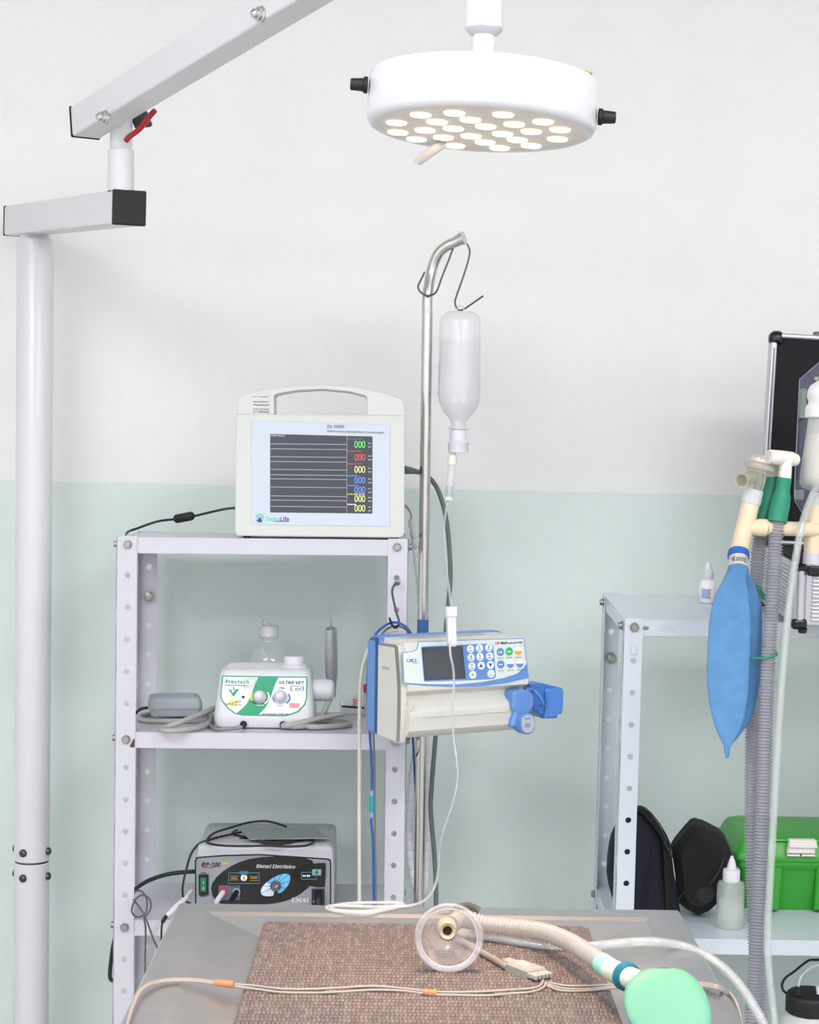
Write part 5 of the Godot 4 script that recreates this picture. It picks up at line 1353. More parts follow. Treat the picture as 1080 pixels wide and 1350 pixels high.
# ---------------------------------------------------------------- cables hung on the tall shelf
func hung_cables() -> void:
	var h := thing("wire_hook", "bent steel wire hook screwed to the right leg of tall shelf", "hook", T(at(524, 768, 3.155)))
	var iv := h.transform.affine_inverse()
	var P := []
	for p in [[524, 768, 3.165], [522, 769.5, 3.155], [518.5, 774, 3.15], [517.2, 781, 3.15], [519.5, 794, 3.15], [523, 808, 3.15], [526, 818, 3.15], [525.5, 824, 3.147], [521, 827.5, 3.14], [516.5, 823, 3.135], [514, 816, 3.13], [513, 814.5, 3.13]]: P.append(iv * at(p[0], p[1], p[2]))
	part(h, "wire", MB.new().tube(spline(P, 5), 0.0018, 8), M.dark_steel)
	part(h, "screw_head", dome_screw(0.005, 0.003), M.zinc, T(iv * at(524, 768, 3.168)))
	var b := thing("blue_lead", "blue lead with teal sleeve looped over wire hook left of the pump", "cable", T(at(490, 1180, 3.1)))
	iv = b.transform.affine_inverse()
	P = []
	for p in [[494, 1260, 3.12], [493, 1186, 3.12], [492, 1114, 3.11], [489.7, 1085, 3.11], [490.3, 1060, 3.11], [490.4, 1030, 3.11], [490, 1005, 3.11], [487.5, 965, 3.11], [485.5, 935, 3.11], [484.5, 905, 3.11], [486, 870, 3.115], [490, 848, 3.12], [498, 833, 3.13], [509, 824, 3.138], [520, 820.5, 3.142], [531, 823.5, 3.142], [540, 832, 3.14], [545, 850, 3.15], [545, 900, 3.19], [544, 960, 3.22], [545.5, 990, 3.27], [547, 1020, 3.34], [552, 1100, 3.38]]: P.append(iv * at(p[0], p[1], p[2]))
	part(b, "cable", MB.new().tube(spline(P, 6), 0.0021, 8), M.blue_cable)
	part(b, "teal_sleeve", MB.new().tube([iv * at(490.2, 1071, 3.11), iv * at(490.4, 1049, 3.11)], 0.0040, 14), mat(rgb(30, 150, 170), 0.4))
	for q in [[490.4, 1049, 490.4, 1042], [490, 1078, 490.2, 1071]]:
		part(b, "clear_collar", MB.new().tube([iv * at(q[0], q[1], 3.11), iv * at(q[2], q[3], 3.11)], 0.0027, 10), mat(rgb(150, 170, 200), 0.4))
	var g := thing("grey_lead", "thin grey lead hanging beside the blue lead left of the pump", "cable", T(at(495, 1180, 3.13)))
	iv = g.transform.affine_inverse()
	P = []
	for p in [[495.5, 1260, 3.135], [495.5, 1180, 3.135], [494.5, 1110, 3.135], [494, 1050, 3.135], [493.5, 1000, 3.135], [492, 960, 3.135], [490, 930, 3.135], [489.5, 890, 3.135], [492, 862, 3.137], [498, 845, 3.14], [508, 831, 3.145], [519, 825.5, 3.148], [530, 827, 3.148], [538, 833, 3.15], [545, 850, 3.17], [550, 900, 3.21]]: P.append(iv * at(p[0], p[1], p[2]))
	part(g, "cable", MB.new().tube(spline(P, 6), 0.0017, 8), mat(rgb(120, 118, 114), 0.45))
	var c := thing("cream_hose", "straight cream hose hanging in front of the tall shelf", "hose", T(at(474, 1180, 3.12)))
	iv = c.transform.affine_inverse()
	P = []
	for p in [[474, 1270, 3.125], [474, 1180, 3.125], [473.7, 1080, 3.125], [474, 1000, 3.125], [474, 950, 3.125], [474.6, 920, 3.125], [476, 895, 3.125], [480, 873, 3.13], [487, 854, 3.14], [498, 840, 3.145], [510, 833, 3.148], [525, 830, 3.15]]: P.append(iv * at(p[0], p[1], p[2]))
	part(c, "hose_length", MB.new().tube(spline(P, 6), 0.0031, 10), clear(rgb(232, 228, 210), 0.75, 0.3))


func soft_form(rows: Array, inv: Transform3D, seg := 20, power := 1.0) -> MB:
	# soft body from measured rows [y, x left, x right, thickness, depth]; each row is a rounded slice
	var rings := []
	for r in rows:
		var a := at(r[1], r[0], r[4]); var b := at(r[2], r[0], r[4])
		var c := (a + b) / 2.0
		var u := (b - a) / 2.0
		var w := (CAM.basis * Vector3.BACK) * float(r[3]) / 2.0
		var ring := []
		for i in seg:
			var t := TAU * i / seg
			var cs := cos(t); var sn := sin(t)
			ring.append(inv * (c + u * signf(cs) * pow(absf(cs), power) + w * signf(sn) * pow(absf(sn), power)))
		rings.append(ring)
	return MB.new().loft(rings)


func ribbed(pts: Array, r: float, deep: float, pitch: float, seg := 16) -> MB:
	# corrugated hose along a line
	var e := even(pts, pitch / 4.0)
	var rr := []
	for i in e.size(): rr.append(r + deep * [0.0, 1.0, 0.0, -1.0][i % 4])
	return MB.new().tube(e, rr, seg)


func inside(inv: Transform3D, a: Array) -> Array:
	var o := []
	for p in trace(a): o.append(inv * p)
	return o


# ---------------------------------------------------------------- breathing circuit
func breathing_circuit() -> void:
	# beige pipe manifold with clear valve on top
	var a := at(990, 664, 2.87); var b := at(975, 725, 2.87)
	var m := thing("pipe_manifold", "beige plastic pipe manifold with clear valve above the blue bag", "pipe manifold", T(at(985, 695, 2.87)))
	var iv := m.transform.affine_inverse()
	var F := along(iv * b, iv * a)
	var L := a.distance_to(b)
	part(m, "tee_pipe", MB.new().lathe([Vector2(0.0115, 0.0), Vector2(0.0128, 0.0), Vector2(0.0132, 0.002), Vector2(0.0132, 0.028), Vector2(0.0128, L), Vector2(0.011, L)], 32, F), M.beige_pipe)
	part(m, "tee_spigot", MB.new().lathe([Vector2(0.0103, -0.014), Vector2(0.0103, 0.002)], 28, F), M.beige_pipe)
	part(m, "side_branch", MB.new().tube(inside(iv, [983, 697, 2.87, 992, 696, 2.868, 1002, 695.5, 2.866, 1010, 695.8, 2.866, 1010.5, 695.8, 2.866, 1012, 696, 2.866]), [0.0095, 0.0105, 0.0128, 0.0128, 0.0122, 0.0105], 24), M.beige_pipe)
	part(m, "cross_pipe", MB.new().tube(inside(iv, [1010, 696, 2.866, 1100, 699, 2.9]), 0.0104, 24), M.beige_pipe)
	part(m, "riser_pipe", MB.new().tube(inside(iv, [1078, 664, 2.9, 1075, 684, 2.9, 1073, 706, 2.9, 1071, 731, 2.9]), [0.0122, 0.0148, 0.0148, 0.0118], 24), M.beige_pipe)
	part(m, "riser_collar", MB.new().tube(inside(iv, [1071, 729, 2.9, 1070, 744, 2.9]), 0.0126, 24), mat(rgb(208, 208, 218), 0.35))
	part(m, "canister_collar", MB.new().tube(inside(iv, [1080, 650, 2.9, 1078, 666, 2.9]), 0.0126, 24), mat(rgb(208, 212, 214), 0.35))
	part(m, "milky_collar", MB.new().lathe([Vector2(0.0112, L - 0.002), Vector2(0.0138, L), Vector2(0.0142, L + 0.004), Vector2(0.0136, L + 0.02), Vector2(0.0122, L + 0.021)], 30, F), clear(rgb(226, 228, 230), 0.82, 0.3))
	var vm := clear(rgb(214, 208, 188), 0.2, 0.06)
	var va := part(m, "clear_valve", MB.new().lathe([Vector2(0.0122, L + 0.019), Vector2(0.0128, L + 0.036), Vector2(0.0145, L + 0.045), Vector2(0.0205, L + 0.050), Vector2(0.0215, L + 0.053), Vector2(0.0205, L + 0.0575), Vector2(0.0175, L + 0.0595), Vector2(0.0165, L + 0.061)], 36, F), vm)
	part(va, "valve_flange", MB.new().lathe([Vector2(0.0165, L + 0.0495), Vector2(0.0222, L + 0.0505), Vector2(0.0225, L + 0.0535), Vector2(0.0222, L + 0.0565), Vector2(0.016, L + 0.058)], 10, F), clear(rgb(206, 198, 172), 0.36, 0.08))
	part(va, "valve_cap", MB.new().lathe([Vector2(0.0158, L + 0.058), Vector2(0.0158, L + 0.0685), Vector2(0.0148, L + 0.0705), Vector2(0, L + 0.0705)], 30, F), clear(rgb(220, 208, 202), 0.26, 0.06))
	part(va, "valve_disc", MB.new().lathe([Vector2(0, L + 0.0605), Vector2(0.0152, L + 0.0605), Vector2(0.0152, L + 0.0655), Vector2(0, L + 0.0655)], 24, F), mat(rgb(232, 228, 222), 0.4))
	part(va, "valve_spring", MB.new().lathe([Vector2(0.0055, L + 0.02), Vector2(0.0055, L + 0.046)], 14, F * T(Vector3(0.004, 0, 0.0)), TAU, 6, 0.1), clear(rgb(120, 150, 142), 0.5, 0.2))
	var p0 := iv * at(992, 629, 2.868); var p1 := iv * at(978, 633.5, 2.83)
	var S := along(p0, p1)
	part(va, "side_port", MB.new().lathe([Vector2(0.0085, -0.004), Vector2(0.0095, 0.002), Vector2(0.0105, p0.distance_to(p1)), Vector2(0.0086, p0.distance_to(p1)), Vector2(0.0078, 0.004)], 28, S), clear(rgb(206, 198, 166), 0.46, 0.08))
	# white wye with two sockets
	var w := thing("wye_connector", "white plastic wye connector above the two green cuffs", "tube connector", T(at(1032, 605, 2.87)))
	iv = w.transform.affine_inverse()
	part(w, "cross_tube", MB.new().tube(inside(iv, [1014, 602, 2.852, 1016, 602.2, 2.853, 1030, 603.5, 2.865, 1043, 605.2, 2.88, 1049, 606.5, 2.886]), [0.0096, 0.0103, 0.0106, 0.0106, 0.0088], 26), mat(rgb(238, 235, 228), 0.35))
	part(w, "bore", MB.new().lathe([Vector2(0, 0), Vector2(0.0078, 0)], 20, along(iv * at(1013.7, 602, 2.8518), iv * at(1000, 601, 2.84))), mat(rgb(206, 200, 182), 0.5))
	part(w, "front_socket", MB.new().tube(inside(iv, [1036, 604, 2.868, 1035.5, 618, 2.868, 1034.5, 633, 2.868]), [0.0096, 0.0094, 0.0094], 24), mat(rgb(238, 235, 228), 0.35))
	part(w, "rear_socket", MB.new().tube(inside(iv, [1024, 604, 2.885, 1021, 616, 2.89, 1018, 631, 2.895]), [0.009, 0.009, 0.009], 24), mat(rgb(226, 224, 214), 0.35))
	# two corrugated hoses with green cuffs
	var lines := [[1034.5, 630, 2.868, 1030, 660, 2.868, 1024.5, 690, 2.866, 1021, 740, 2.86, 1017, 800, 2.855, 1013.5, 860, 2.85, 1010.5, 920, 2.85, 1008, 1000, 2.85, 1006, 1060, 2.85, 1003.5, 1120, 2.85, 1001.5, 1180, 2.85, 998.5, 1240, 2.85, 996, 1290, 2.85, 992, 1350, 2.85, 988, 1450, 2.84, 984, 1600, 2.83, 978, 1720, 2.8], [1019.5, 628, 2.895, 1014, 655, 2.895, 1005, 688, 2.895, 999, 740, 2.895, 995, 800, 2.895, 993, 870, 2.893, 992.5, 950, 2.89, 992, 1040, 2.885, 992, 1110, 2.88, 993.5, 1170, 2.878, 996, 1225, 2.876, 999.5, 1290, 2.876, 1002, 1350, 2.876, 1004, 1450, 2.87, 1004, 1600, 2.86, 1002, 1725, 2.84]]
	for k in 2:
		var h := thing("corrugated_hose", ["clear corrugated breathing hose with green cuff, nearer of the hanging pair", "clear corrugated breathing hose with green cuff, farther of the hanging pair behind the blue bag"][k], "breathing hose", T(at(lines[k][0], lines[k][1], lines[k][2])), "corrugated breathing hoses")
		iv = h.transform.affine_inverse()
		var sp := spline(inside(iv, lines[k]), 8)
		part(h, "hose_length", ribbed(sp.slice(13), 0.0101, 0.0019, 0.0046), M.clear_ribbed)
		var cf := even(sp.slice(0, 17), 0.004)
		var rr := []
		var n := cf.size()
		for i in n:
			var f := float(i) / (n - 1)
			rr.append(0.0103 if f < 0.3 else (lerpf(0.0105, 0.0132, (f - 0.3) / 0.14) if f < 0.44 else (0.0134 if f < 0.62 else 0.0141)))
		part(h, "green_cuff", MB.new().tube(cf, rr, 28), M.green_rubber)
	# blue reservoir bag
	var bg := thing("breathing_bag", "flat blue rubber breathing bag hanging from beige pipe", "breathing bag", T(at(972, 745, 2.86)))
	iv = bg.transform.affine_inverse()
	var rows := []
	for r in [[746, 961, 986, 0.028], [753, 959, 985.5, 0.026], [760, 955.5, 984, 0.02], [770, 950, 984.5, 0.015], [785, 943, 987, 0.013], [800, 938.5, 988.8, 0.012], [820, 935, 989.8, 0.011], [850, 933, 989, 0.011], [880, 932, 988, 0.011], [905, 932.6, 987.2, 0.011], [925, 935, 985, 0.011], [945, 939, 981.5, 0.01], [960, 943.5, 977, 0.01], [972, 948.5, 971, 0.009], [980, 953, 965.5, 0.008], [985, 954.6, 963, 0.007], [990, 955, 962.6, 0.007], [996, 955.8, 962, 0.006], [999.5, 957.5, 960.5, 0.003]]:
		rows.append([r[0], r[1], r[2], r[3] * (0.75 if r[0] > 780 else 1.0), 2.842])
	part(bg, "front_fold", soft_form(rows, iv, 28, 0.8), M.bag_blue)
	rows = []
	for r in [[753, 968, 986.5, 0.016], [760, 966, 991, 0.012], [770, 964, 995.5, 0.011], [785, 962, 1001, 0.011], [800, 960, 1004, 0.011], [820, 958, 1005.5, 0.011], [860, 955, 1005, 0.011], [890, 954, 1003.5, 0.011], [915, 954, 1000, 0.011], [940, 955, 993, 0.011], [960, 956, 983, 0.01], [974, 956, 972, 0.008], [982, 957, 964, 0.005]]:
		rows.append([r[0], r[1], r[2], r[3] * 0.7, 2.87 if r[0] > 765 else 2.862])
	part(bg, "rear_fold", soft_form(rows, iv, 24, 0.8), M.bag_blue)
	var n0 := iv * at(973.3, 752, 2.85); var n1 := iv * at(973.8, 728, 2.868)
	var N := along(n0, n1)
	var nl := n0.distance_to(n1)
	part(bg, "neck_band", MB.new().lathe([Vector2(0.0138, 0.0), Vector2(0.0138, nl * 0.68)], 32, N), mat(rgb(206, 198, 184), 0.55))
	part(bg, "neck_ring", MB.new().lathe([Vector2(0.0142, nl * 0.66), Vector2(0.0154, nl * 0.68), Vector2(0.0156, nl * 0.85), Vector2(0.0154, nl * 1.0), Vector2(0.0125, nl * 1.02)], 32, N), mat(rgb(38, 100, 186), 0.4))
	part(bg, "neck_bead", MB.new().lathe([Vector2(0.0128, -0.002), Vector2(0.0146, -0.0015), Vector2(0.0152, 0.0005), Vector2(0.0146, 0.0025), Vector2(0.0128, 0.003)], 32, N), M.bag_blue)
	# the word on the neck band, letter by letter round the curve
	var up := N.basis.y
	var front := (iv.basis * (CAM.basis * Vector3.BACK)); front = (front - up * front.dot(up)).normalized()
	var right := up.cross(front)
	var txt := "®Latex2"
	for i in txt.length():
		var th := (i - 3.2) * 0.24
		var dirn := front * cos(th) + right * sin(th)
		letters(bg, "neck_print", txt[i], 0.0078 if i != 0 else 0.0062, Transform3D(Basis(up.cross(dirn), up, dirn), n0 + up * nl * 0.36 + dirn * 0.0138), mat(rgb(60, 92, 130), 0.5), 0.82, "Droid Serif")
	# green band round the bag and hoses
	var gb := thing("rubber_band", "thin green rubber band around the blue bag and corrugated hoses", "rubber band", T(at(1004, 866, 2.87)))
	iv = gb.transform.affine_inverse()
	var ring := inside(iv, [985, 867.5, 2.853, 997, 868, 2.843, 1010, 867, 2.834, 1020, 865, 2.837, 1024.5, 863, 2.85, 1022, 859, 2.872, 1010, 852, 2.9, 995, 850, 2.912, 983, 855, 2.9, 978, 862, 2.876])
	part(gb, "band", MB.new().tube(spline(ring, 6, true), 0.0018, 8), mat(rgb(48, 148, 112), 0.45))
	part(gb, "band_tail", MB.new().tube(spline(inside(iv, [998, 772, 2.885, 1003, 779, 2.88, 1009, 789, 2.876, 1013, 793, 2.878]), 5), 0.0046, 12, true, 0.4), mat(rgb(48, 148, 112), 0.45))
	# clear supply hose
	var ch := thing("clear_hose", "clear supply hose hanging from absorber canister past green toolbox to the floor", "hose", T(at(1075, 645, 2.87)))
	iv = ch.transform.affine_inverse()
	var sp2 := spline(inside(iv, [1078, 640, 2.885, 1073, 650, 2.872, 1065, 670, 2.855, 1057, 695, 2.84, 1049.5, 735, 2.83, 1043, 780, 2.825, 1037, 830, 2.82, 1032, 890, 2.82, 1027, 960, 2.82, 1023, 1030, 2.82, 1019, 1100, 2.82, 1015, 1170, 2.82, 1012.5, 1220, 2.82, 1012.5, 1255, 2.82, 1015, 1290, 2.815, 1019, 1325, 2.81, 1022, 1360, 2.8, 1026, 1480, 2.79, 1028, 1600, 2.78, 1022, 1740, 2.76]), 7)
	part(ch, "hose_wall", MB.new().tube(sp2, 0.0054, 14), clear(rgb(226, 230, 226), 0.3, 0.1))
	part(ch, "hose_bore", MB.new().tube(sp2, 0.0034, 10), clear(rgb(196, 210, 218), 0.25, 0.1))
	# absorber canister
	var c0 := at(1084.5, 648, 2.9); var c1 := at(1096, 500, 2.9)
	var C := along(c0, c1)
	var cl := c0.distance_to(c1)
	var ca := thing("absorber_canister", "translucent white absorber canister of pale granules in front of black case lid", "canister", C)
	var gm := mat(rgb(240, 232, 222), 0.8)
	gm.uv1_triplanar = true; gm.uv1_scale = Vector3(14, 14, 14)
	gm.albedo_texture = noise_tex(0.03, 77, Color(1.0, 0.95, 0.90), Color(0.96, 0.97, 1.0))
	gm.normal_enabled = true; gm.normal_texture = noise_tex(0.045, 31, Color.BLACK, Color.WHITE, true, 12.0)
	part(ca, "granules", MB.new().lathe([Vector2(0, 0.012), Vector2(0.026, 0.012), Vector2(0.031, 0.018), Vector2(0.027, cl * 0.5), Vector2(0, cl * 0.52)], 32), gm)
	part(ca, "canister_wall", MB.new().lathe([Vector2(0, 0), Vector2(0.02, 0.0), Vector2(0.03, 0.004), Vector2(0.0335, 0.01), Vector2(0.0338, 0.02), Vector2(0.028, cl * 0.66)], 40), clear(rgb(236, 238, 238), 0.5, 0.3))
	part(ca, "lid", MB.new().lathe([Vector2(0.03, cl * 0.64), Vector2(0.0335, cl * 0.65), Vector2(0.0335, cl * 0.73), Vector2(0.0318, cl * 0.76), Vector2(0.03, cl * 0.765), Vector2(0.03, cl * 0.79), Vector2(0.0325, cl * 0.83), Vector2(0.0325, cl * 0.88), Vector2(0.029, cl * 0.93), Vector2(0.02, cl * 0.975), Vector2(0, cl)], 44), mat(rgb(236, 236, 234), 0.4))


# ---------------------------------------------------------------- open aluminium case
func case_on_shelf() -> void:
	var fz := 0.105
	var x0 := loc(RS * T(Vector3(0, 0, fz)), 0, 1047.5, 800).x
	var X := RS * T(Vector3(x0, 0.007, fz))
	var W := 0.42; var D := 0.30; var H := 0.092
	var t := thing("aluminium_case", "open aluminium case with ribbed sides and black lined lid on low shelf", "case", X)
	var al := mat(rgb(198, 200, 206), 0.32, 0.85)
	part(t, "base_shell", MB.new().rbox(Vector3(W / 2, H / 2, -D / 2), Vector3(W - 0.006, H - 0.004, D - 0.006), 0.004), al)
	# ribbed sheets on the front and the left side
	for k in 13:
		part(t, "rib", MB.new().rbox(Vector3(W / 2, 0.012 + k * 0.0058, -0.0025), Vector3(W - 0.05, 0.0042, 0.004), 0.0018, Transform3D(), 1), al)
		part(t, "rib", MB.new().rbox(Vector3(0.0025, 0.012 + k * 0.0058, -D / 2), Vector3(0.004, 0.0042, D - 0.05), 0.0018, Transform3D(), 1), al)
	for x in [0.0085, W - 0.0085]:
		for z in [-0.0085, -D + 0.0085]:
			part(t, "corner_post", MB.new().lathe([Vector2(0.0105, 0.004), Vector2(0.0105, H - 0.004)], 24, T(Vector3(x, 0, z))), al)
			part(t, "lower_corner", MB.new().rbox(Vector3(x, 0.006, z), Vector3(0.0235, 0.017, 0.0235), 0.006), M.black_gloss)
			part(t, "upper_corner", MB.new().rbox(Vector3(x, H - 0.003, z), Vector3(0.0235, 0.009, 0.0235), 0.0035), M.black_gloss)
			part(t, "foot", MB.new().lathe([Vector2(0.006, -0.007), Vector2(0.0075, 0.0), Vector2(0, 0.0)], 14, T(Vector3(absf(x - 0.022) + 0.0 if x < 0.1 else x - 0.02, 0, z + (0.008 if z > -0.1 else -0.0)))), M.black)
	part(t, "rim_frame", MB.new().rbox(Vector3(W / 2, H - 0.001, -0.004), Vector3(W - 0.03, 0.008, 0.009), 0.003), al)
	part(t, "rim_frame", MB.new().rbox(Vector3(0.004, H - 0.001, -D / 2), Vector3(0.009, 0.008, D - 0.03), 0.003), al)
	part(t, "latch", MB.new().rbox(Vector3(0.0265, H - 0.006, 0.0025), Vector3(0.019, 0.015, 0.008), 0.003), M.black_gloss)
	part(t, "foam_bed", MB.new().rbox(Vector3(W / 2, H + 0.001, -D / 2), Vector3(W - 0.024, 0.004, D - 0.03), 0.001), mat(rgb(26, 26, 28), 0.95))
	# lid standing up at the back
	var lh := 0.345
	var lx := T(Vector3(0.0, H, -D - 0.002), Vector3(-3.0, 0, -2.0))
	var lid := Node3D.new()
	lid.name = "lid"
	t.add_child(lid)
	lid.transform = lx
	part(lid, "lid_shell", MB.new().rbox(Vector3(W / 2, lh / 2, -0.022), Vector3(W - 0.008, lh - 0.008, 0.04), 0.008), al)
	part(lid, "black_lining", MB.new().rbox(Vector3(W / 2, lh / 2, -0.0), Vector3(W - 0.02, lh - 0.02, 0.006), 0.002), mat(rgb(24, 24, 27), 0.9))
	for x in [0.0055, W - 0.0055]:
		part(lid, "side_frame", MB.new().rbox(Vector3(x, lh / 2, -0.006), Vector3(0.011, lh - 0.03, 0.026), 0.004), al)
		part(lid, "frame_groove", MB.new().rbox(Vector3(x, lh / 2, 0.0072), Vector3(0.0018, lh - 0.05, 0.001), 0.0004, Transform3D(), 1), mat(rgb(90, 92, 104), 0.4, 0.5))
		for y in [0.01, lh - 0.01]:
			part(lid, "lid_corner", MB.new().rbox(Vector3(x + (0.005 if x < 0.1 else -0.005), y, -0.006), Vector3(0.026, 0.026, 0.028), 0.0115), M.black_gloss)
	for y in [0.0055, lh - 0.0055]:
		part(lid, "end_frame", MB.new().rbox(Vector3(W / 2, y, -0.006), Vector3(W - 0.03, 0.009, 0.026), 0.004), al)
	part(lid, "hinge_knuckle", MB.new().rbox(Vector3(0.085, lh + 0.001, -0.006), Vector3(0.03, 0.008, 0.016), 0.003), M.dark_steel)
	# smoked acrylic plate of the apparatus inside
	var pl := thing("acrylic_plate", "smoked clear acrylic plate with screws in front of the black case lining", "acrylic plate", T(at(1060, 660, 3.08)))
	var iv := pl.transform.affine_inverse()
	var Z := Transform3D(Basis.IDENTITY, at(1060, 660, 3.08))
	part(pl, "plate", MB.new().prism(locs(Z, 0, [1054.5, 500, 1086, 473, 1140, 470, 1140, 690, 1070, 690, 1049, 660, 1047.5, 652]), -0.004, 0.0, Transform3D(), 0.0008), clear(rgb(74, 78, 110), 0.4, 0.06))
	var e := []
	for p in [[1064, 686], [1048.2, 660], [1047.4, 650], [1054.3, 500], [1088, 471]]:
		var q := loc(Z, 0, p[0], p[1]); e.append(Vector3(q.x, q.y, 0.0005))
	part(pl, "polished_edge", MB.new().tube(e, 0.0008, 6), clear(rgb(170, 172, 190), 0.6, 0.1))
	for p in [[1077, 499.5], [1075, 678]]:
		var q := loc(Z, 0, p[0], p[1])
		part(pl, "screw", dome_screw(0.0048, 0.003), M.zinc, T(Vector3(q.x, q.y, 0.0)))
	var gq := loc(Z, 0, 1057.5, 521)
	part(pl, "gauge_tube", MB.new().tube([Vector3(gq.x, gq.y + 0.01, 0.008), Vector3(gq.x, gq.y - 0.035, 0.008)], 0.0055, 14), clear(rgb(150, 180, 160), 0.35, 0.1))
	part(pl, "plate_foot", MB.new().rbox(Vector3(gq.x - 0.002, loc(Z, 0, 1057, 652).y, 0.007), Vector3(0.013, 0.016, 0.012), 0.002), clear(rgb(150, 152, 164), 0.45, 0.1))


# ---------------------------------------------------------------- goods on the low shelf
func low_shelf_goods() -> void:
	var o := on(RS, 0.0, 932.5, 794.5)
	var d := thing("dropper_bottle", "small white eye dropper bottle with blue print on top of low shelf", "dropper bottle", RS * T(o))
	part(d, "bottle_body", MB.new().lathe([Vector2(0, 0.0005), Vector2(0.0122, 0.0005), Vector2(0.0135, 0.002), Vector2(0.0138, 0.026), Vector2(0.0132, 0.031), Vector2(0.0105, 0.0355), Vector2(0.0082, 0.0375), Vector2(0.0082, 0.041)], 28), mat(rgb(240, 241, 244), 0.35))
	part(d, "dropper_cap", MB.new().lathe([Vector2(0.009, 0.04), Vector2(0.0094, 0.0405), Vector2(0.009, 0.053), Vector2(0.0055, 0.0545), Vector2(0.0042, 0.063), Vector2(0.003, 0.0665), Vector2(0, 0.067)], 28, Transform3D(), TAU, 24, 0.012), M.white_plastic)
	var lb := MB.new()
	lb.lathe([Vector2(0.0141, 0.0085), Vector2(0.0141, 0.0245)], 6, T(Vector3.ZERO, Vector3(0, -110, 0)), 0.55)
	part(d, "blue_label", lb, mat(rgb(150, 184, 232), 0.5))
	for k in 7:
		var tx := MB.new()
		tx.lathe([Vector2(0.0141, 0.0085 + k * 0.0023), Vector2(0.0141, 0.0097 + k * 0.0023)], 5, T(Vector3.ZERO, Vector3(0, -74 - 4 * (k % 3), 0)), 0.62 - 0.07 * (k % 3))
		part(d, "label_print", tx, mat(rgb(110, 112, 128), 0.5))
	# navy bag
	var Y := -0.4984
	var nb := thing("navy_bag", "dark navy fabric bag with black zip band standing behind shelf leg", "bag", RS * T(on(RS, Y, 850, 1205)))
	var iv := nb.transform.affine_inverse()
	var rows := []
	for r in [[1063, 838, 848, 0.02], [1066, 832, 853, 0.045], [1072, 824, 860, 0.065], [1085, 813, 870, 0.08], [1100, 806.5, 879, 0.09], [1112, 803.5, 884, 0.095], [1130, 801, 885.5, 0.1], [1150, 800, 888, 0.1], [1165, 802, 891, 0.1], [1180, 806, 893.5, 0.1], [1198, 812, 896, 0.098], [1204, 815, 896.5, 0.09]]:
		rows.append([r[0], r[1], r[2], r[3], 3.235])
	var navy := mat(rgb(20, 23, 40), 0.85)
	for mm in [navy]:
		mm.uv1_triplanar = true; mm.uv1_scale = Vector3(30, 30, 30)
		mm.normal_enabled = true; mm.normal_scale = 0.5; mm.normal_texture = noise_tex(0.2, 12, Color.BLACK, Color.WHITE, true, 4.0, 256)
	part(nb, "fabric_body", soft_form(rows, iv, 28, 0.75), navy)
	var bl := mat(rgb(14, 13, 15), 0.85)
	part(nb, "zip_band", MB.new().tube(spline(inside(iv, [838, 1066, 3.210, 850, 1071, 3.200, 862, 1084, 3.195, 873, 1099, 3.192, 878, 1112, 3.188, 879, 1130, 3.185, 880.5, 1160, 3.185, 882, 1203, 3.190]), 6), 0.0085, 14, true, 0.45), bl)
	part(nb, "zip_teeth", MB.new().tube(spline(inside(iv, [848, 1066, 3.203, 860, 1077, 3.195, 870, 1090, 3.190, 879, 1108, 3.185]), 6), 0.0018, 8), M.black_gloss)
	part(nb, "zip_puller", MB.new().tube(spline(inside(iv, [876, 1108, 3.181, 879, 1115, 3.179, 883, 1122, 3.177, 886, 1131, 3.175]), 4), 0.0026, 10, true, 0.6), M.black_gloss)
	part(nb, "fold", MB.new().tube(spline(inside(iv, [855, 1118, 3.195, 862, 1122, 3.188, 858, 1140, 3.187, 853, 1170, 3.187, 850, 1203, 3.190]), 5), 0.0045, 12), navy)
	# black pouch, tilted against it
	var bp := thing("black_pouch", "black fabric pouch with piped edge leaning between navy bag and green toolbox", "bag", RS * T(on(RS, Y, 925, 1207)))
	iv = bp.transform.affine_inverse()
	var Z := Transform3D(Basis(Vector3.UP, deg_to_rad(-6)), at(925, 1150, 3.203))
	var rel := bp.transform.affine_inverse() * Z
	part(bp, "fabric_body", MB.new().prism(locs(Z, 0, [886, 1124, 892, 1114, 903, 1101, 912, 1091, 918, 1089, 930, 1092.5, 948, 1102, 957, 1110, 962, 1121, 967, 1133, 967, 1142, 962, 1160, 956, 1180, 948, 1192, 936, 1203, 927, 1207, 920, 1206.5, 905, 1201, 897, 1193, 893, 1185, 892, 1165]), -0.07, 0.0, rel, 0.013), mat(rgb(13, 13, 16), 0.85))
	part(bp, "piping", MB.new().tube(spline(inside(iv, [917, 1090, 3.190, 927, 1101, 3.180, 938, 1112, 3.176, 943, 1122, 3.174, 940, 1132, 3.174, 925, 1152, 3.174, 908, 1171, 3.174, 897, 1182, 3.176, 896, 1189, 3.177, 906, 1198, 3.181, 924, 1206.5, 3.190]), 6), 0.0014, 8), bl)
	part(bp, "patch", MB.new().prism(locs(Z, 0.0006, arc_px(930, 1180, 12, 11, 0, 350, 11.5)), 0.0, 0.001, rel), mat(rgb(38, 38, 42), 0.8))
	part(bp, "zip", MB.new().tube(spline(inside(iv, [936, 1166, 3.174, 944, 1155, 3.174, 951, 1143, 3.174, 954, 1130, 3.175]), 5), 0.0022, 8), M.black_gloss)
	# green toolbox
	var tb0 := on(RS, Y, 1018, 1199)
	var x0 := on(RS, Y, 984, 1199).x
	var TB := RS * T(Vector3(x0, Y, tb0.z))
	var tb := thing("toolbox", "bright green plastic toolbox with white latch on low shelf", "toolbox", TB)
	var tw := 0.33; var td := 0.135; var ht := -loc(TB, 0, 1018, 1199).y + loc(TB, 0, 1018, 1131).y
	var rg := []
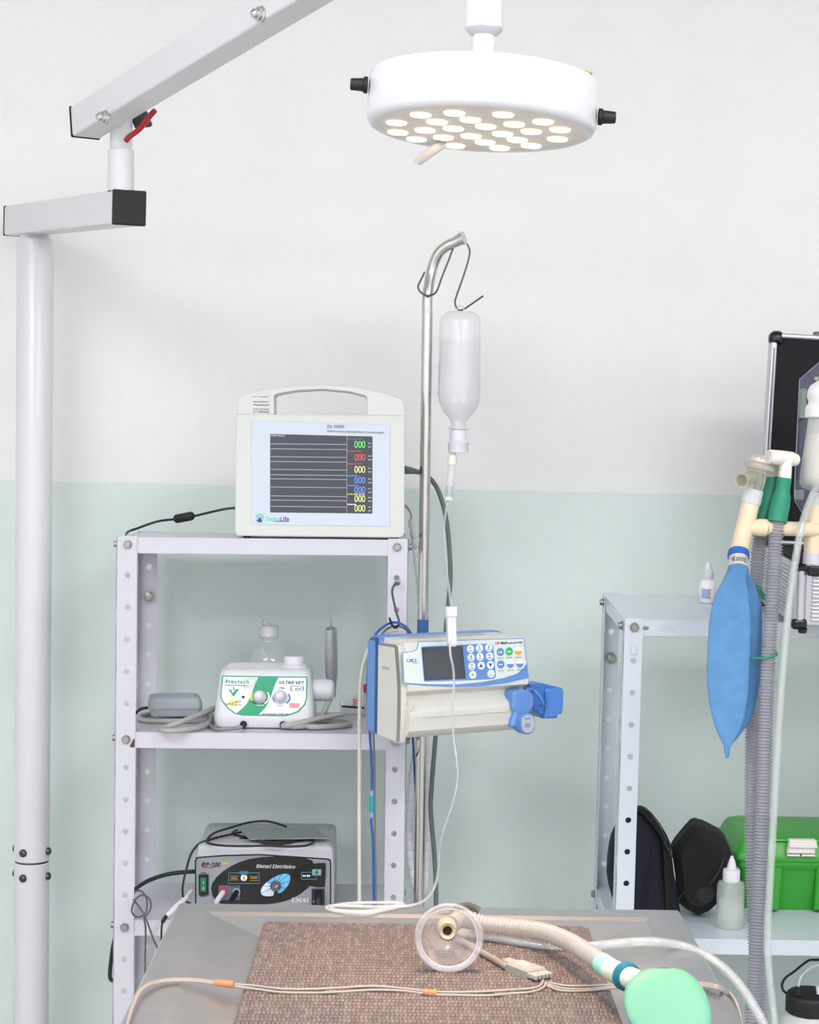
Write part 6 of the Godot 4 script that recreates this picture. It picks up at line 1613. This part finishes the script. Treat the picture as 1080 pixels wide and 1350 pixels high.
	for s in [[0.0, 0.0], [0.003, -0.002], [ht * 0.5, -0.010], [ht - 0.012, -0.0165], [ht - 0.0115, -0.021], [ht, -0.022]]:
		rg.append(ring3(s[0], tw - 2 * s[1], td - 2 * s[1], 0.01, Vector2(tw / 2, -td / 2 + 0.0), 4))
	part(tb, "box_body", MB.new().loft(rg), M.box_green)
	rg = []
	var lt := loc(TB, 0, 1018, 1105).y - loc(TB, 0, 1018, 1199).y
	for s in [[ht + 0.0005, -0.025], [ht + 0.002, -0.027], [ht + 0.011, -0.026], [ht + 0.0125, -0.022], [lt - 0.008, -0.0175], [lt, -0.012], [lt + 0.003, -0.004], [lt + 0.005, 0.010], [lt + 0.006, 0.03]]:
		rg.append(ring3(s[0], tw - 2 * s[1], td - 2 * s[1], 0.014, Vector2(tw / 2, -td / 2), 5))
	part(tb, "lid", MB.new().loft(rg), M.box_green)
	part(tb, "lid_ridge", MB.new().rbox(Vector3(tw / 2, lt + 0.0005, 0.0145), Vector3(tw - 0.03, 0.0025, 0.004), 0.001), mat(rgb(96, 196, 84), 0.3))
	# pilasters left and right of the sunk front field, and the latch
	for q in [[1014, 1141, 1032, 1141, 1026.5, 1199, 1011, 1199], [1076, 1141, 1094, 1141, 1092, 1199, 1073, 1199]]:
		var pp := locs(TB * T(Vector3(0, 0, 0.016)), 0, q)
		part(tb, "pilaster", MB.new().prism(pp, 0.0, 0.021, Transform3D(), 0.002), M.box_green)
	part(tb, "field_head", MB.new().prism(locs(TB * T(Vector3(0, 0, 0.02)), 0, [1010, 1133, 1100, 1133, 1100, 1141.5, 1010, 1141.5]), 0.0, 0.0235, Transform3D(), 0.001), M.box_green)
	var lf := TB * T(Vector3(0, 0, 0.031))
	var lat := part(tb, "latch", MB.new().prism(locs(lf, 0, [1041, 1107, 1075.5, 1107.5, 1077, 1110, 1077, 1117, 1075, 1118.5, 1074.5, 1125.5, 1037.5, 1125, 1040, 1112]), 0.022, 0.034, Transform3D(), 0.002), mat(rgb(232, 228, 224), 0.4))
	part(lat, "latch_lip", MB.new().prism(locs(lf, 0, [1040, 1113.5, 1077, 1114.5, 1077, 1117.5, 1039.5, 1116.5]), 0.03, 0.0385, Transform3D(), 0.0015), mat(rgb(232, 228, 224), 0.4))
	for q in [[1038, 1126.2, 1054.8, 1126.4, 1054.3, 1129, 1038, 1128.8], [1057.2, 1126.4, 1074.8, 1126.6, 1074.8, 1129.2, 1056.8, 1129]]:
		part(lat, "latch_tab", MB.new().prism(locs(lf, 0, q), 0.02, 0.033, Transform3D(), 0.0008), mat(rgb(232, 228, 224), 0.4))
	# squeeze bottle
	var so := on(RS, Y, 962, 1222)
	var sb := thing("squeeze_bottle", "clear squeeze bottle of gel with white pointed nozzle before black pouch", "squeeze bottle", RS * T(so))
	var k := 3.178 / LENS
	part(sb, "bottle_body", MB.new().lathe([Vector2(0, 0.0006), Vector2(17.5 * k, 0.0006), Vector2(18.3 * k, 3 * k), Vector2(18.2 * k, 56 * k), Vector2(17 * k, 60 * k), Vector2(12 * k, 62.5 * k), Vector2(10 * k, 64 * k)], 36), clear(rgb(226, 234, 232), 0.3, 0.15))
	part(sb, "gel", MB.new().lathe([Vector2(0, 1.5 * k), Vector2(16.6 * k, 1.5 * k), Vector2(17.4 * k, 4 * k), Vector2(17.4 * k, 36 * k), Vector2(12 * k, 37 * k), Vector2(0, 35 * k)], 36), clear(rgb(224, 224, 208), 0.3, 0.2))
	part(sb, "cap", MB.new().lathe([Vector2(11.2 * k, 62 * k), Vector2(11.4 * k, 75 * k), Vector2(10.6 * k, 77.5 * k), Vector2(6.4 * k, 78.5 * k)], 40, Transform3D(), TAU, 30, 0.015), M.white_plastic)
	part(sb, "nozzle", MB.new().lathe([Vector2(6.4 * k, 78 * k), Vector2(5.6 * k, 84 * k), Vector2(3.1 * k, 92 * k), Vector2(2.2 * k, 92.5 * k), Vector2(2.2 * k, 95 * k), Vector2(0, 96 * k)], 24), M.white_plastic)
	# jar under the shelf with its leads
	var jl := at(1069, 1304, 3.110)
	var J := RS * T(Vector3((RS.affine_inverse() * jl).x, -0.80, (RS.affine_inverse() * jl).z))
	var jh := (RS.affine_inverse() * jl).y + 0.80
	var jr := thing("suction_jar", "white suction jar with black screw lid under the low shelf", "jar", J)
	part(jr, "jar_body", MB.new().lathe([Vector2(0, 0.001), Vector2(0.044, 0.001), Vector2(0.048, 0.006), Vector2(0.048, jh - 0.062), Vector2(0.044, jh - 0.048), Vector2(0.036, jh - 0.037), Vector2(0.034, jh - 0.03)], 40), mat(rgb(206, 208, 202), 0.35))
	part(jr, "jar_lid", MB.new().lathe([Vector2(0.036, jh - 0.036), Vector2(0.038, jh - 0.034), Vector2(0.038, jh - 0.012), Vector2(0.0365, jh - 0.008), Vector2(0.033, jh - 0.005), Vector2(0, jh - 0.004)], 44, Transform3D(), TAU, 30, 0.01), M.black)
	iv = J.affine_inverse()
	part(jr, "spout", MB.new().tube(inside(iv, [1053, 1312, 3.090, 1053, 1301, 3.090]), 0.0045, 14), M.black)
	part(jr, "white_fitting", MB.new().tube(inside(iv, [1081, 1310, 3.080, 1080, 1300, 3.080]), 0.005, 14), M.white_plastic)
	part(jr, "black_lead", MB.new().tube(spline(inside(iv, [1036, 1309, 3.100, 1032, 1304, 3.110, 1031.5, 1297, 3.120, 1036, 1289, 3.130, 1047, 1281, 3.150, 1058, 1272, 3.170, 1066, 1266.5, 3.180, 1074, 1265.5, 3.190, 1090, 1268, 3.200, 1110, 1290, 3.200]), 6), 0.0021, 8), M.black_cable)
	part(jr, "clear_tube", MB.new().tube(spline(inside(iv, [1053, 1304, 3.090, 1053.5, 1296, 3.095, 1057, 1287, 3.100, 1065, 1279, 3.110, 1074, 1274, 3.120, 1090, 1272, 3.130, 1100, 1290, 3.140]), 6), 0.0022, 8), M.clear_hose)


# ---------------------------------------------------------------- things on the table
func woven_pads(w: float, l: float, cw: float, ch: float) -> ArrayMesh:
	# the strands of the mat: small raised pads in rows, each of one even tone of its own
	var r := RandomNumberGenerator.new()
	r.seed = 5
	var v := PackedVector3Array(); var n := PackedVector3Array(); var c := PackedColorArray(); var ix := PackedInt32Array()
	var tones := [Color(0.116, 0.096, 0.097), Color(0.130, 0.108, 0.105), Color(0.094, 0.076, 0.082), Color(0.110, 0.090, 0.098), Color(0.150, 0.126, 0.120)]
	var rows := int(l / ch); var cols := int(w / cw) - 1
	for j in rows:
		for i in cols:
			var x0 := -w / 2 + (i + (0.5 if j % 2 == 1 else 0.25)) * cw
			var z0 := -l / 2 + j * ch
			var t: Color = tones[r.randi() % 5]
			var k := v.size()
			var m := 0.0007
			for q in [[0.0001, 0.0004, 0.0], [0.0003, 0.0004 + m, 0.0024]]:
				for e in [[0, 0], [1, 0], [1, 1], [0, 1]]:
					v.append(Vector3(x0 + lerpf(q[0], cw - q[0], e[0]), q[2], z0 + lerpf(q[1], ch - 0.0034 - q[1], e[1])))
					n.append(Vector3(e[0] * 2 - 1, 1.0 if q[2] == 0.0 else 4.0, e[1] * 2 - 1).normalized())
					c.append(t)
			for e in 4:
				var f := (e + 1) % 4
				ix.append_array([k + e, k + f, k + 4 + f, k + e, k + 4 + f, k + 4 + e])
			ix.append_array([k + 4, k + 5, k + 6, k + 4, k + 6, k + 7])
	var arr := []
	arr.resize(Mesh.ARRAY_MAX)
	arr[Mesh.ARRAY_VERTEX] = v; arr[Mesh.ARRAY_NORMAL] = n; arr[Mesh.ARRAY_COLOR] = c; arr[Mesh.ARRAY_INDEX] = ix
	var mesh := ArrayMesh.new()
	mesh.add_surface_from_arrays(Mesh.PRIMITIVE_TRIANGLES, arr)
	return mesh


func things_on_table() -> void:
	var my := 0.8955
	var P := thing_plane(my)
	var c := [hit(347, 1217, P), hit(777, 1225, P)]
	var mt := thing("woven_mat", "brown woven vinyl mat lying on the steel table", "mat", T(Vector3((c[0].x + c[1].x) / 2, my, (c[0].z - 1.3) / 2)))
	var mm := mat(Color.WHITE, 0.5)
	mm.vertex_color_use_as_albedo = true
	var hw: float = (c[1].x - c[0].x) / 2; var hl: float = (-1.3 - c[0].z) / 2
	part(mt, "backing_sheet", MB.new().rbox(Vector3(0, -0.002, 0), Vector3(hw * 2, 0.004, hl * 2), 0.0015, Transform3D(), 2), mat(rgb(97, 89, 89), 0.6))
	var pads := part(mt, "woven_strands", woven_pads(hw * 2 - 0.002, hl * 2 - 0.002, 0.0042, 0.0112), mm)
	pads.set_meta("kind", "stuff")
	# anaesthetic mask facing the camera
	var m0 := at(592, 1237, 2.10); var m1 := at(589.5, 1224, 2.17)
	var F := along(m0, m1)
	var mk := thing("face_mask", "clear cone-shaped anaesthetic face mask standing on its rim on woven mat", "face mask", F)
	part(mk, "cone", MB.new().lathe([Vector2(0.0305, 0.002), Vector2(0.0285, 0.012), Vector2(0.0255, 0.026), Vector2(0.021, 0.038), Vector2(0.0165, 0.045), Vector2(0.0115, 0.049), Vector2(0.0102, 0.054), Vector2(0.0102, 0.07)], 48), clear(rgb(226, 224, 232), 0.2, 0.08))
	part(mk, "rim", MB.new().lathe([Vector2(0.0302, 0.004), Vector2(0.0300, 0.000), Vector2(0.0318, -0.003), Vector2(0.0345, -0.0035), Vector2(0.0362, -0.001), Vector2(0.0364, 0.003), Vector2(0.0345, 0.007), Vector2(0.0302, 0.009)], 56), clear(rgb(220, 214, 222), 0.3, 0.12))
	part(mk, "rim_bead", MB.new().lathe([Vector2(0.0292, 0.001), Vector2(0.0302, -0.0008), Vector2(0.0312, 0.001), Vector2(0.0302, 0.0025), Vector2(0.0292, 0.001)], 56), clear(rgb(240, 240, 244), 0.5, 0.1))
	part(mk, "connector", MB.new().lathe([Vector2(0.0052, 0.052), Vector2(0.0086, 0.05), Vector2(0.0098, 0.052), Vector2(0.0104, 0.06), Vector2(0.0104, 0.085), Vector2(0.0056, 0.085), Vector2(0.0052, 0.052)], 32), mat(rgb(196, 184, 158), 0.4))
	part(mk, "connector_bore", MB.new().lathe([Vector2(0, 0.066), Vector2(0.0053, 0.066)], 20), mat(rgb(96, 84, 52), 0.6))
	# white corrugated hose running from mask to the green bag
	var bh := thing("white_corrugated_hose", "whitish corrugated hose on the table between mask and green bag", "breathing hose", T(at(640, 1216, 2.2)))
	var iv := bh.transform.affine_inverse()
	var sp := spline(inside(iv, [594, 1219, 2.19, 606, 1212, 2.215, 620, 1213, 2.225, 640, 1218, 2.225, 665, 1221, 2.22, 695, 1224.5, 2.205, 722, 1230, 2.18, 745, 1239, 2.14, 765, 1250, 2.09, 784, 1263, 2.04, 800, 1274, 2.0, 812, 1283, 1.975]), 8)
	part(bh, "hose_length", ribbed(sp.slice(0, 84), 0.0092, 0.0009, 0.0046, 18), clear(rgb(188, 185, 182), 0.56, 0.2))
	part(bh, "mint_cuff", MB.new().tube(sp.slice(77, 89), 0.0106, 22), mat(rgb(150, 226, 206), 0.45))
	# green bag at the table corner
	var gb := thing("green_breathing_bag", "round mint green breathing bag lying at the near corner of the table", "breathing bag", T(at(880, 1310, 1.93)))
	iv = gb.transform.affine_inverse()
	var nk := spline(inside(iv, [805, 1278, 1.985, 818, 1284, 1.965, 830, 1289, 1.95, 840, 1293.5, 1.945]), 4)
	part(gb, "neck", MB.new().tube(nk, 0.0108, 24), mat(rgb(206, 218, 198), 0.5))
	part(gb, "teal_ring", MB.new().tube(inside(iv, [822, 1285.5, 1.962, 824, 1286.5, 1.9595, 828.5, 1288.5, 1.953, 830.5, 1289.5, 1.95]), [0.0125, 0.0142, 0.0142, 0.0125], 28), mat(rgb(20, 112, 140), 0.4))
	part(gb, "upper_half", soft_form([[1276, 866, 884, 0.006, 1.94], [1277.5, 856, 893, 0.012, 1.9385], [1281, 846, 905, 0.017, 1.936], [1288, 835, 915, 0.02, 1.933], [1298, 826.5, 924, 0.021, 1.928], [1310, 822.5, 931, 0.022, 1.923], [1324, 822, 936, 0.022, 1.917], [1338, 825, 938.5, 0.022, 1.911], [1352, 832, 938, 0.022, 1.905], [1364, 842, 932, 0.02, 1.9], [1374, 856, 922, 0.017, 1.896], [1380, 872, 908, 0.01, 1.893]], iv, 40, 0.72), M.bag_green)
	part(gb, "lower_half", soft_form([[1312, 832, 925, 0.01, 1.957], [1322, 827, 930, 0.018, 1.953], [1336, 827.5, 933, 0.02, 1.947], [1350, 834, 934, 0.02, 1.941], [1366, 846, 930, 0.018, 1.934], [1382, 862, 920, 0.012, 1.927], [1390, 880, 905, 0.006, 1.924]], iv, 36, 0.72), M.bag_green)
	# clear hose across the table and down its side
	var tp := thing_plane(0.909)
	var ch := thing("clear_table_hose", "clear hose crossing the table behind the mask and hanging over its edge", "hose", T(hit(700, 1246, tp)))
	iv = ch.transform.affine_inverse()
	var q := []
	for p in [[600, 1228], [630, 1234], [655, 1237.5], [690, 1243.5], [725, 1248], [755, 1248.5]]: q.append(iv * hit(p[0], p[1], thing_plane(0.9015)))
	for p in [[790, 1246.5, 0.905], [830, 1242.5, 0.908], [865, 1242, 0.91]]: q.append(iv * hit(p[0], p[1], thing_plane(p[2])))
	q.append_array(inside(iv, [900, 1247.5, 2.195, 930, 1259.5, 2.17, 956, 1278, 2.15, 978, 1302, 2.13, 996, 1330, 2.11, 1010, 1358, 2.1, 1022, 1400, 2.1, 1030, 1480, 2.1, 1034, 1700, 2.1]))
	part(ch, "hose_wall", MB.new().tube(spline(q, 8), 0.0052, 16), clear(rgb(206, 212, 212), 0.26, 0.1))
	part(ch, "hose_bore", MB.new().tube(spline(q, 8), 0.0036, 12), clear(rgb(206, 218, 228), 0.25, 0.1))
	# electrode cable with yoke
	var ec := thing("electrode_cable", "grey electrode cable with flat yoke and thin leads crossing the mat", "cable", T(hit(690, 1290, P)))
	iv = ec.transform.affine_inverse()
	q = []
	for p in [[598, 1236, 0.903], [620, 1247, 0.9015], [640, 1258.5, 0.9005], [655, 1267, 0.9005], [670, 1276, 0.901]]: q.append(iv * hit(p[0], p[1], thing_plane(p[2])))
	part(ec, "trunk_cable", MB.new().tube(spline(q, 6), 0.0038, 12), mat(rgb(142, 137, 130), 0.5))
	var y0 := hit(668, 1277, P); var y1 := hit(722, 1297, P)
	var dirn := (y1 - y0); dirn.y = 0; dirn = dirn.normalized()
	var side := Vector3.UP.cross(dirn)
	var Yk := Transform3D(Basis(dirn, Vector3.UP, side * -1.0), y0)
	if Yk.basis.determinant() < 0: Yk.basis.z = -Yk.basis.z
	var rel := iv * Yk
	var yo := MB.new()
	var yl := y0.distance_to(y1)
	yo.prism(PackedVector2Array([Vector2(-0.002, -0.0055), Vector2(0.010, -0.0062), Vector2(0.014, -0.012), Vector2(yl * 0.72, -0.0125), Vector2(yl * 0.74, 0.0125), Vector2(0.014, 0.012), Vector2(0.010, 0.0062), Vector2(-0.002, 0.0055)]), 0.0012, 0.0115, rel * T(Vector3.ZERO, Vector3(-90, 0, 0)), 0.0018)
	part(ec, "yoke", yo, mat(rgb(154, 152, 147), 0.5))
	part(ec, "yoke_label", MB.new().rbox(Vector3(yl * 0.42, 0.0117, 0.0), Vector3(0.015, 0.0006, 0.006), 0.0003, rel, 1), M.ink_white)
	for k in 5:
		part(ec, "lead_plug", MB.new().rbox(Vector3(yl * 0.72 + 0.006, 0.0062, -0.0095 + k * 0.0048), Vector3(0.016, 0.0056, 0.0038), 0.0014, rel, 2), mat(rgb(166, 164, 159), 0.5))
	var lm := mat(rgb(158, 150, 145), 0.5)
	var lead_lines := [[[716, 1293], [712, 1300], [700, 1303.5], [670, 1305.5], [640, 1307.5], [600, 1308.5], [567, 1307.5], [530, 1303.2], [490, 1300.5], [450, 1302.5], [410, 1304.5], [370, 1304], [335, 1299.8], [300, 1297.2], [262, 1291.8], [228, 1291.2]], [[720, 1296], [716, 1302.5], [700, 1308], [670, 1310.5], [640, 1312.8], [600, 1312.2], [567, 1311], [530, 1306.5], [490, 1305.5], [450, 1308], [410, 1309.2], [370, 1308.4], [335, 1303.8], [300, 1299.4], [262, 1294.2], [228, 1293.4]]]
	for L in lead_lines:
		q = []
		for i in L.size():
			var yy := 0.8985
			if L[i][0] < 350: yy = lerpf(0.8985, 0.9035, (350.0 - L[i][0]) / 120.0)
			q.append(iv * hit(L[i][0], L[i][1], thing_plane(yy)))
		q.append(iv * hit(208, L[15][1] + 2.5, thing_plane(0.9045))); q.append(iv * hit(193, L[15][1] + 7.5, thing_plane(0.906)))
		for p in [[183, 17, 0.907], [175.5, 33, 0.907], [168.5, 55, 0.906], [160, 85, 0.9], [150, 120, 0.86], [140, 220, 0.7]]: q.append(iv * hit(p[0], L[15][1] + p[1], thing_plane(p[2])))
		part(ec, "lead", MB.new().tube(spline(q, 6), 0.00155, 8), lm)
	for k in 3:
		q = []
		for p in [[[722, 1298], [745, 1303.5], [775, 1303.8], [805, 1301], [835, 1299]], [[724, 1296], [748, 1300], [775, 1299.8], [805, 1298.5], [835, 1297]], [[722, 1300], [740, 1306], [770, 1306.6], [805, 1303], [835, 1301]]][k]: q.append(iv * hit(p[0], p[1], thing_plane(0.8992)))
		for p in [[870, 1297, 0.899], [905, 1296, 0.902], [930, 1296.5, 0.9045], [947, 1300, 0.9065]]: q.append(iv * hit(p[0], p[1] + k * 2.1, thing_plane(p[2])))
		q.append_array(inside(iv, [961, 1308 + k * 2.5, 2.05, 971.5, 1323 + k * 2.5, 2.03, 978, 1348, 2.02, 984, 1400, 2.02, 988, 1480, 2.03]))
		part(ec, "lead", MB.new().tube(spline(q, 6), 0.0014, 8), lm)
	for p in [[283, 1295.4, 308, 1298.2, 0.9028], [557.5, 1308.2, 577, 1309.6, 0.8995]]:
		var t0 := iv * hit(p[0], p[1], thing_plane(p[4])); var t1 := iv * hit(p[2], p[3], thing_plane(p[4]))
		part(ec, "tape_wrap", MB.new().tube([t0, t0.lerp(t1, 0.12), t0.lerp(t1, 0.5), t0.lerp(t1, 0.88), t1], [0.0026, 0.0036, 0.0034, 0.0037, 0.0028], 14), mat(rgb(190, 128, 84), 0.6))
	# dark rubber elbow behind the mask
	var re := thing("rubber_elbow", "dark grey rubber hose elbow showing behind the face mask at table edge", "hose elbow", T(at(618, 1195, 2.33)))
	iv = re.transform.affine_inverse()
	part(re, "elbow", MB.new().tube(spline(inside(iv, [600, 1201, 2.31, 607, 1196, 2.318, 616, 1194.5, 2.325, 625, 1197, 2.33, 632, 1201, 2.33]), 5), 0.0044, 14), mat(rgb(84, 88, 86), 0.5))
	part(re, "cuff", MB.new().tube(inside(iv, [598, 1203, 2.308, 603, 1199, 2.313]), 0.0052, 14), mat(rgb(70, 74, 72), 0.5))
